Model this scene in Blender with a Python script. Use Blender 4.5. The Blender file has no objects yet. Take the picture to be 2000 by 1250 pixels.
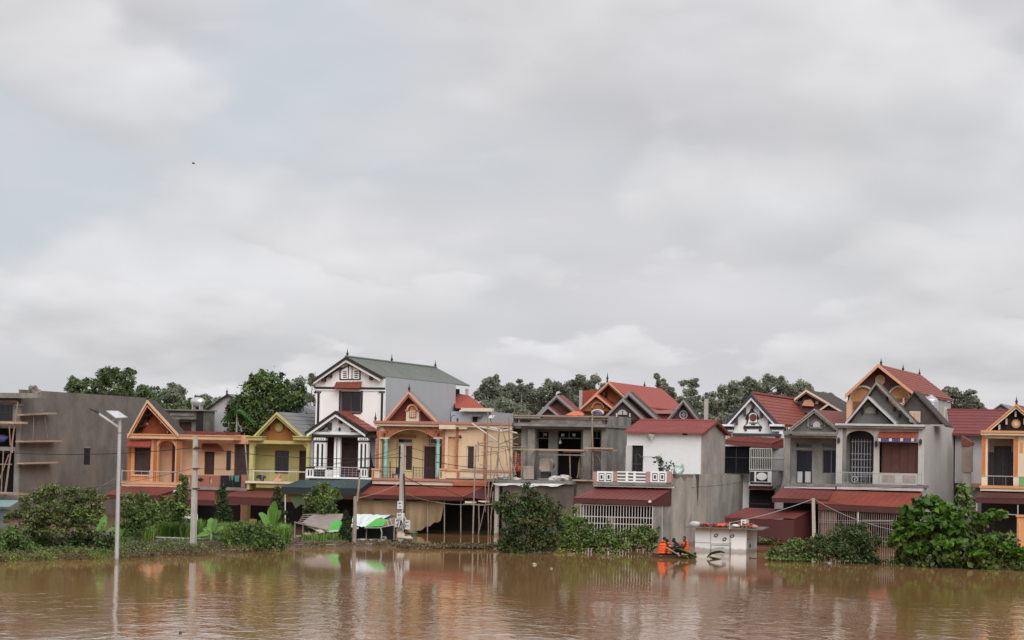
import bpy, bmesh, math, random
import numpy as np
from mathutils import Vector, Matrix

# ------------------------------------------------------------------ camera, sky, sun, exposure
scene = bpy.context.scene
COL = scene.collection
R = math.radians
F = 5000.0                       # focal length in photo pixels (2000 x 1250)
CAM_H = 6.0
PITCH = math.atan(275.0 / F)
ROLL = R(1.2)
CM = Matrix.Rotation(math.pi / 2 + PITCH, 3, 'X') @ Matrix.Rotation(ROLL, 3, 'Z')
cam_data = bpy.data.cameras.new('camera')
cam_data.sensor_fit = 'HORIZONTAL'
cam_data.sensor_width = 36.0
cam_data.lens = F / 2000.0 * 36.0
cam_data.clip_start = 0.5
cam_data.clip_end = 20000.0
cam = bpy.data.objects.new('camera', cam_data)
cam.matrix_world = Matrix.Translation((0, 0, CAM_H)) @ CM.to_4x4()
COL.objects.link(cam)
scene.camera = cam

SUN_EL, SUN_AZ = R(40), R(165)   # azimuth from +Y, clockwise: high behind the camera, a little to the right
world = bpy.data.worlds.new('World')
scene.world = world
world.use_nodes = True
def build_world():
    nt = world.node_tree
    nt.nodes.clear()
    N, Lk = nt.nodes, nt.links
    def node(t, **k):
        n = N.new(t)
        for a, b in k.items():
            setattr(n, a, b)
        return n
    def math_(op, a, b=None, clamp=False):
        n = node('ShaderNodeMath', operation=op, use_clamp=clamp)
        for i, x in enumerate((a, b)):
            if x is None: continue
            if isinstance(x, (int, float)): n.inputs[i].default_value = x
            else: Lk.new(x, n.inputs[i])
        return n.outputs[0]
    out = node('ShaderNodeOutputWorld')
    bg = node('ShaderNodeBackground')
    Lk.new(bg.outputs[0], out.inputs[0])
    sky = node('ShaderNodeTexSky', sky_type='NISHITA', sun_disc=False, sun_elevation=SUN_EL, sun_rotation=SUN_AZ)
    sky.air_density = 1.0; sky.dust_density = 2.0
    tc = node('ShaderNodeTexCoord')
    sep = node('ShaderNodeSeparateXYZ')
    Lk.new(tc.outputs['Generated'], sep.inputs[0])
    az = math_('ARCTAN2', sep.outputs[0], sep.outputs[1])
    el = math_('MAXIMUM', sep.outputs[2], 0.0)
    # cloud layer seen in perspective: flatter towards the horizon
    elw = math_('POWER', math_('ADD', el, 0.004), 0.85)
    def vec(sx, sy, ox=0.0, oz=0.0):
        c = node('ShaderNodeCombineXYZ')
        Lk.new(math_('ADD', math_('MULTIPLY', az, sx), ox), c.inputs[0])
        Lk.new(math_('MULTIPLY', elw, sy), c.inputs[1])
        c.inputs[2].default_value = oz
        return c.outputs[0]
    def noise(v, scale, detail, rough, dist=0.0):
        n = node('ShaderNodeTexNoise')
        n.inputs['Scale'].default_value = scale
        n.inputs['Detail'].default_value = detail
        n.inputs['Roughness'].default_value = rough
        n.inputs['Distortion'].default_value = dist
        Lk.new(v, n.inputs['Vector'])
        return n.outputs[0]
    def ramp(x, stops, interp='EASE'):
        r = node('ShaderNodeValToRGB')
        r.color_ramp.interpolation = interp
        while len(r.color_ramp.elements) < len(stops): r.color_ramp.elements.new(0.5)
        for e, (p, c) in zip(r.color_ramp.elements, stops):
            e.position = p; e.color = (*c, 1)
        Lk.new(x, r.inputs[0])
        return r.outputs[0]
    def g(v): return (v, v, v)
    def mix(fac, a, b, mode='MIX'):
        m = node('ShaderNodeMix', data_type='RGBA', blend_type=mode)
        if isinstance(fac, (int, float)): m.inputs[0].default_value = fac
        else: Lk.new(fac, m.inputs[0])
        for i, x in ((6, a), (7, b)):
            if isinstance(x, tuple): m.inputs[i].default_value = (*x, 1)
            else: Lk.new(x, m.inputs[i])
        return m.outputs[2]
    # cumulus layers: density from noise, brighter where the cloud thins upwards (lit tops), greyer at the bases
    def layer(sx, sy, ox, oz, lo, hi, dy, k, detail=6.0, rough=0.5, dist=0.35):
        c = node('ShaderNodeCombineXYZ')
        Lk.new(math_('ADD', math_('MULTIPLY', az, sx), ox), c.inputs[0]); Lk.new(math_('MULTIPLY', elw, sy), c.inputs[1]); c.inputs[2].default_value = oz
        d0 = noise(c.outputs[0], 1.0, detail, rough, dist)
        c2 = node('ShaderNodeCombineXYZ')
        Lk.new(math_('ADD', math_('MULTIPLY', az, sx), ox), c2.inputs[0]); Lk.new(math_('ADD', math_('MULTIPLY', elw, sy), dy), c2.inputs[1]); c2.inputs[2].default_value = oz
        d1 = noise(c2.outputs[0], 1.0, 3.0, rough, dist)
        a = node('ShaderNodeMapRange'); a.interpolation_type = 'SMOOTHSTEP'
        a.inputs[1].default_value = lo; a.inputs[2].default_value = hi
        Lk.new(d0, a.inputs[0])
        lit = math_('MULTIPLY', math_('SUBTRACT', d0, d1), k)
        return a.outputs[0], lit
    def shade(base, lit, amt=1.0):
        s = math_('ADD', math_('MULTIPLY', lit, amt), 1.0)
        c = node('ShaderNodeCombineXYZ')
        for i, b_ in enumerate(base): Lk.new(math_('MULTIPLY', s, b_ * SKY), c.inputs[i])
        return c.outputs[0]
    SKY = 0.632
    skyc = mix(1.0, sky.outputs[0], (0.06, 0.06, 0.06), 'MULTIPLY')
    veil = mix(0.15, tuple(x * SKY for x in (0.585, 0.615, 0.655)), skyc)
    a1, l1 = layer(4.5, 9.0, 3.1, 1.9, 0.34, 0.52, 0.24, 1.0, 3.0, 0.42, 0.0)
    a2, l2 = layer(8.5, 14.0, 2.2, 7.3, 0.45, 0.54, 0.36, 1.25, 4.5, 0.42, 0.0)
    a3, l3 = layer(16.0, 30.0, 7.9, 2.3, 0.478, 0.535, 0.30, 1.05, 5.5, 0.47, 0.0)
    col = mix(math_('MULTIPLY', a1, 0.92), veil, shade((0.612, 0.606, 0.632), l1))
    col = mix(math_('MULTIPLY', a2, 0.80), col, shade((0.642, 0.638, 0.655), l2))
    low = node('ShaderNodeMapRange'); low.inputs[1].default_value = 0.02; low.inputs[2].default_value = 0.10; low.inputs[3].default_value = 1.0; low.inputs[4].default_value = 0.15
    Lk.new(el, low.inputs[0])
    col = mix(math_('MULTIPLY', a3, low.outputs[0]), col, shade((0.650, 0.646, 0.660), l3))
    Lk.new(col, bg.inputs['Color'])
    bg.inputs['Strength'].default_value = 1.0
build_world()
world.cycles.sampling_method = 'AUTOMATIC'

sun_data = bpy.data.lights.new('sun', 'SUN')
sun_data.energy = 1.5
sun_data.angle = R(55)
sun_data.color = (1.0, 0.975, 0.94)
sun = bpy.data.objects.new('sun', sun_data)
sd = Vector((math.sin(SUN_AZ) * math.cos(SUN_EL), math.cos(SUN_AZ) * math.cos(SUN_EL), math.sin(SUN_EL)))
sun.rotation_euler = sd.to_track_quat('Z', 'Y').to_euler()
sun.location = (-40, -40, 90)
COL.objects.link(sun)

scene.view_settings.view_transform = 'Standard'
scene.view_settings.look = 'None'
scene.view_settings.exposure = 0.75
scene.view_settings.gamma = 1.0
scene.view_settings.use_curve_mapping = False
scene.render.engine = 'CYCLES'
scene.cycles.use_denoising = True
scene.cycles.max_bounces = 6
scene.cycles.diffuse_bounces = 3
scene.cycles.glossy_bounces = 3
scene.cycles.caustics_reflective = False
scene.cycles.caustics_refractive = False
scene.render.film_transparent = False

# ------------------------------------------------------------------ street frame: u along the row, v away from the water, z up
TH = R(18)
C0 = 208.0 * math.cos(TH)
UX, UY = math.cos(TH), -math.sin(TH)
VX, VY = math.sin(TH), math.cos(TH)
ROTZ = -TH

def ray(px, py):
    return CM @ Vector(((px - 1000) / F, (625 - py) / F, -1.0))
def A(px, py, v):
    """photo pixel -> (u, z) on the plane v of the street frame"""
    d = ray(px, py)
    t = (C0 + v) / (d.x * VX + d.y * VY)
    return (t * (d.x * UX + d.y * UY), CAM_H + t * d.z)
def S(px, py, v):
    u, z = A(px, py, v)
    return (u, v, z)
def B(px, py, u):
    """photo pixel -> (v, z) on the plane u"""
    d = ray(px, py)
    t = u / (d.x * UX + d.y * UY)
    return (t * (d.x * VX + d.y * VY) - C0, CAM_H + t * d.z)
def G(px, py, z=0.0):
    """photo pixel -> (u, v, z) on the level z"""
    d = ray(px, py)
    t = (z - CAM_H) / d.z
    return (t * (d.x * UX + d.y * UY), t * (d.x * VX + d.y * VY) - C0, z)
def W(p):
    u, v, z = p
    return Vector((u * UX + (C0 + v) * VX, u * UY + (C0 + v) * VY, z))
def toS(w):
    return (w.x * UX + w.y * UY, w.x * VX + w.y * VY - C0, w.z)
def ppm(px, py, v):
    return F / W(S(px, py, v)).y

# ------------------------------------------------------------------ materials
MATS = {}
def mat(name, col, rough=0.8, var=0.12, scale=0.9, streak=0.0, dirt=(0.07, 0.06, 0.05), bump=0.0, metal=0.0, spec=0.3, blotch=0.0, bcol=None, grain=0.06):
    if name in MATS: return MATS[name]
    m = bpy.data.materials.new(name); m.use_nodes = True
    nt = m.node_tree; N, L = nt.nodes, nt.links
    bs = N['Principled BSDF']
    bs.inputs['Roughness'].default_value = rough
    bs.inputs['Metallic'].default_value = metal
    bs.inputs['Specular IOR Level'].default_value = spec
    tc = N.new('ShaderNodeTexCoord'); oi = N.new('ShaderNodeObjectInfo')
    ad = N.new('ShaderNodeVectorMath'); ad.operation = 'ADD'
    sc = N.new('ShaderNodeMath'); sc.operation = 'MULTIPLY'; sc.inputs[1].default_value = 37.0
    L.new(oi.outputs['Random'], sc.inputs[0])
    L.new(tc.outputs['Object'], ad.inputs[0]); L.new(sc.outputs[0], ad.inputs[1])
    def noise(scale, detail, stretch=None, off=0.0):
        n = N.new('ShaderNodeTexNoise'); n.inputs['Scale'].default_value = scale; n.inputs['Detail'].default_value = detail
        n.inputs['Roughness'].default_value = 0.6
        mp = N.new('ShaderNodeMapping'); mp.inputs['Location'].default_value = (off, off * 0.7, off * 1.3)
        if stretch: mp.inputs['Scale'].default_value = stretch
        L.new(ad.outputs[0], mp.inputs[0]); L.new(mp.outputs[0], n.inputs['Vector'])
        return n.outputs[0]
    def mapr(x, a, b, c=0.0, d=1.0):
        r = N.new('ShaderNodeMapRange'); r.inputs[1].default_value = a; r.inputs[2].default_value = b
        r.inputs[3].default_value = c; r.inputs[4].default_value = d
        L.new(x, r.inputs[0]); return r.outputs[0]
    def mixc(f, a, b, mode='MIX'):
        x = N.new('ShaderNodeMix'); x.data_type = 'RGBA'; x.blend_type = mode
        if isinstance(f, float): x.inputs[0].default_value = f
        else: L.new(f, x.inputs[0])
        for i, c in ((6, a), (7, b)):
            if isinstance(c, tuple): x.inputs[i].default_value = (*c, 1)
            else: L.new(c, x.inputs[i])
        return x.outputs[2]
    lo = tuple(max(0.0, c * (1 - var)) for c in col); hi = tuple(min(0.95, c * (1 + var)) for c in col)
    c = mixc(mapr(noise(scale, 5), 0.3, 0.7), lo, hi)
    if blotch > 0:
        c = mixc(mapr(noise(scale * 0.55, 6, None, 5.2), 0.48, 0.66, 0.0, blotch), c, bcol or tuple(x * 0.6 for x in col))
    if streak > 0:
        s = mapr(noise(1.0, 3, (0.9, 0.9, 0.24), 3.1), 0.45, 0.75, 0.0, streak)
        c = mixc(s, c, dirt)
    if grain > 0:
        c = mixc(mapr(noise(9.0, 3, None, 9.1), 0.3, 0.7, 0.0, 1.0), c, mixc(grain * 3, c, (0.02, 0.02, 0.02)))
    # muddy wet band where the flood touches
    ge = N.new('ShaderNodeNewGeometry'); sp = N.new('ShaderNodeSeparateXYZ'); L.new(ge.outputs['Position'], sp.inputs[0])
    zz = N.new('ShaderNodeMath'); zz.operation = 'ADD'; L.new(sp.outputs[2], zz.inputs[0]); L.new(mapr(noise(0.8, 3, None, 2.2), 0.3, 0.7, -0.12, 0.12), zz.inputs[1])
    c = mixc(mapr(zz.outputs[0], 0.14, 0.26, 0.55, 0.0), c, (0.13, 0.085, 0.055))
    L.new(c, bs.inputs['Base Color'])
    if bump > 0:
        bp = N.new('ShaderNodeBump'); bp.inputs['Strength'].default_value = bump; bp.inputs['Distance'].default_value = 0.05
        L.new(noise(6.0, 5, None, 1.7), bp.inputs['Height']); L.new(bp.outputs[0], bs.inputs['Normal'])
    MATS[name] = m
    return m

def leaf_mat(name, dark, light, trans=0.14, rough=0.5):
    m = bpy.data.materials.new(name); m.use_nodes = True
    nt = m.node_tree; N, L = nt.nodes, nt.links
    bs = N['Principled BSDF']; bs.inputs['Roughness'].default_value = rough; bs.inputs['Specular IOR Level'].default_value = 0.35
    at = N.new('ShaderNodeAttribute'); at.attribute_name = 'tint'
    mx = N.new('ShaderNodeMix'); mx.data_type = 'RGBA'
    mx.inputs[6].default_value = (*dark, 1); mx.inputs[7].default_value = (*light, 1)
    L.new(at.outputs['Fac'], mx.inputs[0]); L.new(mx.outputs[2], bs.inputs['Base Color'])
    tr = N.new('ShaderNodeBsdfTranslucent'); L.new(mx.outputs[2], tr.inputs[0])
    ms = N.new('ShaderNodeMixShader'); ms.inputs[0].default_value = trans
    L.new(bs.outputs[0], ms.inputs[1]); L.new(tr.outputs[0], ms.inputs[2])
    L.new(ms.outputs[0], N['Material Output'].inputs[0])
    return m

# walls
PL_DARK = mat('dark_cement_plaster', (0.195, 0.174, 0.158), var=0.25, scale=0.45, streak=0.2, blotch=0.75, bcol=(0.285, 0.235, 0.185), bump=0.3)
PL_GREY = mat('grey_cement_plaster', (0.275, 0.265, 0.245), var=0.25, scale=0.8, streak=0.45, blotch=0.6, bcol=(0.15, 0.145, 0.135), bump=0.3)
PL_PALE = mat('pale_cement_plaster', (0.50, 0.485, 0.465), var=0.08, scale=0.5, streak=0.12, dirt=(0.33, 0.32, 0.3), blotch=0.35, bcol=(0.38, 0.365, 0.345), bump=0.15, grain=0.03)
PL_BEIGE = mat('weathered_beige_cement', (0.425, 0.40, 0.365), var=0.17, scale=0.5, streak=0.5, dirt=(0.17, 0.16, 0.148), blotch=0.8, bcol=(0.25, 0.24, 0.225), bump=0.3)
WHITE = mat('white_wall_paint', (0.86, 0.86, 0.85), var=0.02, streak=0.03, dirt=(0.45, 0.44, 0.42), grain=0.015)
SHEET_W = mat('white_sheet_metal', (0.74, 0.75, 0.755), rough=0.5, var=0.025, streak=0.05, dirt=(0.42, 0.42, 0.42), grain=0.02)
GREYW = mat('blue_grey_wall_paint', (0.43, 0.44, 0.465), var=0.05, scale=0.3, streak=0.1, dirt=(0.28, 0.28, 0.29), grain=0.02)
LGREY = mat('light_grey_render', (0.52, 0.515, 0.52), var=0.08, streak=0.35, dirt=(0.27, 0.26, 0.25), grain=0.02)
ORANGE = mat('orange_wall_paint', (0.66, 0.325, 0.145), var=0.12, streak=0.35, blotch=0.25, dirt=(0.4, 0.2, 0.1), grain=0.03)
PEACH = mat('peach_wall_paint', (0.70, 0.445, 0.28), var=0.1, streak=0.35, blotch=0.25, bcol=(0.55, 0.36, 0.24), dirt=(0.5, 0.3, 0.18), grain=0.03)
SALMON = mat('salmon_trim_paint', (0.70, 0.36, 0.22), var=0.07, streak=0.15, dirt=(0.4, 0.2, 0.13), grain=0.03)
TERRA = mat('terracotta_paint', (0.34, 0.095, 0.045), var=0.1, grain=0.04)
ORBRN = mat('orange_brown_paint', (0.40, 0.16, 0.055), var=0.1, grain=0.04)
YELLOW = mat('yellow_green_paint', (0.52, 0.48, 0.195), var=0.12, streak=0.4, blotch=0.25, dirt=(0.3, 0.27, 0.1), grain=0.03)
YELD = mat('mustard_wall_paint', (0.44, 0.39, 0.16), var=0.12, streak=0.4, blotch=0.25, dirt=(0.3, 0.25, 0.1), grain=0.03)
CREAM = mat('cream_wall_paint', (0.74, 0.58, 0.38), var=0.07, streak=0.3, dirt=(0.5, 0.36, 0.22), grain=0.03)
CREAMT = mat('pale_cream_trim', (0.74, 0.64, 0.50), var=0.08, streak=0.35, dirt=(0.45, 0.36, 0.28), grain=0.03)
CRYEL = mat('yellow_cream_paint', (0.68, 0.55, 0.31), var=0.1, streak=0.3, blotch=0.2, dirt=(0.45, 0.34, 0.18), grain=0.03)
BRICKT = mat('orange_brick_trim', (0.46, 0.165, 0.08), var=0.14, scale=2.0, grain=0.08)
PINKT = mat('pink_brown_trim', (0.46, 0.22, 0.165), var=0.1, streak=0.2, grain=0.05)
MAROONW = mat('dark_red_gable_paint', (0.235, 0.06, 0.045), var=0.1, grain=0.04)
BRNGAB = mat('brown_gable_paint', (0.15, 0.085, 0.075), var=0.12, grain=0.05)
# roofs
MAROON = mat('maroon_sheet_metal', (0.19, 0.050, 0.042), rough=0.55, var=0.2, scale=0.5, streak=0.18, dirt=(0.11, 0.045, 0.04), blotch=0.3, bcol=(0.15, 0.045, 0.04), grain=0.05)
REDSHEET = mat('red_sheet_metal', (0.26, 0.060, 0.041), rough=0.5, var=0.18, scale=0.5, streak=0.12, dirt=(0.15, 0.05, 0.04), blotch=0.3, bcol=(0.2, 0.05, 0.04), grain=0.04)
DKMAROON = mat('shaded_maroon_sheet', (0.085, 0.027, 0.026), rough=0.55, var=0.12, scale=0.6, streak=0.2, dirt=(0.06, 0.03, 0.03), grain=0.04)  # maroon darkened: shade on valances and hanging sheets put into the colour
TEALSHEET = mat('dark_teal_canvas', (0.052, 0.085, 0.09), rough=0.6, var=0.12, scale=0.6, streak=0.2, dirt=(0.04, 0.05, 0.05), grain=0.04)
REDTILE = mat('red_roof_tile', (0.29, 0.068, 0.045), rough=0.6, var=0.16, scale=1.3, blotch=0.25, bcol=(0.2, 0.05, 0.04), grain=0.08)
BRTILE = mat('bright_red_roof', (0.36, 0.068, 0.046), rough=0.55, var=0.08, scale=0.6, streak=0.1, dirt=(0.2, 0.05, 0.04), grain=0.04)
PINKTILE = mat('dusty_red_roof', (0.30, 0.07, 0.062), rough=0.65, var=0.16, scale=2.2, blotch=0.35, bcol=(0.38, 0.13, 0.11), grain=0.08)
DKREDTILE = mat('dull_red_roof_tile', (0.215, 0.05, 0.05), rough=0.6, var=0.14, scale=1.3, grain=0.08)
GREENROOF = mat('green_grey_roof', (0.155, 0.17, 0.145), rough=0.55, var=0.1, scale=0.5, streak=0.15, dirt=(0.1, 0.1, 0.09), grain=0.04)
GREYROOF = mat('grey_fibre_cement', (0.235, 0.235, 0.24), rough=0.85, var=0.14, scale=0.7, streak=0.3, dirt=(0.13, 0.13, 0.13), grain=0.06)
DKROOF = mat('dark_roof_tile', (0.075, 0.062, 0.056), rough=0.8, var=0.2, scale=1.2, grain=0.06)
# trim, metal, glass
TRIMG = mat('grey_trim_paint', (0.31, 0.305, 0.295), var=0.1, streak=0.3, dirt=(0.17, 0.165, 0.155))
BLACK = mat('black_paint', (0.028, 0.027, 0.03), rough=0.55, var=0.1)
NAVYT = mat('dark_blue_grey_trim', (0.06, 0.065, 0.085), rough=0.55, var=0.1)
DKWOOD = mat('dark_brown_wood', (0.060, 0.031, 0.026), rough=0.6, var=0.18, scale=2.0, grain=0.06)
REDWOOD = mat('red_brown_wood', (0.10, 0.042, 0.034), rough=0.55, var=0.16, scale=2.0, grain=0.06)
CURTBR = mat('brown_curtain', (0.062, 0.040, 0.034), rough=0.9, var=0.25, scale=3.0)
CURTGR = mat('grey_curtain', (0.27, 0.27, 0.28), rough=0.9, var=0.12, scale=2.0)
INSIDE = mat('dim_room_wall', (0.022, 0.020, 0.021), rough=0.9, var=0.1)  # near-black: unlit depth of rooms painted as colour; also on dark parts
GLASS = mat('dark_window_glass', (0.010, 0.011, 0.014), rough=0.12, var=0.1, spec=0.5, grain=0.0)
BLUEDOOR = mat('navy_painted_door', (0.012, 0.015, 0.028), rough=0.45, var=0.15)
STEEL = mat('stainless_steel', (0.68, 0.68, 0.69), rough=0.32, var=0.06, metal=0.75, grain=0.0)
RAILM = mat('grey_painted_rail', (0.42, 0.42, 0.42), rough=0.5, var=0.08)
DKMETAL = mat('dark_iron', (0.045, 0.042, 0.045), rough=0.5, var=0.1)
WHMETAL = mat('white_painted_steel', (0.66, 0.65, 0.62), rough=0.5, var=0.06)
RUST = mat('rusty_sheet', (0.075, 0.05, 0.042), rough=0.8, var=0.3, scale=1.6, streak=0.4, dirt=(0.14, 0.09, 0.07))
BAMBOO = mat('weathered_bamboo', (0.31, 0.235, 0.18), rough=0.8, var=0.22, scale=2.5, grain=0.08)
PLANK = mat('scaffold_plank', (0.47, 0.34, 0.235), rough=0.85, var=0.2, scale=2.0, grain=0.08)
WOODPOST = mat('grey_wood_post', (0.33, 0.28, 0.235), rough=0.9, var=0.2, scale=2.0, grain=0.08)
CONC = mat('concrete_pole', (0.47, 0.445, 0.395), rough=0.9, var=0.1, scale=1.5, streak=0.3, dirt=(0.3, 0.28, 0.25), bump=0.2)
GALV = mat('galvanised_steel', (0.50, 0.51, 0.52), rough=0.45, var=0.05, metal=0.35)
SLAB = mat('rough_concrete', (0.26, 0.245, 0.225), rough=0.95, var=0.25, scale=1.4, streak=0.4, blotch=0.4, bcol=(0.16, 0.15, 0.14), bump=0.4)
OLDCONC = mat('mouldy_concrete', (0.20, 0.195, 0.18), rough=0.95, var=0.35, scale=0.8, streak=0.7, dirt=(0.05, 0.05, 0.045), blotch=0.5, bcol=(0.09, 0.088, 0.08))
TEALP = mat('turquoise_wrap', (0.22, 0.50, 0.46), rough=0.4, var=0.14, scale=3.0, blotch=0.4, bcol=(0.5, 0.68, 0.66))
TARPT = mat('tan_tarpaulin', (0.30, 0.225, 0.135), rough=0.7, var=0.12, scale=0.7, streak=0.2, dirt=(0.2, 0.15, 0.1))
TARPG = mat('grey_brown_tarpaulin', (0.32, 0.265, 0.24), rough=0.8, var=0.15, scale=1.0, streak=0.25, dirt=(0.2, 0.17, 0.15))
TARPGREEN = mat('bright_green_tarpaulin', (0.09, 0.46, 0.075), rough=0.5, var=0.12, scale=1.5)
TARPW = mat('white_tarpaulin', (0.72, 0.77, 0.78), rough=0.5, var=0.06, scale=1.5)
TEALC = mat('teal_cloth', (0.075, 0.23, 0.21), rough=0.9, var=0.15)
BLUEC = mat('blue_plastic', (0.07, 0.075, 0.22), rough=0.5, var=0.15)
BLUETARP = mat('faded_blue_tarpaulin', (0.12, 0.2, 0.27), rough=0.7, var=0.15)
PALETEAL = mat('pale_teal_sheet', (0.24, 0.37, 0.36), rough=0.6, var=0.1)
SACKW = mat('white_woven_sack', (0.60, 0.58, 0.55), rough=0.9, var=0.14, scale=3.0)
SACKT = mat('tan_sack', (0.46, 0.40, 0.33), rough=0.9, var=0.16, scale=3.0)
ORSHEET = mat('orange_plastic_sheet', (0.85, 0.14, 0.03), rough=0.5, var=0.1)
ORVEST = mat('orange_life_vest', (0.90, 0.115, 0.022), rough=0.6, var=0.08, scale=6.0)
ORYEL = mat('amber_life_vest', (0.92, 0.22, 0.02), rough=0.6, var=0.08, scale=6.0)
NAVYC = mat('navy_cloth', (0.02, 0.022, 0.032), rough=0.9, var=0.2, scale=6.0)
BRNCLOTH = mat('dark_brown_cloth', (0.055, 0.033, 0.03), rough=0.9, var=0.2, scale=6.0)
SKIN = mat('skin', (0.42, 0.23, 0.16), rough=0.6, var=0.06)
HAIR = mat('black_hair', (0.012, 0.011, 0.011), rough=0.5, var=0.1)
BOATW = mat('dark_boat_wood', (0.075, 0.042, 0.034), rough=0.7, var=0.25, scale=2.5)
GREENRAIL = mat('green_glass_panel', (0.17, 0.42, 0.14), rough=0.3, var=0.1)
PINKP = mat('pink_pier_paint', (0.50, 0.27, 0.24), var=0.1, streak=0.25, dirt=(0.3, 0.18, 0.16))
ORN = mat('pale_green_plaster_relief', (0.58, 0.64, 0.62), var=0.06)
BARK = mat('brown_bark', (0.11, 0.085, 0.065), rough=0.95, var=0.3, scale=3.0)
BARKP = mat('pale_bark', (0.30, 0.27, 0.235), rough=0.95, var=0.25, scale=3.0)
MUD = mat('muddy_soil', (0.115, 0.085, 0.06), rough=0.95, var=0.35, scale=1.6, blotch=0.5, bcol=(0.07, 0.075, 0.03), bump=0.6)
SOIL = mat('grassy_soil', (0.07, 0.085, 0.035), rough=0.95, var=0.3, scale=0.4)
CABLE = mat('black_cable', (0.025, 0.025, 0.027), rough=0.6)
CERAM = mat('white_plastic', (0.72, 0.71, 0.69), rough=0.5, var=0.08)
PANELM = mat('pale_solar_panel', (0.56, 0.58, 0.61), rough=0.12, var=0.03, spec=0.6, grain=0.0)
def brick_mat():
    m = bpy.data.materials.new('red_brickwork'); m.use_nodes = True
    N, L = m.node_tree.nodes, m.node_tree.links
    bs = N['Principled BSDF']; bs.inputs['Roughness'].default_value = 0.9
    tc = N.new('ShaderNodeTexCoord'); mp = N.new('ShaderNodeMapping'); mp.inputs['Rotation'].default_value = (math.pi / 2, 0, 0)
    bt = N.new('ShaderNodeTexBrick'); bt.inputs['Scale'].default_value = 4.0
    bt.inputs['Color1'].default_value = (0.33, 0.10, 0.06, 1); bt.inputs['Color2'].default_value = (0.24, 0.07, 0.045, 1)
    bt.inputs['Mortar'].default_value = (0.36, 0.29, 0.25, 1); bt.inputs['Mortar Size'].default_value = 0.018
    L.new(tc.outputs['Object'], mp.inputs[0]); L.new(mp.outputs[0], bt.inputs['Vector']); L.new(bt.outputs[0], bs.inputs['Base Color'])
    return m
BRICK = brick_mat()
LEAF_DK = leaf_mat('dark_leaf', (0.012, 0.026, 0.010), (0.080, 0.130, 0.036))
LEAF_MID = leaf_mat('mid_green_leaf', (0.030, 0.060, 0.016), (0.190, 0.280, 0.068))
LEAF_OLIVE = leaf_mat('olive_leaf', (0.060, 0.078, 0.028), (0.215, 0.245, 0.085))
LEAF_FAR = leaf_mat('hazed_leaf', (0.150, 0.165, 0.120), (0.380, 0.395, 0.290), trans=0.42)  # paler and greyer: distance haze put into the leaf colour
LEAF_TREE = leaf_mat('tree_leaf', (0.046, 0.076, 0.032), (0.180, 0.245, 0.095))
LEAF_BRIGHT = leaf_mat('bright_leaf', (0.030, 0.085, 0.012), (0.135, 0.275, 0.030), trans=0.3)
LEAF_GRASS = leaf_mat('grass_blade', (0.085, 0.150, 0.028), (0.23, 0.36, 0.07), trans=0.35)
LEAF_WEED = leaf_mat('weed_leaf', (0.062, 0.052, 0.026), (0.175, 0.155, 0.065))
LEAF_YEL = leaf_mat('yellow_water_weed', (0.16, 0.19, 0.025), (0.42, 0.40, 0.05))
BANANA = mat('banana_leaf', (0.13, 0.27, 0.045), rough=0.45, var=0.2, scale=1.5)
BANANAD = mat('dark_banana_leaf', (0.045, 0.12, 0.03), rough=0.45, var=0.25, scale=1.5)

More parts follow.
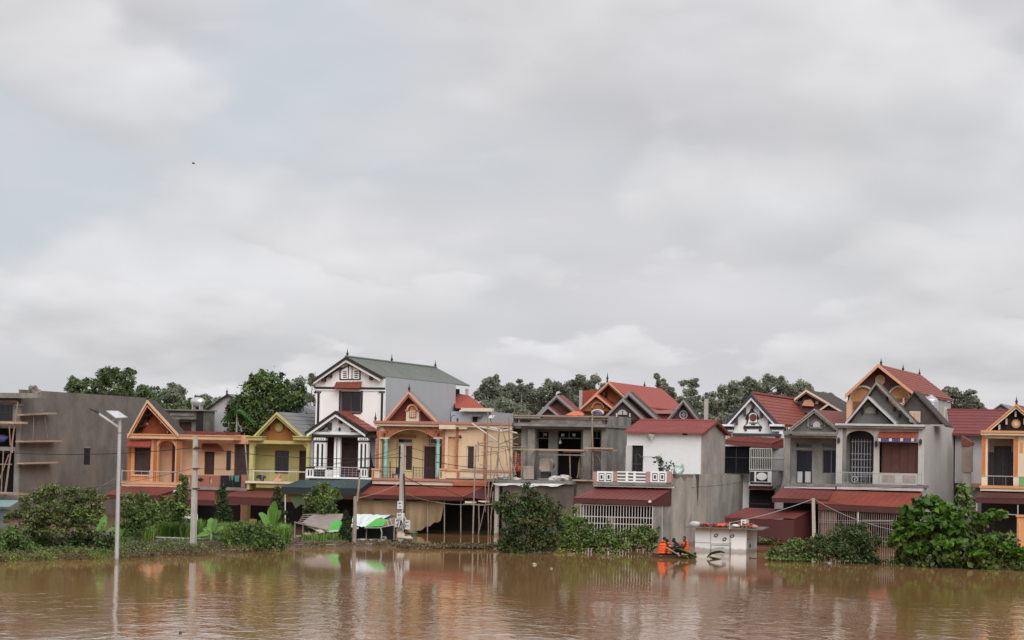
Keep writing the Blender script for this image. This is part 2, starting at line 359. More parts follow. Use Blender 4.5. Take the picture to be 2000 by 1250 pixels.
# ------------------------------------------------------------------ mesh helpers
class MB:
    def __init__(s): s.v = []; s.f = []
    def add(s, verts, faces):
        o = len(s.v); s.v += [tuple(p) for p in verts]; s.f += [tuple(i + o for i in f) for f in faces]; return s
    def box(s, u0, u1, v0, v1, z0, z1):
        p = [(u0, v0, z0), (u1, v0, z0), (u1, v1, z0), (u0, v1, z0), (u0, v0, z1), (u1, v0, z1), (u1, v1, z1), (u0, v1, z1)]
        return s.add(p, [(0, 3, 2, 1), (4, 5, 6, 7), (0, 1, 5, 4), (1, 2, 6, 5), (2, 3, 7, 6), (3, 0, 4, 7)])
    def px(s, x0, y0, x1, y1, v0, v1):
        u0, u1, z0, z1 = rect(x0, y0, x1, y1, v0)
        return s.box(u0, u1, v0, v1, z0, z1)
    def prism(s, pts, v0, v1):
        n = len(pts)
        p = [(u, v0, z) for u, z in pts] + [(u, v1, z) for u, z in pts]
        return s.add(p, [tuple(range(n)), tuple(range(2 * n - 1, n - 1, -1))] + [(i, i + n, (i + 1) % n + n, (i + 1) % n) for i in range(n)])
    def poly(s, pxs, v0, v1):
        return s.prism([A(x, y, v0) for x, y in pxs], v0, v1)
    def sideprism(s, pts, u0, u1):
        n = len(pts)
        p = [(u0, v, z) for v, z in pts] + [(u1, v, z) for v, z in pts]
        return s.add(p, [tuple(range(n)), tuple(range(2 * n - 1, n - 1, -1))] + [(i, i + n, (i + 1) % n + n, (i + 1) % n) for i in range(n)])
    def chev(s, Lp, Ap, Rp, t, v0, v1, up=0):
        """two sloping slabs: pixel points at the front plane v0, t pixels thick"""
        for P, Q in ((Lp, Ap), (Ap, Rp)):
            s.poly([(P[0], P[1] - up), (Q[0], Q[1] - up), (Q[0], Q[1] + t), (P[0], P[1] + t)], v0, v1)
        return s
    def quad3(s, pts, t=0.04):
        """slab through 4 street points, thickness t downwards"""
        q = [(a, b, c - t) for a, b, c in pts]
        return s.add(list(pts) + q, [(0, 1, 2, 3), (7, 6, 5, 4), (0, 4, 5, 1), (1, 5, 6, 2), (2, 6, 7, 3), (3, 7, 4, 0)])
    def tube(s, p0, p1, r, r1=None, n=6):
        a, b = Vector(p0), Vector(p1); d = b - a
        if d.length < 1e-6: return s
        d.normalize(); x = d.orthogonal().normalized(); y = d.cross(x)
        r1 = r if r1 is None else r1
        vs = []
        for c, rr in ((a, r), (b, r1)):
            for i in range(n):
                t = 2 * math.pi * i / n
                vs.append(tuple(c + x * (rr * math.cos(t)) + y * (rr * math.sin(t))))
        return s.add(vs, [(i, (i + 1) % n, (i + 1) % n + n, i + n) for i in range(n)] + [tuple(range(n - 1, -1, -1)), tuple(range(n, 2 * n))])
    def path(s, pts, r, n=6, r1=None):
        k = len(pts) - 1
        for i in range(k):
            ra = r if r1 is None else r + (r1 - r) * i / k
            rb = r if r1 is None else r + (r1 - r) * (i + 1) / k
            s.tube(pts[i], pts[i + 1], ra, rb, n)
        return s
    def tpx(s, a, b, r, n=6, r1=None):
        return s.tube(S(*a), S(*b), r, r1, n)
    def lathe(s, c, prof, n=12, sx=1.0, sy=1.0):
        vs = []; fs = []
        for r, z in prof:
            for i in range(n):
                t = 2 * math.pi * i / n
                vs.append((c[0] + r * math.cos(t) * sx, c[1] + r * math.sin(t) * sy, c[2] + z))
        m = len(prof)
        for j in range(m - 1):
            for i in range(n):
                fs.append((j * n + i, j * n + (i + 1) % n, (j + 1) * n + (i + 1) % n, (j + 1) * n + i))
        fs.append(tuple(range(n - 1, -1, -1))); fs.append(tuple(range((m - 1) * n, m * n)))
        return s.add(vs, fs)
    def disc(s, c, r, v0, v1, n=20, rz=None):
        """a disc in the facade plane"""
        rz = rz or r
        return s.prism([(c[0] + r * math.cos(2 * math.pi * i / n), c[1] + rz * math.sin(2 * math.pi * i / n)) for i in range(n)], v0, v1)
    def ring(s, c, r0, r1, v0, v1, n=24, a0=0.0, a1=2 * math.pi):
        for i in range(n):
            t0 = a0 + (a1 - a0) * i / n; t1 = a0 + (a1 - a0) * (i + 1) / n
            s.prism([(c[0] + r0 * math.cos(t0), c[1] + r0 * math.sin(t0)), (c[0] + r1 * math.cos(t0), c[1] + r1 * math.sin(t0)),
                     (c[0] + r1 * math.cos(t1), c[1] + r1 * math.sin(t1)), (c[0] + r0 * math.cos(t1), c[1] + r0 * math.sin(t1))], v0, v1)
        return s
    def blob(s, c, r, rng, sub=2, rough=0.25):
        bm = bmesh.new(); bmesh.ops.create_icosphere(bm, subdivisions=sub, radius=1.0)
        bm.verts.ensure_lookup_table()
        vs = []
        for w in bm.verts:
            k = 1 + rng.uniform(-rough, rough)
            vs.append((c[0] + w.co.x * r[0] * k, c[1] + w.co.y * r[1] * k, c[2] + w.co.z * r[2] * k))
        fs = [tuple(x.index for x in f.verts) for f in bm.faces]
        bm.free()
        return s.add(vs, fs)
    def holes(s, x0, y0, x1, y1, v0, v1, hs):
        """wall with rectangular openings, all in pixels on the plane v0"""
        u0, u1, z0, z1 = rect(x0, y0, x1, y1, v0)
        hr = [rect(*h, v0) for h in hs]
        us = sorted({u0, u1, *[min(max(a, u0), u1) for h in hr for a in h[:2]]})
        zs = sorted({z0, z1, *[min(max(a, z0), z1) for h in hr for a in h[2:]]})
        for i in range(len(us) - 1):
            run = None
            for j in range(len(zs) - 1):
                cu, cz = (us[i] + us[i + 1]) / 2, (zs[j] + zs[j + 1]) / 2
                inside = any(h[0] < cu < h[1] and h[2] < cz < h[3] for h in hr)
                if not inside:
                    if run is None: run = zs[j]
                if inside or j == len(zs) - 2:
                    end = zs[j] if inside else zs[j + 1]
                    if run is not None and end > run: s.box(us[i], us[i + 1], v0, v1, run, end)
                    run = None
        return s
    def build(s, name, m, T=None, parent=None, smooth=False, loc=None):
        o0 = T.o if T else (0, 0, 0)
        me = bpy.data.meshes.new(name)
        me.from_pydata([(a - o0[0], b - o0[1], c - o0[2]) for a, b, c in s.v], [], s.f)
        bm = bmesh.new(); bm.from_mesh(me); bmesh.ops.recalc_face_normals(bm, faces=bm.faces); bm.to_mesh(me); bm.free()
        if smooth:
            for p in me.polygons: p.use_smooth = True
        me.materials.append(m)
        ob = bpy.data.objects.new(name, me); COL.objects.link(ob)
        if parent is not None: ob.parent = parent
        elif T is not None: ob.parent = T.e
        else:
            ob.rotation_euler = (0, 0, ROTZ); ob.location = W((0, 0, 0))
        return ob

def rect(x0, y0, x1, y1, v):
    ym, xm = (y0 + y1) / 2, (x0 + x1) / 2
    return A(x0, ym, v)[0], A(x1, ym, v)[0], A(xm, y1, v)[1], A(xm, y0, v)[1]

class Thing:
    """an Empty at the base of a thing; its parts are meshes in street coordinates relative to it"""
    def __init__(s, name, label, cat, o, group=None):
        s.e = bpy.data.objects.new(name, None); COL.objects.link(s.e)
        s.e.empty_display_size = 0.2
        s.o = tuple(o); s.e.location = W(o); s.e.rotation_euler = (0, 0, ROTZ)
        s.e['label'] = label; s.e['category'] = cat
        if group: s.e['group'] = group
    def part(s, name, m, mb, parent=None, smooth=False, label=None):
        ob = mb.build(name, m, s, parent, smooth)
        if label: ob['label'] = label
        return ob
    def copies(s, name, m, mb, offs, parent=None):
        """alike pieces that share one mesh; offs are street offsets"""
        first = None
        for o in offs:
            if first is None: ob = first = mb.build(name, m, s, parent)
            else:
                ob = first.copy(); COL.objects.link(ob)
            ob.location = o
        return first

def single(name, label, cat, m, mb, o, group=None, smooth=False):
    """a thing that is one mesh, with its origin at its base"""
    class _T: pass
    t = _T(); t.o = tuple(o); t.e = None
    me_ob = mb.build(name, m, t, None, smooth)
    me_ob.location = W(o); me_ob.rotation_euler = (0, 0, ROTZ)
    me_ob['label'] = label; me_ob['category'] = cat
    if group: me_ob['group'] = group
    return me_ob

def lerp(a, b, t): return tuple(x + (y - x) * t for x, y in zip(a, b))

def awning(T, tl, tr, el, er, m, val=10, vm=None, name='awning', sides='r', pitch=0.45, wavy=0.0, thick=0.04):
    """sheet awning: four pixel corners (x, y, v) top-left, top-right, eave-left, eave-right; valance val pixels deep"""
    a, b, c, d = S(*tl), S(*tr), S(*el), S(*er)
    mb = MB()
    n = max(2, int((d[0] - c[0]) / pitch))
    for i in range(n):
        t0, t1 = i / n, (i + 1) / n
        dz0 = wavy * math.sin(t0 * 9.0) * t0; dz1 = wavy * math.sin(t1 * 9.0) * t1
        A0, A1, C0_, C1_ = lerp(a, b, t0), lerp(a, b, t1), lerp(c, d, t0), lerp(c, d, t1)
        C0_ = (C0_[0], C0_[1], C0_[2] + dz0); C1_ = (C1_[0], C1_[1], C1_[2] + dz1)
        mb.quad3([C0_, C1_, A1, A0], thick)
        mb.tube((A0[0], A0[1], A0[2] + 0.005), (C0_[0], C0_[1], C0_[2] + 0.005), 0.018, n=4)
    ob = T.part(name, m, mb)
    vm = vm or m
    if val:
        k = val / ppm(el[0], el[1], el[2])
        w = MB().add([(c[0] + .03, c[1] + .03, c[2] - thick - .01), (d[0] - .03, d[1] + .03, d[2] - thick - .01), (d[0] - .03, d[1] + .03, d[2] - k), (c[0] + .03, c[1] + .03, c[2] - k),
                      (c[0] + .03, c[1] + .06, c[2] - thick - .01), (d[0] - .03, d[1] + .06, d[2] - thick - .01), (d[0] - .03, d[1] + .06, d[2] - k), (c[0] + .03, c[1] + .06, c[2] - k)],
                     [(0, 1, 2, 3), (7, 6, 5, 4), (0, 4, 5, 1), (2, 6, 7, 3), (1, 5, 6, 2), (3, 7, 4, 0)])
        T.part('valance', vm, w, ob)
        for sd in sides:
            p, q = (b, d) if sd == 'r' else (a, c)
            e = -0.05 if sd == 'r' else 0.05
            pts = [(q[1] + .07, q[2] - thick - .02), (p[1], p[2] - thick - .02), (p[1], q[2] - k), (q[1] + .07, q[2] - k)]
            uu = min(p[0], q[0]) if sd == 'r' else max(p[0], q[0])
            w = MB().add([(q[0] + e, q[1] + .07, q[2] - .06), (p[0] + e, p[1], p[2] - .06), (p[0] + e, p[1], q[2] - k), (q[0] + e, q[1] + .07, q[2] - k),
                          (q[0] + e - .02, q[1] + .07, q[2] - .06), (p[0] + e - .02, p[1], p[2] - .06), (p[0] + e - .02, p[1], q[2] - k), (q[0] + e - .02, q[1] + .07, q[2] - k)],
                         [(0, 1, 2, 3), (7, 6, 5, 4), (0, 4, 5, 1), (1, 5, 6, 2), (2, 6, 7, 3), (3, 7, 4, 0)])
            T.part('side_panel', vm, w, ob)
    return ob

def railing(T, x0, x1, yt, yb, v, m, n=14, top=0.03, bar=0.014, mids=(0.45,), name='railing', posts=(0.0, 1.0)):
    u0, u1, z0, z1 = rect(x0, yt, x1, yb, v)
    mb = MB().tube((u0, v, z1), (u1, v, z1), top)
    for k in mids: mb.tube((u0, v, z0 + (z1 - z0) * k), (u1, v, z0 + (z1 - z0) * k), bar)
    for i in range(n + 1):
        u = u0 + (u1 - u0) * i / n
        mb.tube((u, v, z0), (u, v, z1), bar, n=4)
    for k in posts:
        u = u0 + (u1 - u0) * k
        mb.tube((u, v, z0), (u, v, z1 + 0.12), 0.04)
    return T.part(name, m, mb)

def window(T, x0, y0, x1, y1, v, fm=None, gm=None, nx=2, ny=1, fw=0.07, sill=None, name='window', rec=0.12):
    """frame with panes set back in the opening"""
    fm = fm or DKWOOD; gm = gm or GLASS
    u0, u1, z0, z1 = rect(x0, y0, x1, y1, v)
    mb = MB()
    w = v + rec
    mb.box(u0, u0 + fw, w, w + .07, z0, z1).box(u1 - fw, u1, w, w + .07, z0, z1)
    mb.box(u0 + fw, u1 - fw, w, w + .07, z0, z0 + fw).box(u0 + fw, u1 - fw, w, w + .07, z1 - fw, z1)
    du = (u1 - u0 - fw) / nx; dz = (z1 - z0 - fw) / ny
    for i in range(1, nx): mb.box(u0 + du * i, u0 + du * i + fw, w + .003, w + .06, z0 + fw, z1 - fw)
    for j in range(1, ny): mb.box(u0 + fw, u1 - fw, w + .006, w + .055, z0 + dz * j, z0 + dz * j + fw)
    ob = T.part(name, fm, mb)
    for i in range(nx):
        for j in range(ny):
            T.part('pane', gm, MB().box(u0 + du * i + fw, u0 + du * (i + 1), w + .03, w + .04, z0 + dz * j + fw, z0 + dz * (j + 1)), ob)
    if sill: T.part('sill', sill, MB().box(u0 - .12, u1 + .12, v - .12, v + .05, z0 - .12, z0 - .005), ob)
    return ob

def door(T, x0, y0, x1, y1, v, m, leaves=2, frame=None, rec=0.12, panels=2, name='door'):
    u0, u1, z0, z1 = rect(x0, y0, x1, y1, v)
    w = v + rec
    fm = frame or m
    f = MB().box(u0, u0 + .07, w, w + .1, z0, z1).box(u1 - .07, u1, w, w + .1, z0, z1).box(u0 + .07, u1 - .07, w, w + .1, z1 - .07, z1)
    ob = T.part(name, fm, f)
    du = (u1 - u0 - .14) / leaves
    for i in range(leaves):
        a, b = u0 + .07 + du * i + .01, u0 + .07 + du * (i + 1) - .01
        lf = MB().box(a, b, w + .04, w + .08, z0, z1 - .08)
        h = (z1 - z0 - .2) / panels
        for j in range(panels):
            lf.box(a + .1, b - .1, w + .025, w + .039, z0 + .1 + h * j, z0 + h * (j + 1))
        T.part('door_leaf', m, lf, ob)
    return ob

def finial(T, x, y0, y1, v, m=None):
    """a small spire: tip pixel y0, foot pixel y1"""
    u, z1 = A(x, y0, v); z0 = A(x, y1, v)[1]; h = z1 - z0
    return T.part('finial', m or BLACK, MB().lathe((u, v, z0), [(.07, -.1), (.11, .0), (.06, h * .15), (.12, h * .35), (.05, h * .55), (.03, h * .75), (.006, h)], 8), smooth=True)

def courses(T, roof, m, e0, e1, r0, r1, n=8, t=0.05, name='tile_course'):
    """overlapping tile courses on a slope: eave points e0, e1 and ridge points r0, r1 in street coordinates"""
    for i in range(n):
        a, b = i / n, (i + 1.12) / n
        b = min(b, 1.0)
        p0, p1, p2, p3 = lerp(e0, r0, a), lerp(e1, r1, a), lerp(e1, r1, b), lerp(e0, r0, b)
        lift = 0.055
        q = [(p0[0], p0[1], p0[2] + lift + .03), (p1[0], p1[1], p1[2] + lift + .03), (p2[0], p2[1], p2[2] + lift - .02), (p3[0], p3[1], p3[2] + lift - .02)]
        T.part(name, m, MB().quad3(q, t), roof)

def solve_v(u, px, py, lo=-60, hi=150):
    d = ray(px, py)
    return B(px, py, u)[0]
# ------------------------------------------------------------------ water and ground
def structure(name, mb, m, kind='structure'):
    o = mb.build(name, m); o['kind'] = kind
    return o

def water_mat():
    m = bpy.data.materials.new('muddy_flood_water'); m.use_nodes = True
    N, L = m.node_tree.nodes, m.node_tree.links
    bs = N['Principled BSDF']
    bs.inputs['Roughness'].default_value = 0.05
    bs.inputs['IOR'].default_value = 1.26
    bs.inputs['Specular IOR Level'].default_value = 0.5
    geo = N.new('ShaderNodeNewGeometry')
    def noise(scale, stretch, detail=3.0, rough=0.5, rot=0.0, dist=0.0):
        mp = N.new('ShaderNodeMapping'); mp.inputs['Scale'].default_value = stretch; mp.inputs['Rotation'].default_value = (0, 0, rot)
        n = N.new('ShaderNodeTexNoise'); n.inputs['Scale'].default_value = scale; n.inputs['Detail'].default_value = detail
        n.inputs['Roughness'].default_value = rough; n.inputs['Distortion'].default_value = dist
        L.new(geo.outputs['Position'], mp.inputs[0]); L.new(mp.outputs[0], n.inputs['Vector'])
        return n.outputs[0]
    def mapr(x, a, b, c=0.0, d=1.0):
        r = N.new('ShaderNodeMapRange'); r.interpolation_type = 'SMOOTHSTEP'
        r.inputs[1].default_value = a; r.inputs[2].default_value = b; r.inputs[3].default_value = c; r.inputs[4].default_value = d
        L.new(x, r.inputs[0]); return r.outputs[0]
    def mth(op, a, b):
        n = N.new('ShaderNodeMath'); n.operation = op
        for i, x in enumerate((a, b)):
            if isinstance(x, (int, float)): n.inputs[i].default_value = x
            else: L.new(x, n.inputs[i])
        return n.outputs[0]
    silt = N.new('ShaderNodeMix'); silt.data_type = 'RGBA'
    silt.inputs[6].default_value = (0.285, 0.142, 0.056, 1); silt.inputs[7].default_value = (0.355, 0.192, 0.086, 1)
    L.new(mapr(noise(0.05, (1, .45, 1), 4), 0.35, 0.65), silt.inputs[0])
    L.new(silt.outputs[2], bs.inputs['Base Color'])
    sep = N.new('ShaderNodeSeparateXYZ'); L.new(geo.outputs['Position'], sep.inputs[0])
    # wind: ripples out on the open water, calm in the lee of the bank and the houses
    lee = mapr(mth('ADD', sep.outputs[1], mth('MULTIPLY', noise(0.05, (1.0, 0.55, 1), 3), 26.0)), 122.0, 152.0, 1.0, 0.0)
    gust = mapr(noise(0.055, (1.6, 0.5, 1), 4, 0.55, 0.2), 0.36, 0.62, 0.22, 1.0)
    wind = mth('MULTIPLY', lee, gust)
    rip = mth('ADD', mth('MULTIPLY', noise(1.0, (1.1, 0.62, 1), 3, 0.55, R(14), 0.5), 1.0), mth('MULTIPLY', noise(2.6, (1.0, 0.55, 1), 2, 0.5, R(-20), 0.3), 0.32))
    calm = noise(0.5, (1.0, 0.35, 1), 2, 0.5, R(5))
    h = mth('ADD', mth('MULTIPLY', rip, mth('MULTIPLY', wind, 0.038)), mth('MULTIPLY', calm, 0.004))
    bp = N.new('ShaderNodeBump'); bp.inputs['Strength'].default_value = 1.0; bp.inputs['Distance'].default_value = 1.0
    L.new(h, bp.inputs['Height']); L.new(bp.outputs[0], bs.inputs['Normal'])
    return m
WATER = water_mat()
_w = MB().add([(-900, -260, 0), (900, -260, 0), (900, 24, 0), (-900, 24, 0)], [(0, 1, 2, 3)])
structure('water', _w, WATER)
_g = MB().add([(-2500, 22, -1.2), (2500, 22, -1.2), (2500, 27, 0.35), (-2500, 27, 0.35), (2500, 4200, 0.6), (-2500, 4200, 0.6)],
              [(0, 1, 2, 3), (3, 2, 4, 5)])
structure('ground', _g, SOIL)
structure('river_bed', MB().add([(-900, -262, -2.6), (900, -262, -2.6), (900, 23, -2.4), (-900, 23, -2.4)], [(0, 1, 2, 3)]), MUD)

def gable(T, Lp, Ap, Rp, v0, v1, t, m, up=0):
    return T.part('roof', m, MB().chev(Lp, Ap, Rp, t, v0, v1, up))
def barge(T, Lp, Ap, Rp, t, v, m, parent=None, d=0.12, name='barge_board'):
    ob = None
    for P, Q in ((Lp, Ap), (Ap, Rp)):
        ob = T.part(name, m, MB().poly([P, Q, (Q[0], Q[1] + t), (P[0], P[1] + t)], v, v + d), parent)
    return ob
def ground_floor(T, x0, x1, ytop, v0, v1, m, openings=(), om=None):
    """walls below the balcony down into the water"""
    u0, u1 = A(x0, ytop, v0)[0], A(x1, ytop, v0)[0]
    z = A((x0 + x1) / 2, ytop, v0)[1]
    T.part('ground_floor_wall', m, MB().box(u0, u1, v0, v1, -2.0, z))
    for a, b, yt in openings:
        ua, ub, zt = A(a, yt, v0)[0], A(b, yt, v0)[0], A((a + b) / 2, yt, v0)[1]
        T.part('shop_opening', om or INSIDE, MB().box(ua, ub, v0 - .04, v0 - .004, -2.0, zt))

# ------------------------------------------------------------------ house 1: bare cement building at the left edge
def house_cement_left():
    u1 = A(36, 860, 0)[0]
    T = Thing('unfinished_house', 'tall bare grey-brown cement building with blank side wall at left edge', 'house', (u1, 0, 0))
    vb, zt2 = B(287, 773, u1)
    zt = B(76, 763, u1)[1]
    u0 = A(-70, 860, 0)[0]
    win = (-60, 790, 25, 822)
    op = (-60, 836, 31, 872)
    op2 = (-60, 880, 27, 960)
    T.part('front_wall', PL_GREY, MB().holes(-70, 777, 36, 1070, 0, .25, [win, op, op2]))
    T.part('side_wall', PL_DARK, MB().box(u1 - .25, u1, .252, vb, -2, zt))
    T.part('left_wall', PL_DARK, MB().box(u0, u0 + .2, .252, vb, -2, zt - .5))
    T.part('back_wall', PL_DARK, MB().box(u0 + .2, u1 - .252, vb - .25, vb, -2, zt - .3))
    for y in (779, 876, 962):
        T.part('floor_slab', INSIDE, MB().box(u0 + .2, u1 - .26, .26, vb - .26, A(0, y, 0)[1] - .15, A(0, y, 0)[1]))
    T.part('room_wall', INSIDE, MB().box(u0 + .2, u1 - .26, 3.0, 3.2, -2, zt - 1))
    T.part('roof_slab', SLAB, MB().px(-70, 767, 74, 777, -1.3, .2))
    T.part('lintel_ledge', PL_GREY, MB().px(-70, 781, 33, 786, -.35, -.003))
    T.part('corner_ledge', PL_GREY, MB().px(30, 789, 45, 793, -.3, .0))
    window(T, -20, 790, 25, 822, 0, DKMETAL, GLASS, 4, 2, .06)
    # slit window in the blank side wall, seen edge-on to the street
    v0, za = B(164, 891, u1); v1 = B(175.5, 891, u1)[0]
    z1 = B(170, 875, u1)[1]; z0 = B(170, 907, u1)[1]
    w = T.part('slit_window', PL_GREY, MB().box(u1 + .003, u1 + .06, v0 - .15, v1 + .15, z1, z1 + .14))
    T.part('pane', GLASS, MB().box(u1 + .003, u1 + .02, v0, v1, z0, z1), w)
    return T, u1
H1, H1U = house_cement_left()

def scaffold_left():
    u = H1U + .45
    T = Thing('bamboo_scaffold', 'bamboo poles and planks tied against the cement building at left edge', 'scaffold', S(30, 1060, -1.2))
    def plank(x0, y0, x1, y1, r):
        a, b = B(x0, y0, u), B(x1, y1, u)
        d = .11
        T.part('plank', PLANK, MB().add([(u - .3, a[0], a[1]), (u + .5, a[0], a[1]), (u + .5, b[0], b[1]), (u - .3, b[0], b[1]),
                                          (u - .3, a[0], a[1] - d), (u + .5, a[0], a[1] - d), (u + .5, b[0], b[1] - d), (u - .3, b[0], b[1] - d)],
                                         [(0, 1, 2, 3), (7, 6, 5, 4), (0, 4, 5, 1), (1, 5, 6, 2), (2, 6, 7, 3), (3, 7, 4, 0)]))
    plank(35, 809, 101, 806, 0); plank(36, 861, 112, 860, 0); plank(38, 904, 104, 902, 0)
    def rope(x0, y0, x1, y1):
        a, b = B(x0, y0, u), B(x1, y1, u)
        T.part('rope', WOODPOST, MB().tube((u + .2, a[0], a[1]), (u + .2, b[0], b[1]), .035, n=5))
    rope(62, 814, 60, 858); rope(83, 812, 89, 857); rope(77, 795, 78, 808)
    v = -1.1
    for a, b, r in (((35, 785, v), (24, 865, v), .06), ((27, 840, v), (9, 965, v), .06), ((24, 862, v), (24, 885, v), .07), ((7, 875, v), (2, 965, v), .05),
                    ((17, 888, v - .2), (-4, 945, v - .2), .05), ((-5, 907, v), (23, 907, v), .05), ((22, 880, v), (10, 970, v), .055), ((18, 828, v), (20, 870, v), .05)):
        T.part('pole', BAMBOO, MB().tpx(a, b, r))
    T.part('plank', PLANK, MB().px(-40, 823, 43, 827, -1.4, -.4))
    T.part('plank', PLANK, MB().px(-40, 962, 46, 965, -1.6, -.5))
    return T
scaffold_left()
def left_bits():
    T = Thing('shed_awning', 'pale teal sheet lean-to roof with blue tarpaulin at left edge', 'awning', S(0, 1050, -4.5))
    T.part('roof_sheet', PALETEAL, MB().quad3([S(-60, 988, -5), S(20, 989, -5), S(38, 977, -2.5), S(-60, 976, -2.5)], .06))
    T.part('tarpaulin', BLUETARP, MB().px(-60, 994, 14, 1050, -4.2, -4.1))
    single('folded_cloth', 'dark purple and blue cloth bundle behind the poles at left edge', 'cloth', BLUEC,
           MB().blob(S(5, 856, -.2), (.5, .4, .35), random.Random(3)), S(5, 862, -.2), smooth=True)
    single('rubble_heap', 'small pile of rubble and dry plants on the cement roof slab', 'rubble', SLAB,
           MB().blob(S(64, 762, .5), (.35, .3, .4), random.Random(4), rough=.5).blob(S(70, 765, .6), (.4, .3, .25), random.Random(5), rough=.5), S(66, 767, .5))
left_bits()

# ------------------------------------------------------------------ house 2: orange house
def house_orange():
    T = Thing('terraced_house', 'orange house with steep terracotta gable, arched door and long pink parapet', 'house', S(300, 1066, 0))
    L_, A_, R_ = (250, 848), (287, 781), (347, 847)
    vb = 13
    roof = gable(T, (250, 848), (287, 781), (347, 847), -.5, 1.3, 5, DKROOF)
    barge(T, (248, 851), (287, 781), (348, 848), 6, -.62, PEACH, roof)
    barge(T, (254, 851), (287, 791), (341, 849), 3, -.5, SALMON, roof, .1)
    T.part('gable_wall', TERRA, MB().poly([(256, 851), (288, 792), (345, 851)], 1.0, 1.25))
    c = A(299, 824, 1.0)
    T.part('gable_roundel', TERRA, MB().ring(c, .34, .42, .93, .998, 20))
    for x, y in ((284, 813), (271, 834)):
        T.part('soffit_bracket', DKWOOD, MB().px(x, y - 3, x + 5, y, .1, .99).px(x + 2, y, x + 4, y + 9, .6, .99))
    for x, y in ((286, 826), (300, 806), (313, 824), (326, 842), (272, 846)):
        T.part('gable_lamp', CREAMT, MB().px(x, y, x + 2.4, y + 3.5, .85, .998))
    T.part('cornice', PEACH, MB().px(249, 851, 456, 857.5, -.45, 1.2))
    T.part('cornice_top', ORANGE, MB().px(248, 848.5, 456, 850.8, -.55, 1.2))
    # porch front
    y1 = 944
    arch = []
    cu, cz = A(325, 874, 0)
    r = A(342, 874, 0)[0] - cu
    T.part('front_wall', ORANGE, MB().holes(249, 857.8, 308.4, y1, 0, .3, [(262, 873, 294, 927)]))
    u0, u1, zb, zt = rect(308.4, 857.8, 341.6, y1, 0)
    mb = MB(); n = 12
    for i in range(n):
        t0, t1 = math.pi * i / n, math.pi * (i + 1) / n
        p0 = (cu - r * math.cos(t0), cz + r * .72 * math.sin(t0)); p1 = (cu - r * math.cos(t1), cz + r * .72 * math.sin(t1))
        mb.prism([p0, p1, (p1[0], zt), (p0[0], zt)], .002, .3)
    T.part('arch_wall', ORANGE, mb)
    T.part('arch_trim', PEACH, MB().ring((cu, cz - .02), r * .98, r * 1.16, -.06, -.002, 14, .2, math.pi - .2))
    T.part('pilaster', ORBRN, MB().px(248.5, 858, 254.5, y1, -.08, -.002))
    T.part('pilaster', ORBRN, MB().px(300, 858, 305, y1, -.08, -.002))
    T.part('pilaster', SALMON, MB().px(294, 858, 299.5, y1, -.05, -.002))
    T.part('pilaster', ORBRN, MB().px(344.5, 858, 351.5, y1, -.08, -.002))
    T.part('end_wall', PEACH, MB().px(341.7, 857.8, 352.5, y1, 0, .3))
    T.part('porch_wall', PEACH, MB().px(300, 858, 360, y1, 1.6, 1.8))
    T.part('porch_door', DKWOOD, MB().px(336, 868, 342, y1, 1.5, 1.598))
    window(T, 262, 873, 294, 927, 0, DKWOOD, CURTBR, 2, 1, .07, sill=PEACH)
    awning(T, (254, 860, -.02), (296, 859, -.02), (245.5, 871, -1.0), (293, 872, -1.0), REDSHEET, 2.5, MAROON, 'window_hood', 'r', .35)
    # flat set-back wing
    v = 1.5
    T.part('wing_wall', PEACH, MB().holes(352, 857, 457, 929, v, v + .3, [(399, 882, 418.5, 927), (441.5, 880, 451, 919)]))
    door(T, 399, 882, 418.5, 928, v, DKWOOD, 1, DKWOOD)
    window(T, 441.5, 880, 451, 919, v, DKMETAL, GLASS, 1, 1, .06)
    awning(T, (396, 866, v - .01), (424, 866, v - .01), (393, 876, v - .8), (437, 879, v - .8), REDSHEET, 2, MAROON, 'door_hood', 'r', .35)
    T.part('roof_sheet', MAROON, MB().px(352, 842.5, 440, 848.2, 1.3, 4.5))
    T.part('lintel_wall', SALMON, MB().px(457, 850, 484, 867, 1.2, 1.6))
    T.part('metal_shutter', RUST, MB().px(457.5, 867.3, 485, 930, 1.7, 1.8))
    T.part('drain_pipe', LGREY, MB().tpx((479, 867, 1.3), (484, 932, 1.1), .06))
    # balcony
    T.part('balcony_slab', SALMON, MB().px(236.5, 942, 354, 946, -1.3, 1.7))
    T.part('balcony_band', PEACH, MB().px(237.5, 946.2, 353.5, 950.5, -1.25, -.2))
    railing(T, 238, 353, 921, 941.5, -1.2, RAILM, 9, .04, .012, (.05,), posts=(0, .47, 1))
    T.part('terrace_slab', SLAB, MB().px(354.4, 951.5, 482, 957, -1.0, 1.5))
    pr = MB().holes(355, 928, 429, 951, -.9, -.7, [(365.5, 932, 371, 946), (409, 932.5, 414, 945)])
    T.part('brick_parapet', BRICK, pr)
    for x in (364.5, 408):
        T.part('vent_surround', CREAMT, MB().ring(A(x + 4.6, 939, -.9), .02, .04, -.95, -.94, 8))
    du, dz = A(392, 937, -.9)
    T.part('diamond_vent', INSIDE, MB().prism([(du - .3, dz), (du, dz + .18), (du + .3, dz), (du, dz - .18)], -.93, -.902))
    T.part('brick_pier', BRICK, MB().px(471, 927, 479, 952, -.9, -.6))
    T.part('terrace_wall', INSIDE, MB().px(429, 929, 471, 952, .9, 1.0))
    u0, u1 = A(249, 900, .3)[0], A(484, 900, .3)[0]
    zc = A(400, 858, 1.5)[1]
    T.part('body', PEACH, MB().box(u0 + .05, u1, 1.82, vb - .5, A(360, 944, 0)[1], zc - .02))
    ground_floor(T, 246, 484, 951, .4, vb, PEACH, [(255, 345, 985), (362, 470, 985)])
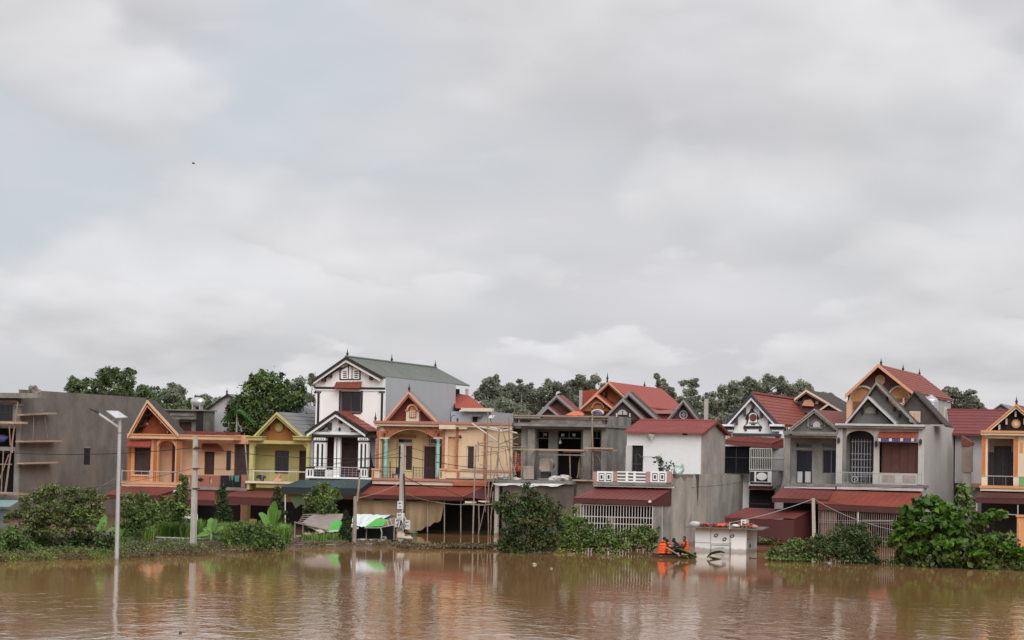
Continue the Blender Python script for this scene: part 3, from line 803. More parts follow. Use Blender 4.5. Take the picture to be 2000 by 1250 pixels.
    awning(T, (235, 951, -1.3), (353, 952.5, -1.3), (202, 965.5, -4.2), (309, 967, -4.2), MAROON, 10, DKMAROON, sides='rl')
    awning(T, (339, 958, -1.1), (420, 960, -1.1), (308, 973.5, -4.6), (419, 976.5, -4.6), MAROON, 11, DKMAROON, sides='rl')
    awning(T, (466, 958.5, -1.1), (552, 960, -1.1), (431, 968.5, -4.3), (550, 972.5, -4.3), MAROON, 16, DKMAROON, sides='rl')
    return T
house_orange()
def orange_bits():
    T = Thing('clothes_rack', 'teal clothes hanging to dry beside the brick parapet', 'clothes', S(456, 951, -.3))
    T.part('rail', DKMETAL, MB().tpx((438, 929, -.4), (470, 929, -.4), .025).tpx((454, 929, -.4), (454, 951, -.4), .025))
    for x0, x1, y1 in ((447.5, 450, 940), (451, 456, 938), (458, 467.5, 941)):
        T.part('garment', TEALC, MB().poly([(x0, 928.6), (x1, 928.6), (x1 - 1.5, y1), (x0 + 1, y1 - .5)], -.46, -.38))
    single('white_bag', 'white bag lying on the maroon awning below the pink parapet', 'bag', SACKW, MB().blob(S(343, 962, -2.0), (.35, .3, .22), random.Random(8)), S(343, 965, -2.0), smooth=True)
orange_bits()

# ------------------------------------------------------------------ house 3: yellow house
def house_yellow():
    T = Thing('terraced_house', 'small yellow-green house with orange-brown gable and round yellow medallion', 'house', S(540, 1066, 0))
    vb = B(614, 811, A(539.5, 806, -.4)[0])[0]
    roof = T.part('roof', GREYROOF, MB().chev((494, 853), (539.5, 805), (594, 853), 4, -.4, vb))
    e0 = S(594, 853, -.4); r0 = S(539.5, 805, -.4)
    courses(T, roof, GREYROOF, (e0[0], 0.2, e0[2]), (e0[0], vb, e0[2]), (r0[0], 0.2, r0[2]), (r0[0], vb, r0[2]), 6, .06, 'roof_sheet')
    barge(T, (493, 853), (539.5, 805), (593, 853), 5, -.55, YELLOW, roof, .14)
    barge(T, (500, 853), (540, 812), (586, 853), 3, -.45, YELD, roof, .1)
    T.part('gable_wall', ORBRN, MB().poly([(500, 860), (539.5, 813), (588, 860)], .6, .85))
    c = A(545.8, 834, .6)
    T.part('medallion', YELLOW, MB().disc(c, .31, .46, .598))
    T.part('medallion_ring', YELD, MB().ring(c, .33, .40, .43, .598))
    for x in (523, 562): T.part('gable_bracket', DKWOOD, MB().px(x, 833, x + 2, 840, .3, .598))
    T.part('cornice_cap', YELD, MB().px(480, 853.5, 511, 860, -.6, .5))
    T.part('cornice_cap', YELD, MB().px(572, 853.5, 602, 860, -.6, .5))
    T.part('cornice_lip', YELLOW, MB().px(478.5, 851.5, 511.5, 853.3, -.7, .5))
    T.part('cornice_lip', YELLOW, MB().px(571, 851.5, 603, 853.3, -.7, .5))
    T.part('beam', YELLOW, MB().px(485, 860.3, 603, 867, -.05, .35))
    T.part('column', YELLOW, MB().px(486, 867.2, 494.5, 942, -.05, .35))
    T.part('column', YELLOW, MB().px(597.5, 867.2, 603.5, 942, -.05, .35))
    for x, s in ((494.6, 1), (597.4, -1)):
        T.part('corner_bracket', YELD, MB().poly([(x, 867.2), (x + s * 7, 867.2), (x, 876)], .0, .3))
    v = 1.7
    T.part('porch_wall', YELD, MB().holes(486, 861, 604, 941, v, v + .25, [(536.5, 880, 564, 925), (584, 880, 599, 941)]))
    T.part('porch_side', YELD, MB().px(486, 868, 489, 942, .36, v - .002))
    T.part('porch_ceiling', YELD, MB().box(A(488, 862, 0)[0], A(601, 862, 0)[0], .36, v - .003, A(545, 861.5, 0)[1], A(545, 860.5, 0)[1]))
    window(T, 536.5, 880, 564, 925, v, REDWOOD, GLASS, 2, 1, .1)
    door(T, 584, 880, 599, 941, v, DKWOOD, 1, REDWOOD)
    T.part('balcony_slab', CREAMT, MB().px(479, 940.5, 580, 944.5, -1.2, 1.7))
    T.part('balcony_band', YELD, MB().px(500, 944.8, 581, 953, -1.0, -.1))
    T.part('balcony_pier', YELLOW, MB().px(482, 944.8, 487, 956, -1.0, -.1))
    railing(T, 495, 597, 921, 940, -.95, WHMETAL, 6, .045, .010, (), posts=(0, 1))
    T.part('side_strip', PL_GREY, MB().px(604, 852, 613, 940, .4, 1.0))
    u0, u1 = A(487, 900, 1.9)[0], A(603, 900, 1.9)[0]
    T.part('body', YELD, MB().box(u0, u1, v + .26, vb, A(540, 942, 0)[1], A(540, 857, 0)[1]))
    ground_floor(T, 484, 606, 945, .4, vb, YELD, [(490, 600, 980)])
    return T
house_yellow()
def yellow_bits():
    single('orange_sunlounger', 'orange plastic seat leaning on the yellow balcony', 'seat', SALMON,
           MB().poly([(534, 938), (541, 931), (544, 927), (546, 928), (543, 934), (549, 937), (549, 939.5), (534, 939.5)], -.2, .3), S(541, 940, 0))
    single('potted_plant', 'dark pot with low plant on the yellow balcony', 'plant pot', DKMETAL, MB().lathe(S(512, 940, -.3), [(.14, 0), (.2, .3), (.16, .32)], 10).blob(S(509, 932, -.3), (.4, .3, .15), random.Random(5), rough=.5), S(512, 940, -.3))
yellow_bits()

# ------------------------------------------------------------------ house 4: tall white house with black trim
def house_white_tall():
    T = Thing('terraced_house', 'tall white house with black trim, green-grey roof and grey side wall', 'house', S(680, 1060, 0))
    v = 2.6                                   # tower front
    ua, za = A(675, 697, v - .6)
    ur, zr = A(744.5, 734, v - .6)
    vb = B(852, 718.5, ua)[0]
    Lp, Ap, Rp = (609, 742), (675.5, 697), (746, 734)
    roof = T.part('roof', GREENROOF, MB().chev(Lp, Ap, Rp, 3, v - .6, vb))
    barge(T, (608, 743), (675.5, 696), (747, 736), 5.5, v - .75, BLACK, roof, .14)
    barge(T, (612, 746), (675.5, 702.5), (742, 740), 4.5, v - .62, WHITE, roof, .12)
    # ribs of the sheet roof
    e0 = (ur, zr)
    n = 26
    rb = MB()
    for i in range(n + 1):
        vv = v - .5 + (vb - v + .4) * i / n
        rb.tube((ua, vv, za + .01), (ur, vv, zr + .01), .035, n=4)
    T.part('roof_ribs', GREENROOF, rb, roof)
    T.part('ridge_cap', GREENROOF, MB().tube((ua, v - .6, za + .05), (ua, vb, za + .05), .09), roof)
    T.part('front_gable', WHITE, MB().poly([(616, 759), (616, 742), (675.5, 702), (750, 740), (750, 759)], v, v + .3))
    win = (665.5, 764.5, 704.5, 805)
    T.part('front_wall', WHITE, MB().holes(616, 760.6, 750.5, 853, v, v + .3, [win]))
    T.part('string_course', BLACK, MB().px(615, 756, 751, 760, v - .14, v - .002))
    T.part('string_course', WHITE, MB().px(615, 760.3, 751, 763, v - .10, v - .002))
    for x0, x1 in ((616.5, 626), (740.5, 750.5)):
        m_ = (x0 + x1) / 2
        T.part('corner_pilaster', WHITE, MB().px(x0, 763.2, x1, 846, v - .08, v - .002))
        T.part('pilaster_stripe', BLACK, MB().px(m_ - 2.2, 768, m_ + 2.2, 843, v - .11, v - .082))
        T.part('pilaster_cap', BLACK, MB().px(x0 - 1, 764, x1 + 1, 767, v - .15, v - .11))
    T.part('window_surround', BLACK, MB().px(662, 762, 665.3, 805.5, v - .06, v - .002).px(704.7, 762, 708, 805.5, v - .06, v - .002).px(665.3, 805.2, 704.7, 808, v - .06, v - .002))
    window(T, *win, v, REDWOOD, GLASS, 2, 1, .12)
    awning(T, (657, 746, v - .01), (707, 745, v - .01), (652.5, 757, v - .8), (703, 757, v - .8), REDSHEET, 2, MAROON, 'window_hood', 'r', .35)
    # louvred gable vents
    vent = T.part('gable_vent', BLACK, MB().poly([(663, 742), (663, 722), (682, 712), (704, 722), (704, 742)], v - .05, v - .002))
    for pts in ([(665.5, 740), (665.5, 723.5), (679.5, 716), (679.5, 740)], [(688.5, 740), (688.5, 716), (701.5, 722.5), (701.5, 740)]):
        T.part('vent_panel', WHITE, MB().poly(pts, v - .09, v - .052), vent)
    T.part('vent_post', WHITE, MB().px(681.5, 715, 686.5, 740, v - .10, v - .052), vent)
    for k in range(4):
        for x in (670, 692): T.part('vent_slat', BLACK, MB().px(x, 725 + k * 3.6, x + 7, 726.6 + k * 3.6, v - .12, v - .092), vent)
    for x, y, h in ((630, 737, 8), (642, 729, 8), (721, 733, 9), (662, 717, 5), (684, 708, 8)):
        T.part('gable_bracket', BLACK, MB().px(x, y, x + 3, y + h, v - .5, v - .004))
    T.part('soffit_strip', BLACK, MB().poly([(628, 742), (661, 718), (661, 721), (628, 745)], v - .10, v - .004))
    # side and body
    u0, u1 = A(617, 800, v)[0], A(750.5, 800, v)[0]
    vs = B(889.5, 790, u1)[0]
    zt = A(746, 735.5, v)[1]
    T.part('side_wall', GREYW, MB().box(u1 - .25, u1, v + .302, vs, A(700, 935, 0)[1], zt - .03))
    T.part('left_wall', GREYW, MB().box(u0, u0 + .25, v + .302, vs, A(700, 935, 0)[1], zt - .5))
    T.part('rear_bay', INSIDE, MB().box(u0 + .3, u1 - .9, vs - 1, vb - .3, A(700, 935, 0)[1], zt - .35))
    T.part('rear_bay_panel', MAROON, MB().box(u1 - .88, u1 - .8, vs + .2, vb - .6, zt - 5.2, zt - 2.6))
    T.part('rear_bay_rail', LGREY, MB().box(u1 - .25, u1, vs + .02, vb - .4, zt - 2.3, zt - 2.0).box(u1 - .25, u1, vs + .02, vb - .4, zt - 5.6, zt - 5.2).box(u1 - .25, u1, vb - .6, vb - .4, zt - 8, zt - .3))
    for x, y0, y1 in ((678.8, 680, 697), (765.5, 691, 708), (850.5, 703, 719)):
        vv = B(x, y1, ua)[0]
        finial(T, x, y0, y1, vv)
    # porch
    pv = -.3
    PL, PA, PR = (597, 843), (655, 803), (716, 843)
    pr = T.part('porch_roof', REDTILE, MB().chev(PL, PA, PR, 3, pv, v - .01))
    e = S(718, 843.5, pv); r_ = S(655, 803, pv)
    courses(T, pr, REDTILE, (e[0] + .1, pv + .1, e[2]), (e[0] + .1, v - .02, e[2]), (r_[0], pv + .1, r_[2]), (r_[0], v - .02, r_[2]), 6)
    barge(T, (595, 844), (655, 802), (717, 844), 5, pv - .15, BLACK, pr, .14)
    barge(T, (599, 848), (655, 808.5), (713, 848), 5, pv - .03, WHITE, pr, .1)
    T.part('porch_gable', WHITE, MB().poly([(610, 849), (655, 813), (703, 849)], pv + .6, pv + .85))
    T.part('gable_relief', ORN, MB().poly([(645, 846), (656, 838), (661, 834), (668, 834), (673, 838), (684, 846)], pv + .5, pv + .598))
    T.part('relief_boss', BLACK, MB().disc(A(663.5, 838.5, pv + .48), .1, pv + .44, pv + .498, 12, .16))
    for x, y, h in ((640, 825, 15), (661, 819, 8), (683, 827, 12)):
        T.part('gable_bracket', BLACK, MB().px(x, y, x + 4, y + h, pv + .1, pv + .598))
    T.part('bracket_strip', BLACK, MB().poly([(622, 841), (641, 828), (641, 831), (622, 844)], pv + .4, pv + .598))
    for k in range(3): T.part('gable_slat', BLACK, MB().px(624 + k * 3, 846 - k * 3.5, 640, 847.2 - k * 3.5, pv + .5, pv + .598).px(685, 846 - k * 3.5, 698 - k * 3, 847.2 - k * 3.5, pv + .5, pv + .598))
    T.part('beam', WHITE, MB().px(608, 844, 708, 849, pv + .4, pv + .598))
    T.part('beam', BLACK, MB().px(609, 849.2, 736, 854, pv + .2, pv + 1.0))
    T.part('porch_ceiling', GREYW, MB().box(A(609, 852, 0)[0], A(740, 852, 0)[0], .8, v - .01, A(660, 853.5, 0)[1], A(660, 851, 0)[1]))
    for x0, x1 in ((613.5, 634), (699.5, 717.5)):
        T.part('column', WHITE, MB().px(x0, 861.5, x1, 917, -.1, .45))
        w = (x1 - x0)
        T.part('column_stripe', BLACK, MB().px(x0 + w * .24, 867, x0 + w * .44, 913, -.13, -.102).px(x0 + w * .68, 867, x0 + w * .85, 913, -.13, -.102))
        T.part('capital', WHITE, MB().px(x0 - .5, 855, x1 + .5, 860, -.16, .5))
        T.part('capital_band', BLACK, MB().px(x0 - .8, 860.2, x1 + .8, 863, -.2, .5))
        for k in (.2, .42, .66, .86): T.part('capital_hole', BLACK, MB().px(x0 + w * k - .8, 856.3, x0 + w * k + .8, 858.8, -.2, -.162))
    T.part('middle_post', WHITE, MB().px(652, 854.2, 664, 932, .5, .8))
    T.part('middle_post_groove', BLACK, MB().px(656.6, 856, 657.8, 930, .46, .498))
    T.part('porch_wall', mat('maroon_porch_paint', (0.075, 0.035, 0.035), var=0.2), MB().px(600, 854, 745, 935, 1.9, 2.2))
    T.part('porch_side', GREYW, MB().px(604, 854, 612, 933, .3, 1.8))
    T.part('porch_side', GREYW, MB().px(733, 854, 737, 935, .0, 1.8))
    def curtain(pts):
        T.part('curtain', CURTGR, MB().poly(pts, .82, .9))
    curtain([(630, 854), (641, 854), (638, 880), (634.5, 912), (631, 912)])
    curtain([(719.5, 854), (735, 854), (735, 911), (729, 911), (725, 890)])
    T.part('balcony_slab', WHITE, MB().px(597, 932, 727, 935, -1.1, 2))
    for x0, x1 in ((598, 610.5), (704, 717)):
        T.part('balcony_pier', WHITE, MB().px(x0, 915, x1, 931.8, -1.05, -.75))
        T.part('pier_stripe', BLACK, MB().px(x0 + 3.3, 917.5, x0 + 6, 929, -1.08, -1.052).px(x0 + 9, 917.5, x0 + 11, 929, -1.08, -1.052))
        T.part('pier_cap', BLACK, MB().px(x0 - 1, 912, x1 + 1, 914.8, -1.1, -.7))
    railing(T, 611, 704, 912.5, 931.5, -.9, RAILM, 12, .035, .010, (.25, .5, .75), posts=())
    T.part('railing_post', WHITE, MB().px(651, 915, 662, 931.8, -.88, -.6))
    railing(T, 718, 727, 914, 931.5, -.9, DKMETAL, 3, .03, .012, (.25, .5, .75), posts=())
    ground_floor(T, 600, 730, 936, .4, 16, GREYW, [(612, 722, 975)])
    aw = awning(T, (588, 937, -1.0), (727, 937, -1.0), (549, 950.5, -4.6), (706, 953.5, -4.6), TEALSHEET, 13, mat('black_teal_canvas', (0.022, 0.03, 0.034), rough=.7), sides='rl')
    for x, y in ((560, 975), (557, 990)): pass
    T.part('awning_post', WHMETAL, MB().tpx((557, 955, -4.4), (557, 1050, -4.4), .05))
    T.part('green_curtain', mat('olive_green_cloth', (0.085, 0.115, 0.06), rough=.9, var=.15), MB().poly([(563, 966), (596, 966), (596, 988), (588, 985), (577, 993)], -4.2, -4.1))
    return T
house_white_tall()
def white_bits():
    single('motorbike_parts', 'grey and red household things piled behind the black balcony rail', 'furniture', REDWOOD, MB().px(686, 921, 697, 930, -.3, .2), S(690, 931, 0))
    single('washing_machine', 'white appliance standing on the balcony of the white house', 'appliance', CERAM, MB().px(635, 918, 650, 931, -.3, .4).disc(A(643, 925, -.32), .16, -.34, -.302), S(642, 931, 0))
    T = Thing('stacked_chairs', 'stack of dark plastic chairs behind the left balcony pier', 'chairs', S(622, 931, 0))
    for k in range(4): T.part('seat', DKMETAL, MB().px(615, 920 + 2.6 * k, 631, 921.8 + 2.6 * k, -.4, .1))
    T.part('frame', RAILM, MB().tpx((616, 918, -.3), (616, 931, -.3), .025).tpx((630, 918, -.3), (630, 931, -.3), .025))
    single('blue_basin', 'small dark blue basin on the balcony floor of the white house', 'basin', BLUEC, MB().lathe(S(669, 931, -.2), [(.2, 0), (.28, .22), (.25, .22)], 12), S(669, 931, -.2))
white_bits()
# ------------------------------------------------------------------ house 5: cream house with brick arch
def quoins(T, x0, x1, y0, y1, v, n, m=None):
    """stack of trim bricks with pale joints behind them"""
    T.part('quoin_backing', CREAMT, MB().px(x0, y0, x1, y1, v, v + .03))
    h = (y1 - y0) / n
    u0, u1, zb, zt = rect(x0 + .6, y0 + .5, x1 - .6, y0 + h - .5, v - .05)
    dz = (A((x0 + x1) / 2, y0, v)[1] - A((x0 + x1) / 2, y1, v)[1]) / n
    T.copies('brick', m or BRICKT, MB().box(u0, u1, v - .05, v - .002, zb, zt), [(0, 0, -dz * k) for k in range(n)])

def house_cream():
    T = Thing('terraced_house', 'cream house with orange brick arch over the balcony and dark red gable', 'house', S(840, 1042, 0))
    gv = -.2
    vb = 15
    ua = A(797.6, 764, gv)[0]
    vr = .9
    roof = T.part('roof', GREYROOF, MB().chev((748, 824), (797.6, 764), (857, 824), 4, gv, vr))
    barge(T, (747, 824), (797.6, 764), (855, 824), 5.5, gv - .15, SALMON, roof, .14)
    barge(T, (753, 824), (797.6, 771.5), (848, 824), 3.2, gv, PINKT, roof, .12)
    T.part('gable_wall', MAROONW, MB().poly([(756, 824), (798, 775), (848, 824)], gv + .9, gv + 1.1))
    T.part('niche', CREAMT, MB().px(793, 803, 818, 824, gv + .5, gv + .898))
    nw = T.part('niche_window', BRICKT, MB().px(799.5, 800, 812.5, 816, gv + .4, gv + .498).disc(A(806, 800, gv + .4), .27, gv + .402, gv + .5))
    T.part('niche_arch', SALMON, MB().ring(A(805.5, 801, gv + .4), .36, .50, gv + .3, gv + .6, 14, 0, math.pi), nw)
    for k in range(3): T.part('niche_bar', CREAMT, MB().px(801.5 + 3.4 * k, 801, 802.6 + 3.4 * k, 815, gv + .36, gv + .398), nw)
    for k in range(3): T.part('niche_bar', CREAMT, MB().px(800, 803 + 4.4 * k, 812, 804 + 4.4 * k, gv + .37, gv + .398), nw)
    for x0 in (791, 814): T.part('niche_capital', SALMON, MB().px(x0, 800.5, x0 + 6, 803, gv + .4, gv + .9))
    finial(T, 799.5, 748, 765, gv)
    finial(T, 733.6, 804, 824, -.3)
    T.part('parapet', PINKT, MB().px(729, 823.5, 1000, 828.5, -.6, .6))
    T.part('parapet_band', CREAMT, MB().px(731, 828.8, 1000, 833.5, -.45, .5))
    T.part('roof_deck', SLAB, MB().box(A(731, 830, .6)[0], A(1000, 832, .6)[0], .61, vb, A(860, 829, 0)[1] - .2, A(860, 827, 0)[1]))
    # arch of trim bricks over the balcony
    cx, ysp, yap = 803, 855, 839
    (uc, zs), (_, zp) = A(cx, ysp, 0), A(cx, yap, 0)
    ru = A(847, ysp, 0)[0] - uc
    rise = zp - zs
    Rr = (ru * ru + rise * rise) / (2 * rise); cz = zp - Rr
    half = math.asin(min(1, ru / Rr))
    ztop = A(cx, 833.8, 0)[1]
    uL, uR = A(741.5, 845, 0)[0], A(864, 845, 0)[0]
    n = 16
    bk = MB()
    def pt(t): return (uc + Rr * math.sin(t), cz + Rr * math.cos(t))
    for i in range(n):
        t0, t1 = -half + 2 * half * i / n, -half + 2 * half * (i + 1) / n
        p0, p1 = pt(t0), pt(t1)
        bk.prism([p0, p1, (p1[0], ztop), (p0[0], ztop)], .03, .3)
    for a, b in ((uL, uc - ru), (uc + ru, uR)): bk.box(a, b, .03, .3, zs, ztop)
    T.part('arch_wall', CREAMT, bk)
    k = 19
    for i in range(k):
        t0, t1 = -half + 2 * half * (i + .1) / k, -half + 2 * half * (i + .9) / k
        p0, p1 = pt(t0), pt(t1)
        f = lambda p, t: (p[0] + (ztop - .03 - p[1]) * math.tan(t * .9), ztop - .03)
        q0, q1 = f(p0, t0), f(p1, t1)
        T.part('brick', BRICKT, MB().prism([(p0[0], p0[1] + .06), (p1[0], p1[1] + .06), q1, q0], -.03, .028))
    for x0, x1 in ((742.5, 758), (848, 863.5)):
        T.part('brick', BRICKT, MB().px(x0, 842, x1, 854, -.03, .028))
        T.part('wall_lamp', DKMETAL, MB().px((x0 + x1) / 2 - 1.5, 846, (x0 + x1) / 2 + 1.5, 851, -.2, -.032))
        T.part('corbel', CREAMT, MB().px(x0 - 1, 854.3, x1 + 1, 857, -.06, .31))
    quoins(T, 735, 741.8, 834, 915, 0, 9)
    quoins(T, 863.2, 870, 834, 918, 0, 9)
    quoins(T, 890, 896.5, 838, 918, 0, 8)
    quoins(T, 945, 950.5, 838, 918, 0, 8)
    T.part('pier', CREAM, MB().px(734.5, 833.8, 742.2, 935, .032, .3))
    T.part('pier', CREAM, MB().px(862.8, 833.8, 870.5, 935, .032, .3))
    # right wing wall with niche
    T.part('wing_wall', CREAM, MB().holes(870.6, 833.8, 1000, 918, .04, .3, [(874.5, 853, 889, 917), (911, 871, 926, 917)]))
    c = A(881.7, 853, .04); rr = A(889, 853, .04)[0] - c[0]
    T.part('niche_back', PEACH, MB().px(874.5, 842, 889, 917, .31, .35))
    T.part('niche_head', CREAM, MB().ring(c, rr * .2, rr * .98, .16, .18, 12, 0, math.pi))
    T.part('niche_moulding', CREAMT, MB().ring(c, rr * 1.0, rr * 1.14, .0, .038, 12, 0, math.pi))
    window(T, 911, 871, 926, 917, .04, CREAMT, CURTBR, 1, 1, .07)
    T.part('capping_block', CREAMT, MB().px(857.5, 829.5, 889.5, 838, -.62, -.452))
    T.part('capping_block', CREAMT, MB().px(896, 834, 912, 838, -.4, .03))
    # porch
    v = 1.8
    T.part('porch_wall', CRYEL, MB().holes(741, 834, 866, 936, v, v + .25, [(774, 855.5, 806.5, 921), (825.5, 855.5, 863, 936)]))
    T.part('porch_side', CRYEL, MB().px(742.3, 835, 745.5, 936, .31, v - .01))
    T.part('porch_ceiling', CREAMT, MB().box(A(743, 835, 0)[0], A(866, 835, 0)[0], .31, v - .01, ztop - .05, ztop + .05))
    window(T, 775, 868, 806, 920, v, CREAMT, CURTBR, 2, 1, .1)
    window(T, 775, 855.5, 806, 866.5, v, CREAMT, GLASS, 1, 1, .09, name='transom')
    window(T, 838, 855.5, 863, 868, v, CREAMT, GLASS, 1, 1, .09, name='transom')
    door(T, 825.5, 870, 851, 936, v, DKWOOD, 2, CREAMT)
    window(T, 851.5, 870, 863, 920, v, CREAMT, CURTBR, 1, 1, .06)
    T.part('transom_infill', CRYEL, MB().px(825.5, 855.5, 837.8, 869.8, v + .02, v + .2))
    T.part('window_lintel', PINKT, MB().px(769, 850, 811, 855, v - .15, v - .003))
    T.part('window_lintel', PINKT, MB().px(834, 850, 866, 855, v - .15, v - .003))
    for x in (752, 854):
        u, zb = A(x, 934, .1); zt = A(x, 857, .1)[1]
        T.part('turquoise_column', TEALP, MB().lathe((u, .15, zb), [(.19, 0), (.19, .1), (.16, .2), (.165, zt - zb - .5), (.12, zt - zb - .25), (.2, zt - zb - .1), (.2, zt - zb)], 12), smooth=True)
    # balcony
    T.part('balcony_slab', PINKT, MB().px(726, 935.5, 952, 940, -1.2, 1.9))
    T.part('balcony_band', CREAMT, MB().px(727, 940.2, 950, 947.5, -1.05, .2))
    for x0, x1 in ((726, 741), (858, 870)):
        T.part('balcony_pier', CREAM, MB().px(x0, 918.5, x1, 935.3, -1.1, -.6))
        T.part('pier_cap', SALMON, MB().px(x0 - 1, 915, x1 + 2, 918.3, -1.2, -.5))
        T.part('pier_brick', BRICKT, MB().px(x0 + 1.5, 921, x0 + 4.5, 932, -1.14, -1.102))
    T.part('wing_parapet', CREAM, MB().px(870.3, 921, 1000, 935.3, -1.0, -.7))
    T.part('wing_parapet_cap', SALMON, MB().px(870.3, 917.5, 1000, 920.8, -1.1, -.5))
    T.part('wing_slab', SLAB, MB().px(952.3, 935.6, 1000, 941, -1.0, 1.5))
    for x0, x1 in ((892, 897), (944, 949)): T.part('parapet_brick', BRICKT, MB().px(x0, 922, x1, 935, -1.05, -1.002))
    for x0, x1 in ((899, 942),): T.part('parapet_panel', CREAMT, MB().px(x0, 924, x1, 933, -1.03, -1.002))
    railing(T, 742, 783, 912.5, 935, -.9, DKMETAL, 8, .03, .012, (.3, .6), posts=())
    railing(T, 807, 850, 914, 935, -.9, DKMETAL, 7, .03, .012, (.25, .5, .75), posts=(0,))
    T.part('fascia_stripe', BRICKT, MB().px(885, 941, 950, 949, -1.3, -1.06))
    u0, u1 = A(735, 900, 2)[0], A(1000, 900, 2)[0]
    T.part('body', CREAM, MB().box(u0, u1, v + .26, vb, A(860, 937, 0)[1], A(860, 832, 0)[1]))
    ground_floor(T, 730, 1000, 941, .4, vb, mat('grey_shop_wall', (0.12, 0.11, 0.10), var=.2), [(735, 990, 980)])
    awning(T, (724, 949, -1.1), (945, 951, -1.1), (692.5, 964.5, -4.6), (905, 970, -4.6), REDSHEET, 8, DKMAROON, sides='rl')
    T.part('awning_sheet', DKMAROON, MB().quad3([S(905, 970, -4.5), S(958, 976, -4.2), S(958, 953, -1.0), S(944, 951, -1.0)], .05))
    # tan tarpaulin hung across the shop front in uneven folds, gathered up at its right end
    mb = MB(); n = 70; rows = 6
    vs = []
    for j in range(rows + 1):
        q = j / rows
        for i in range(n + 1):
            t = i / n
            x = 697 + (868 - 697) * t
            yt = 973.5 + 3.0 * math.sin(t * 7.5) ** 2 + 5 * t
            yb = 1040 if t < .68 else 1040 - 24 * (t - .68) / .32 + 1.5 * math.sin(t * 60)
            f = (math.sin(t * 41 + math.sin(t * 9) * 2) * .10 + math.sin(t * 15 + 1) * .16 + math.sin(t * 90) * .03) * (.25 + q)
            sh = q * 14 * max(0, t - .5)
            vs.append(S(x - sh, yt + (yb - yt) * q, -3.9 + f))
    k = n + 1
    mb.add(vs, [(j * k + i, j * k + i + 1, (j + 1) * k + i + 1, (j + 1) * k + i) for j in range(rows) for i in range(n)])
    T.part('tarpaulin_curtain', TARPT, mb, smooth=True)
    for x in (835, 868, 900): T.part('awning_post', WOODPOST, MB().tpx((x, 975, -4.0), (x, 1048, -4.0), .05))
    return T
house_cream()
def cream_bits():
    T = Thing('blue_chair', 'blue plastic chair behind the rail of the arched balcony', 'chair', S(772, 934, -.2))
    T.part('seat', BLUEC, MB().px(765, 925, 779, 927.5, -.4, .2))
    T.part('backrest', NAVYC, MB().px(773, 914, 782, 925, .1, .2))
    for x in (766, 777): T.part('leg', BLUEC, MB().px(x, 927.6, x + 2.4, 935, -.35, -.25))
    for x in (766, 777): T.part('leg', BLUEC, MB().px(x, 927.6, x + 2.4, 935, .05, .15))
    single('broom', 'dark wooden pole standing beside the blue chair', 'broom', DKWOOD, MB().tpx((762, 934, -.3), (762, 901, -.2), .05), S(762, 935, -.3))
    single('roof_lamp_arm', 'thin curved lamp bracket standing on the cream parapet', 'lamp', DKMETAL, MB().path([S(881, 824, .3), S(881, 816, .3), S(884, 812, .3), S(889, 811, .3)], .03).blob(S(893.5, 820, .3), (.09, .09, .16), random.Random(2), rough=.05), S(884, 824, .3))
    T = Thing('floodlight', 'dark floodlight fixed on the cream wing wall', 'lamp', S(898, 856, 0))
    T.part('arm', DKMETAL, MB().tpx((896, 852, -.05), (900, 850, -.4), .025)); T.part('lamp_head', DKMETAL, MB().lathe(S(899, 856, -.4), [(.04, .25), (.14, .1), (.12, 0), (.03, -.03)], 10))
    T = Thing('solar_lamp', 'small pale solar lamp on a bent bracket above the cream parapet', 'lamp', S(960, 826, 0))
    T.part('bracket', DKMETAL, MB().path([S(960, 826, 0), S(957, 818, 0), S(963, 812, 0)], .03)); T.part('panel', PANELM, MB().quad3([S(953, 816, -.4), S(962, 816, -.4), S(967, 811, .3), S(957, 811, .3)], .04))
cream_bits()

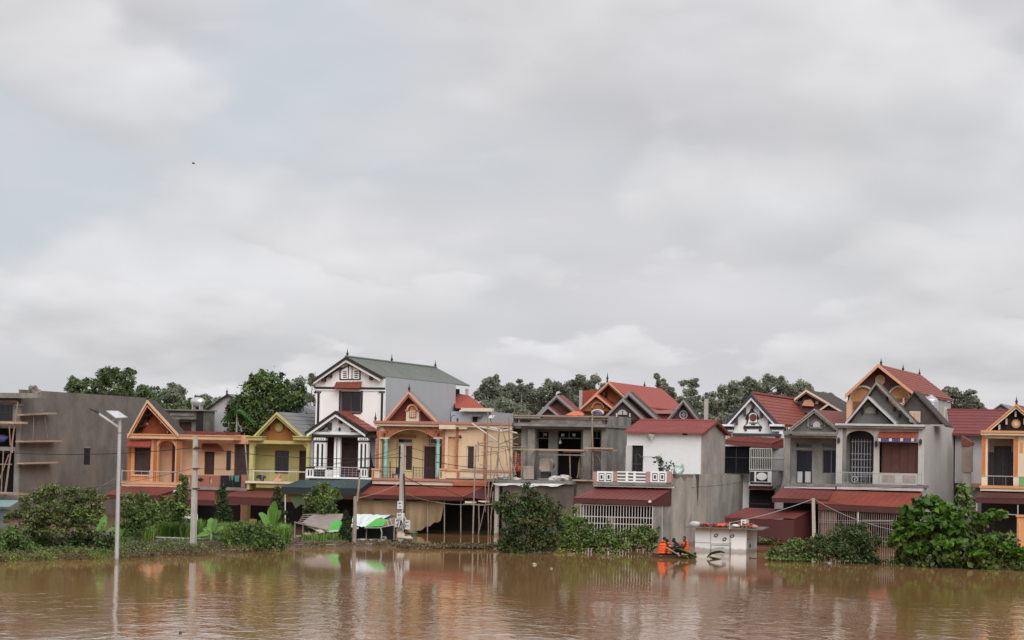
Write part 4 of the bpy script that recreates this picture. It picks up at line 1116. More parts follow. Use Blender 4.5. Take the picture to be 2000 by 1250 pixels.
# ------------------------------------------------------------------ house 6: bare concrete house under construction
def house_concrete():
    T = Thing('unfinished_house', 'bare grey concrete house under construction with scaffolding and flat slab roof', 'house', S(1080, 1066, 0))
    vb = 9.5
    T.part('roof_slab', SLAB, MB().px(1003, 828, 1182, 833, -.6, vb))
    T.part('parapet_beam', SLAB, MB().px(1012, 819, 1176, 827.7, -.4, 0))
    T.part('formwork_board', WOODPOST, MB().px(996, 811, 1184, 814, -.7, .5))
    T.part('formwork_board', PLANK, MB().px(1060, 814.3, 1150, 816.3, -.6, .3))
    T.part('formwork_board', WOODPOST, MB().px(1004, 814.3, 1056, 817, -.65, .2))
    T.part('formwork_board', WOODPOST, MB().px(1005, 817.4, 1186, 819, -.5, .4))
    T.part('formwork_gap', INSIDE, MB().px(1016, 820, 1036, 824, -.45, -.402))
    T.part('beam', PL_GREY, MB().px(1017, 833.2, 1184, 838, 0, .4))
    for x0, x1 in ((1030, 1043.5), (1138, 1154)):
        T.part('column', SLAB, MB().px(x0, 838.2, x1, 936, .0, .5))
    T.part('wall_stub', PL_GREY, MB().px(1017.5, 838.2, 1029.8, 938, .3, .5))
    T.part('wall_stub', PL_GREY, MB().px(1174, 838.2, 1185, 938, .2, .4))
    v = 1.7
    T.part('back_wall', PL_GREY, MB().holes(1030, 838.2, 1178, 940, v, v + .25, [(1051, 843, 1071, 877), (1089, 842, 1134, 936), (1159, 844, 1172, 874)]))
    for x0, x1 in ((1051, 1071), (1089, 1134), (1159, 1172)):
        T.part('lintel_bar', PL_GREY, MB().px(x0, 855, x1, 857, v + .1, v + .2).px((x0 + x1) / 2 - .8, 843, (x0 + x1) / 2 + .8, 854.8, v + .1, v + .2))
    for x, y in ((1096, 847), (1118, 847), (1062, 846)): T.part('paper_label', SACKW, MB().px(x, y, x + 6, y + 5, v + .06, v + .08))
    T.part('room_wall', INSIDE, MB().px(1020, 838, 1185, 945, 4.2, 4.3))
    T.part('floor_slab', SLAB, MB().px(967, 937.8, 1119, 944.5, -2.6, 3.0))
    u1 = A(1185, 870, .4)[0]
    vb2 = B(1232, 870, u1)[0]
    T.part('side_wall', PL_GREY, MB().box(u1 - .2, u1, .41, max(vb2, 6), A(1190, 945, 0)[1], A(1186, 812, .4)[1]))
    u0 = A(966, 1000, -2.4)[0]; u2 = A(1119, 1000, -2.4)[0]
    zt = A(1040, 944.7, -2.4)[1]
    T.part('lower_wall', mat('brown_stained_cement', (0.135, 0.115, 0.10), var=.25, scale=.8, streak=.5, blotch=.4, bcol=(.2, .17, .14)), MB().box(u0 + .6, u2, -2.3, 6, -2, zt - .01))
    T.part('corner_post', CONC, MB().box(u0, u0 + .3, -2.45, -2.15, -2, zt - .01))
    T.part('side_bay', mat('patchy_cement', (0.24, 0.20, 0.17), var=.2, scale=.8, streak=.4, blotch=.4), MB().px(1119.3, 939, 1160, 1070, -1.5, 3))
    return T
house_concrete()
def concrete_bits():
    rng = random.Random(21)
    # white plastic strip draped from the slab edge
    n = 30; top = []; bot = []
    for i in range(n + 1):
        t = i / n; x = 962 + 146 * t
        top.append(S(x, 943.5 + 1.5 * t, -2.72)); bot.append(S(x, 945 + 5.5 * math.sin(t * 3.0) + 2.2 * math.sin(t * 17) + rng.uniform(-.5, .5), -2.78 + .06 * math.sin(t * 23)))
    single('plastic_sheet', 'long white plastic strip hanging from the bare concrete floor edge', 'plastic sheet', TARPW, MB().add(top + bot, [(i, i + 1, n + 2 + i, n + 1 + i) for i in range(n)]), S(1040, 945, -2.7), smooth=True)
    T = Thing('concrete_mixer', 'pale square bucket mixer standing on the bare concrete terrace', 'mixer', S(1062, 937, -.8))
    T.part('drum', SACKT, MB().poly([(1055, 897), (1061, 894.5), (1072, 895), (1074, 903), (1073, 920), (1058, 920.5), (1053, 916)], -1.2, -.2))
    T.part('drum_back', SLAB, MB().disc(A(1074, 908, -.3), .33, -.4, .1))
    T.part('engine_box', DKMETAL, MB().px(1056, 922, 1072, 934, -.9, -.3))
    T.part('base', SLAB, MB().px(1050, 934.2, 1076, 937, -1.1, -.1))
    single('plywood_board', 'tan plywood sheet leaning against the left concrete column', 'board', SACKT, MB().poly([(1022, 910), (1042, 910), (1043, 935.5), (1022, 936)], -1.0, -.94), S(1032, 937, -1))
    for i, (x, y, w, h, m, l) in enumerate(((1090, 932, 22, 9, SACKW, 'heap of crumpled white sacks in the middle of the concrete terrace'),
                                            (992, 932, 20, 7, SACKW, 'heap of torn white sacks and planks at the left end of the concrete terrace'))):
        mb = MB(); r_ = random.Random(40 + i)
        for k in range(9):
            mb.blob(S(x + r_.uniform(-w, w) * .8, y + r_.uniform(-h, h) * .45 + 2, -1.6 + r_.uniform(-.4, .4)), (r_.uniform(.2, .5), .3, r_.uniform(.1, .24)), r_, 2, .35)
        single('sack_heap', l, 'sacks', m, mb, S(x, y + h, -1.6))
    T = Thing('brick_stack', 'stack of red bricks behind the tangled bamboo poles', 'bricks', S(997, 921, .6))
    bu, bz = A(976, 920, .6); w = .46
    offs = []
    for r_ in range(9):
        for c in range(4): offs.append(((c * .47 + (r_ % 2) * .1), 0, r_ * .165))
    T.copies('brick', mat('loose_red_brick', (0.36, 0.11, 0.07), var=.2, scale=3), MB().box(bu, bu + .43, .6, 1.0, bz, bz + .13), offs)
    single('orange_sheet', 'bright orange plastic sheet lying on the concrete roof slab', 'plastic sheet', ORSHEET,
           MB().add([S(1104, 810.5, 1), S(1117, 804, 2), S(1130, 803, 2.5), S(1142, 809, 1.8), S(1136, 811, .8), S(1120, 811, .7)], [(0, 1, 5), (1, 2, 3), (1, 3, 4), (1, 4, 5)]), S(1122, 811, 1))
    T = Thing('covered_bundle', 'bundle under white and blue striped cloth on the concrete roof corner', 'bundle', S(1167, 811, .5))
    T.part('cloth', SACKW, MB().blob(S(1167, 806, .5), (.52, .5, .28), random.Random(9), 3, .06), smooth=True)
    for k in (-1, 0, 1): T.part('stripe', BLUEC, MB().path([S(1158 + k, 808 + k * 2.6, .0), S(1163, 804.6 + k * 2.6, -.06), S(1170, 804 + k * 2.6, -.06), S(1176, 808 + k * 2.2, .0)], .035))
    single('light_bulb_bag', 'small white bag hanging in the dark doorway of the concrete house', 'bag', CERAM, MB().lathe(S(1094, 866, 1.6), [(.02, .35), (.06, .25), (.14, .0), (.03, -.06)], 8), S(1094, 866, 1.6))
    single('orange_bucket', 'small orange bucket beside the brick stack', 'bucket', ORSHEET, MB().lathe(S(1014, 917, -.4), [(.12, 0), (.16, .3)], 10), S(1014, 918, -.4))
concrete_bits()

def scaffold_mid():
    T = Thing('bamboo_scaffold', 'tangled bamboo scaffold between the cream house and bare concrete house', 'scaffold', S(950, 1066, -3))
    rng = random.Random(7)
    P = [  # (x0,y0,x1,y1,v,r)
        (930, 868, 923, 1064, -5.0, .085), (935, 984, 935.5, 1068, -5.2, .06), (954, 962, 929, 1066, -5.2, .045), (955, 940, 953, 1060, -4.8, .06), (963, 960, 956, 1056, -4.8, .055),
        (953, 803, 950, 940, -2.6, .07), (994, 815, 998, 940, -2.2, .08), (975, 838, 971, 938, -3.0, .08), (979, 828, 1008, 928, -3.1, .075), (960, 872, 957, 940, -3.4, .055),
        (934, 862, 934, 902, -4.6, .06), (934, 866, 964, 862, -4.6, .06), (935, 869, 985, 876, -4.4, .055), (941, 883, 972, 882, -4.4, .05), (946, 880, 948, 1000, -4.2, .05),
        (900, 917, 985, 919, -4.4, .055), (908, 920, 975, 929, -4.5, .05), (936, 907, 956, 911, -4.4, .045), (965, 930, 955, 985, -3.4, .05), (975, 870, 962, 950, -3.6, .06),
        (975, 868, 1012, 853, -3.0, .055), (985, 862, 1012, 868, -2.8, .05), (978, 872, 1030, 873, -2.8, .055), (987, 876, 994, 925, -2.9, .06), (1008, 882, 1004, 930, -2.6, .07),
        (1021, 866, 1019, 938, -2.2, .065), (1000, 868, 1004, 884, -2.5, .05), (1044, 882, 1030, 910, -2.0, .045), (970, 884, 986, 930, -3.2, .05), (990, 936, 1012, 905, -2.7, .05),
        (1157, 809, 1157.5, 936, -1.6, .085), (1113, 886, 1114, 935, -2.0, .07), (1134, 886, 1127, 934, -1.4, .05), (1166, 882, 1179, 920, -1.3, .045), (1192, 878, 1197, 920, -1.3, .055), (1133, 892, 1131, 934, -1.3, .045),
        (920, 986, 1000, 984, -4.9, .05), (905, 984, 990, 986, -5.0, .035),
    ]
    for x0, y0, x1, y1, v, r in P:
        k = 4
        pts = []
        for i in range(k + 1):
            t = i / k
            w = 0 if i in (0, k) else .035
            a = S(x0 + (x1 - x0) * t, y0 + (y1 - y0) * t, v)
            pts.append((a[0] + rng.uniform(-w, w), a[1] + rng.uniform(-w, w), a[2] + rng.uniform(-w, w)))
        T.part('pole', BAMBOO if rng.random() > .35 else WOODPOST, MB().path(pts, r * .8, 6, r * .66))
    for x0, y0, x1, y1, v, m in ((1001, 877, 1140, 880, -2.4, PLANK), (1100, 881, 1142, 884, -2.0, PLANK), (1140, 874, 1197, 877, -2.0, PLANK), (1150, 878, 1206, 881, -1.8, PLANK), (1052, 887, 1142, 889.5, -2.1, WOODPOST),
                                 (908, 979, 926, 983, -4.9, CREAMT), (934, 978, 952, 981, -4.7, CREAMT), (1118, 937, 1178, 940, -1.9, PLANK), (1160, 940, 1192, 942, -1.9, PLANK)):
        T.part('plank', m, MB().px(x0, y0, x1, y1, v, v + .5))
    for a, b in (((922, 827, -1.2), (972, 862, -2.0)), ((938, 834, -1.1), (975, 842, -2.2)), ((958, 835, -1.2), (1010, 846, -1.5)), ((1000, 838, -1.5), (975, 843, -2.0))):
        T.part('cloth_strip', SACKW, MB().tpx(a, b, .07))
    return T
scaffold_mid()

# ------------------------------------------------------------------ house 7: white metal upper box above a terrace, maroon awning and cage
def cage(T, x0, x1, y0, y1, v, n, m, rows=(), r=.022, name='security_cage'):
    """frame with vertical bars"""
    u0, u1, zb, zt = rect(x0, y0, x1, y1, v)
    fr = MB().tube((u0, v, zt), (u1, v, zt), r * 1.3).tube((u0, v, zb), (u0, v, zt), r * 1.3).tube((u1, v, zb), (u1, v, zt), r * 1.3)
    for y in rows:
        z = A((x0 + x1) / 2, y, v)[1]
        fr.tube((u0, v, z), (u1, v, z), r)
    ob = T.part(name, m, fr)
    T.copies('bar', m, MB().tube((u0, v, zb), (u0, v, zt), r, n=5), [((u1 - u0) * i / n, 0, 0) for i in range(1, n)], ob)
    return ob

def house_terrace():
    T = Thing('terraced_house', 'house with white metal upper box, red pitched roof and stained beige side wall', 'house', S(1240, 1070, -16.0))
    D = -16.0
    uw = A(1312, 990, D)[0]                    # plane of the side wall
    vf = B(1369, 880, uw)[0]
    vk = B(1416, 880, uw)[0]
    ve = B(1463, 980, uw)[0]
    zt = B(1369, 926, uw)[1]
    T.part('side_wall', PL_BEIGE, MB().box(uw - .25, uw, D, vk, -2, zt).box(uw - .25, uw - .002, vk, ve, -2, B(1440, 927, uw)[1]))
    _st = [B(x_, y_, uw) for x_, y_ in ((1357, 926), (1366, 926), (1365, 940), (1364, 965), (1362.5, 989), (1361, 962), (1360, 938))]
    T.part('drip_stain', mat('black_mould', (.07, .065, .06), var=.2), MB().sideprism(_st, uw + .002, uw + .006))
    _st = [B(x_, y_, uw) for x_, y_ in ((1314, 927), (1356, 927), (1352, 934), (1343, 931), (1336, 940), (1330, 931), (1322, 936), (1315, 932))]
    T.part('mould_patch', mat('grey_mould', (.19, .18, .165), var=.3, scale=2), MB().sideprism(_st, uw + .002, uw + .005))
    # upper box, ridge along the street
    u0 = A(1224, 880, vf)[0]
    zb, ze = zt, B(1369, 847, uw)[1]
    zr = B(1392, 829, uw)[1]
    vm = (vf + vk) / 2
    T.part('upper_wall', SHEET_W, MB().holes(1224, 845, 1368.5, 925, vf, vf + .15, [(1234, 870, 1256, 921)]))
    T.part('gable_wall', PL_BEIGE, MB().sideprism([(vf + .152, zb), (vk, zb), (vk, ze), (vm, zr), (vf + .152, ze)], uw - .2, uw + .004))
    T.part('left_gable', PL_GREY, MB().sideprism([(vf + .152, zb), (vk, zb), (vk, ze), (vm, zr), (vf + .152, ze)], u0, u0 + .2))
    ov = .55
    e = S(1219, 843.5, vf - ov)[0]; er = uw + .3
    zE = A(1290, 844, vf - ov)[1]; zR = A(1320, 821.5, vm)[1]
    rf = MB().quad3([(e, vf - ov, zE), (er, vf - ov, zE), (er, vm, zR), (e, vm, zR)], .07).quad3([(e, vm, zR), (er, vm, zR), (er, vk + ov, zE), (e, vk + ov, zE)], .07)
    roof = T.part('roof', PINKTILE, rf)
    rb = MB(); n = 30
    for i in range(n + 1):
        uu = e + (er - e) * i / n
        rb.tube((uu, vf - ov, zE + .012), (uu, vm, zR + .012), .03, n=4)
    T.part('roof_ribs', PINKTILE, rb, roof)
    T.part('ridge_cap', PINKTILE, MB().tube((e, vm, zR + .02), (er, vm, zR + .02), .1, n=6), roof)
    T.part('verge_flashing', MAROON, MB().quad3([(er - .02, vf - ov, zE + .05), (er + .06, vf - ov, zE + .05), (er + .06, vm, zR + .05), (er - .02, vm, zR + .05)], .22).quad3([(er - .02, vm, zR + .05), (er + .06, vm, zR + .05), (er + .06, vk + ov, zE + .05), (er - .02, vk + ov, zE + .05)], .22), roof)
    T.part('doorway', INSIDE, MB().px(1234, 869, 1257, 922, vf + .2, vf + .3))
    dl = T.part('door', LGREY, MB().px(1222, 870, 1233.5, 921, vf - .12, vf - .05))
    T.part('wall_lamp', CERAM, MB().lathe(S(1272, 853, vf - .35), [(.02, -.28), (.12, -.1), (.3, .15), (.05, .2)], 10))
    T.part('vent', DKMETAL, MB().px(1333, 846, 1342, 850, vf - .05, vf - .004))
    T.part('clothes_rail', RAILM, MB().tpx((1255, 892, vf - .1), (1282, 893, vf - 1.0), .03))
    # terrace and balustrade
    _u0, _u1, _z0, _z1 = rect(1160, 942, 1311, 947, D - .9)
    T.part('terrace_slab', SLAB, MB().box(_u0, uw - .26, D - .9, vf - .01, _z0, _z1))
    T.part('terrace_band', WHITE, MB().px(1159, 948.5, 1311.5, 951.5, D - .8, D))
    T.part('terrace_lip', SLAB, MB().px(1158, 945, 1312, 948.2, D - .95, D - .3))
    bv = D - .6
    for x0, x1 in ((1158, 1165.5), (1198, 1205), (1262, 1269), (1303, 1310.5)):
        T.part('baluster_pier', PINKP, MB().px(x0, 921, x1, 941.8, bv - .05, bv + .25))
    for x0, x1 in ((1166, 1197.5), (1270, 1302.5)):
        pn = T.part('baluster_panel', WHITE, MB().px(x0, 920.5, x1, 941.8, bv + .02, bv + .18))
        w = (x1 - x0)
        for k in (.28, .72):
            c = x0 + w * k
            T.part('panel_frame', BLACK, MB().px(c - 5.2, 924, c + 5.2, 939, bv - .005, bv + .018), pn)
            T.part('panel_frame_inner', WHITE, MB().px(c - 4, 925.6, c + 4, 937.4, bv - .02, bv - .006), pn)
            T.part('panel_slot', BLACK, MB().px(c - 2, 928, c + 2, 935, bv - .03, bv - .021), pn)
    rl = MB()
    for y in (921, 927.5, 934, 939.5): rl.px(1205.5, y, 1261.5, y + 2.4, bv + .02, bv + .14)
    T.part('baluster_rails', WHITE, rl)
    for x in (1222, 1237): T.part('baluster_post', WHITE, MB().px(x, 920.5, x + 4, 941.8, bv, bv + .16))
    # awning and cage
    awning(T, (1162, 953, D - .3), (1313, 954.5, D - .3), (1120, 971.5, D - 3.4), (1276, 977, D - 3.4), MAROON, 11, DKMAROON, sides='rl')
    T.part('awning_lamp', CERAM, MB().blob(S(1269, 980, D - 3.5), (.13, .1, .1), random.Random(1), rough=.05))
    cage(T, 1122, 1274, 987, 1070, D - 3.2, 27, WHMETAL, (1010, 1023, 1062), .026)
    T.part('cage_side_panel', PL_GREY, MB().add([S(1274, 986, D - 3.2), S(1312, 983, D), (S(1312, 983, D)[0], D, -2), (S(1274, 986, D - 3.2)[0], D - 3.2, -2)], [(0, 1, 2, 3)]))
    T.part('cage_side_post', GALV, MB().tpx((1293, 986, D - 1.6), (1293, 1066, D - 1.6), .04))
    T.part('shop_pillar', CONC, MB().px(1186, 1010, 1199, 1072, D - 1.5, D - 1.1))
    u0g = A(1160, 1000, D + .2)[0]
    T.part('ground_floor_wall', INSIDE, MB().box(u0g, uw - .26, D + .1, D + 8, -2, A(1240, 947.5, D)[1]))
    T.part('left_return_wall', PL_GREY, MB().box(u0g, u0g + .2, D - 3, D + .09, -2, A(1240, 975, D - 3)[1]))
    return T
house_terrace()
def terrace_bits():
    rng = random.Random(5)
    T = Thing('potted_shrub', 'thin potted shrub with dark leaves against the white metal wall', 'plant', S(1290, 921, -16.1))
    T.part('pot', DKMETAL, MB().lathe(S(1290, 921, -16.1), [(.12, 0), (.18, .3)], 10))
    st = MB()
    for k in range(5): st.tube(S(1290, 918, -16.1), S(1290 + rng.uniform(-9, 9), 893 + rng.uniform(-3, 12), -16.1 + rng.uniform(-.3, .3)), .015)
    T.part('stem', BARK, st)
    crown(T, [(1288, 905, 11, 0), (1290, 895, 7, 0), (1308, 911, 10, 0), (1300, 917, 7, 0)], -16.1, 150, .26, LEAF_DK, 5, part='leaves')
    mb = MB()
    n = 8
    for i in range(n):
        for j in range(5):
            pass
    pts = [S(x_, y_, v_ - 15.4) for x_, y_, v_ in ((1314, 926, -.3), (1316, 914, -.5), (1322, 908, -.4), (1328, 913, -.2), (1332, 906, -.3), (1334, 917, -.3), (1329, 926, -.4), (1322, 925, -.7))]
    pts2 = [(a, b + .5, c) for a, b, c in pts]
    mb.add(pts + pts2, [tuple(range(8)), tuple(range(15, 7, -1))] + [(i, (i + 1) % 8, (i + 1) % 8 + 8, i + 8) for i in range(8)])
    single('hanging_cloth', 'crumpled pale mint cloth draped on the end of the beige wall', 'cloth', mat('mint_cloth', (.46, .58, .56), var=.12, scale=3), mb, S(1323, 926, -15.7))
    single('pedestal_fan', 'black fan with curved arm in the white box doorway', 'fan', DKMETAL, MB().path([S(1242, 921, -8), S(1242, 894, -8), S(1240, 889, -8), S(1247, 887, -8), S(1252, 893, -8)], .05).px(1236, 905, 1250, 907.5, -8.1, -7.9), S(1242, 921, -8))

# ------------------------------------------------------------------ house 8: white gable with black trim and red roof
def house_white_black():
    T = Thing('terraced_house', 'white house with black-trimmed gable, red medallion and red tiled roof', 'house', S(1470, 1056, 7))
    gv = 7.0
    ua = A(1467, 769, gv - .5)[0]
    ur, zr = A(1521, 829, gv - .5)
    vb = B(1554, 778, ua)[0]
    Lp, Ap, Rp = (1411, 831), (1467, 769), (1521, 829)
    roof = T.part('roof', REDTILE, MB().chev(Lp, Ap, Rp, 4, gv - .4, vb))
    r0 = S(*Ap, gv - .4)
    courses(T, roof, REDTILE, (ur, gv - .25, zr), (ur, vb, zr), (r0[0], gv - .25, r0[2]), (r0[0], vb, r0[2]), 9)
    T.part('ridge_cap', REDTILE, MB().tube((ua, gv, r0[2] + .08), (ua, vb, r0[2] + .08), .13), roof)
    barge(T, (1409, 833), (1467, 767.5), (1523, 831), 6, gv - .55, NAVYT, roof, .14)
    barge(T, (1415, 834), (1467, 776), (1517, 832), 5, gv - .42, WHITE, roof, .12)
    T.part('gable_wall', WHITE, MB().poly([(1413, 847), (1413, 838), (1467, 778), (1521, 838), (1521, 847)], gv + .2, gv + .45))
    for x0, x1 in ((1406, 1431), (1503, 1528)):
        T.part('eave_cap', WHITE, MB().px(x0, 828.5, x1, 832.5, gv - .7, gv + .19))
        T.part('eave_cap_band', BLACK, MB().px(x0 + 1, 832.7, x1 - .5, 838.5, gv - .5, gv + .19))
        T.part('eave_cap_foot', WHITE, MB().px(x0 + 5, 838.7, x1 - 1, 842.5, gv - .4, gv + .19))
    md = T.part('medallion_surround', BLACK, MB().poly([(1452, 837), (1452, 833), (1457, 828), (1459, 820), (1455.5, 818), (1458, 810), (1464, 804), (1468, 796), (1473, 804), (1480, 810), (1483, 818), (1479, 820), (1482, 828), (1488, 833), (1488, 837)], gv + .12, gv + .198))
    T.part('medallion_field', WHITE, MB().poly([(1455, 832), (1460, 828), (1463, 818), (1463, 810), (1467, 806.5), (1474, 806.5), (1478, 810), (1478, 818), (1480, 828), (1485, 832)], gv + .07, gv + .118), md)
    T.part('medallion', MAROON, MB().disc(A(1471, 815.5, gv + .05), .29, gv + .02, gv + .068, 20, .30), md)
    T.part('medallion_scroll', BLACK, MB().px(1463, 825, 1479, 827, gv + .03, gv + .068).px(1467, 828, 1475, 830, gv + .03, gv + .068), md)
    for x, y, h in ((1468, 778, 20), (1452, 796, 16), (1484, 800, 16), (1436, 813, 16), (1500, 818, 12)):
        T.part('gable_bracket', NAVYT, MB().px(x, y, x + 3.5, y + h, gv - .2, gv + .198))
    T.part('soffit_strip', NAVYT, MB().poly([(1424, 829), (1453, 797), (1453, 801), (1428, 829)], gv - .1, gv + .198))
    for x in (1454, 1482): T.part('gable_tile', NAVYT, MB().px(x, 838, x + 4.5, 842, gv + .15, gv + .198))
    T.part('cornice', NAVYT, MB().px(1431, 846.5, 1523, 851.5, gv - .35, gv + .45))
    T.part('cornice_light', WHITE, MB().px(1437, 851.7, 1514, 854.5, gv - .25, gv + .45))
    v = 7.3
    awning(T, (1437, 851, v - .6), (1532, 856, v - .6), (1415, 859, v - 1.7), (1508, 866, v - 1.7), MAROON, 9, MAROON, 'upper_awning', 'rl')
    T.part('bay_glass', GLASS, MB().px(1414, 872, 1464, 925, v - 1.2, v - 1.1))
    T.part('bay_frame', DKMETAL, MB().px(1414, 893, 1464, 894.5, v - 1.25, v - 1.202).px(1437, 872, 1438.5, 925, v - 1.25, v - 1.202))
    T.part('bay_shade', INSIDE, MB().px(1464.5, 875, 1507, 920, v - 1.2, v - 1.1))
    cage(T, 1464.5, 1507, 876, 919, v - 1.6, 12, WHMETAL, (894, 917), .03, 'window_cage')
    T.part('bay_curtain', mat('pale_grey_curtain', (.45, .45, .46), var=.1), MB().px(1508, 876, 1531, 919, v - .9, v - .8))
    T.part('curtain_bar', WHMETAL, MB().px(1508, 894, 1531, 896, v - .95, v - .902))
    bay = T.part('bay_parapet', WHITE, MB().px(1464, 920, 1507, 946, v - 1.7, v - 1.5))
    T.part('parapet_panel', BLACK, MB().px(1464.5, 921, 1473, 940, v - 1.74, v - 1.702).px(1477, 921.5, 1499, 940, v - 1.74, v - 1.702).px(1465, 942, 1506, 946, v - 1.74, v - 1.702), bay)
    T.part('parapet_oval', WHITE, MB().disc(A(1488, 930.5, v - 1.76), .43, v - 1.79, v - 1.742, 24, .31), bay)
    T.part('bay_side', LGREY, MB().add([S(1507.5, 921, v - 1.6), S(1530, 919, v - .2), S(1527, 943, v - .2), S(1509, 956, v - 1.6)], [(0, 1, 2, 3)]))
    T.part('bay_ledge', LGREY, MB().px(1461, 946.2, 1509, 949, v - 1.85, v - .4))
    T.part('bay_band', MAROON, MB().px(1462, 949.2, 1509, 956, v - 1.6, v - .4))
    T.part('body', WHITE, MB().box(A(1416, 900, v)[0], A(1531, 900, v)[0], v, vb, -2, A(1467, 847, gv)[1]))
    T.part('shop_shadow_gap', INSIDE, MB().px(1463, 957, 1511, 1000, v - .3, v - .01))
    T.part('shop_sign_bar', DKMETAL, MB().px(1462, 983, 1503, 985, v - 1.2, v - 1.0))
    awning(T, (1458, 991.5, -2.0), (1585, 996, -2.0), (1415, 1010, -5.2), (1552, 1014, -5.2), MAROON, 48, DKMAROON, 'lower_awning', 'r', wavy=.09)
    T.part('shed_wall', DKMAROON, MB().px(1428, 1016, 1556, 1075, -4.6, -4.5))
    T.part('shed_side', DKMAROON, MB().add([S(1556, 1016, -4.6), S(1588, 1000, -1.5), (S(1588, 1000, -1.5)[0], -1.5, -2), (S(1556, 1016, -4.6)[0], -4.6, -2)], [(0, 1, 2, 3)]))
    return T
house_white_black()

# ------------------------------------------------------------------ house 9: small grey house with blue door
def house_grey_small():
    T = Thing('terraced_house', 'small grey cement house with round gable ornament and navy blue door', 'house', S(1585, 1064, 0))
    gv = 0
    roof = T.part('roof', MAROON, MB().chev((1533, 844), (1590, 799), (1634, 836), 3, gv - .2, 7.5))
    barge(T, (1531, 845), (1590, 798), (1636, 837), 4, gv - .4, PL_GREY, roof, .2)
    barge(T, (1538, 845), (1590, 803.5), (1632, 838), 2.5, gv - .25, LGREY, roof, .12)
    T.part('gable_wall', mat('dark_grey_render', (.17, .165, .155), var=.15, streak=.3), MB().poly([(1538, 846), (1590, 804), (1632, 840), (1632, 846)], gv + .2, gv + .4))
    c = A(1594.5, 830, gv)
    og = T.part('gable_ornament', PL_GREY, MB().ring(c, .34, .46, gv + .08, gv + .198, 20, 0, math.pi).px(1582, 834, 1606, 837, gv + .05, gv + .198))
    T.part('ornament_field', LGREY, MB().disc(c, .3, gv + .12, gv + .198, 20), og)
    for x in (1577, 1610): T.part('gable_bracket', PL_GREY, MB().px(x, 815, x + 2.5, 834, gv + .1, gv + .198))
    T.part('cornice', PL_GREY, MB().px(1529, 843, 1634, 848, gv - .5, gv + .4))
    T.part('cornice_lip', LGREY, MB().px(1547, 848.3, 1634, 850.5, gv - .4, gv + .4))
    T.part('beam', PL_GREY, MB().px(1531, 850.7, 1634, 855, gv - .1, gv + .3))
    T.part('column', PL_GREY, MB().px(1531.5, 855.2, 1543, 944, gv - .05, gv + .35))
    v = 1.4
    T.part('porch_wall', PL_GREY, MB().holes(1532, 850, 1640, 945, v, v + .25, [(1554, 865, 1586.5, 875), (1554, 879, 1586.5, 944), (1606, 865, 1640, 875), (1606, 879, 1640, 925)]))
    window(T, 1554, 865, 1586.5, 875, v, PL_GREY, GLASS, 1, 1, .06, name='transom')
    window(T, 1606, 865, 1640, 875, v, PL_GREY, GLASS, 1, 1, .06, name='transom')
    window(T, 1606, 879, 1640, 925, v, PL_GREY, BLUEDOOR, 2, 1, .06)
    d = door(T, 1554, 879, 1586.5, 944, v, BLUEDOOR, 2, PL_GREY)
    for x0, x1 in ((1557.5, 1567), (1572.5, 1583)): T.part('door_panel', LGREY, MB().px(x0, 921, x1, 942.5, v + .06, v + .14), d)
    T.part('porch_ceiling', PL_GREY, MB().box(A(1533, 852, 0)[0], A(1636, 852, 0)[0], .31, v - .01, A(1585, 854, 0)[1], A(1585, 852, 0)[1]))
    T.part('balcony_slab', SLAB, MB().px(1529, 945, 1632, 950, -1.2, 1.6))
    T.part('balcony_band', LGREY, MB().px(1531, 950.5, 1600, 954, -1.25, -.9).px(1600.5, 951.5, 1631, 955, -1.2, -.9))
    T.part('body', PL_GREY, MB().box(A(1533, 900, 1.7)[0], A(1634, 900, 1.7)[0], 1.66, 7.4, A(1585, 945, 0)[1], A(1585, 846, 0)[1]))
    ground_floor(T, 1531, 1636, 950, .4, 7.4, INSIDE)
    awning(T, (1529, 952, -1.0), (1630, 957.5, -1.0), (1507, 972, -3.8), (1617, 975, -3.8), MAROON, 9, DKMAROON, sides='rl')
    return T
house_grey_small()

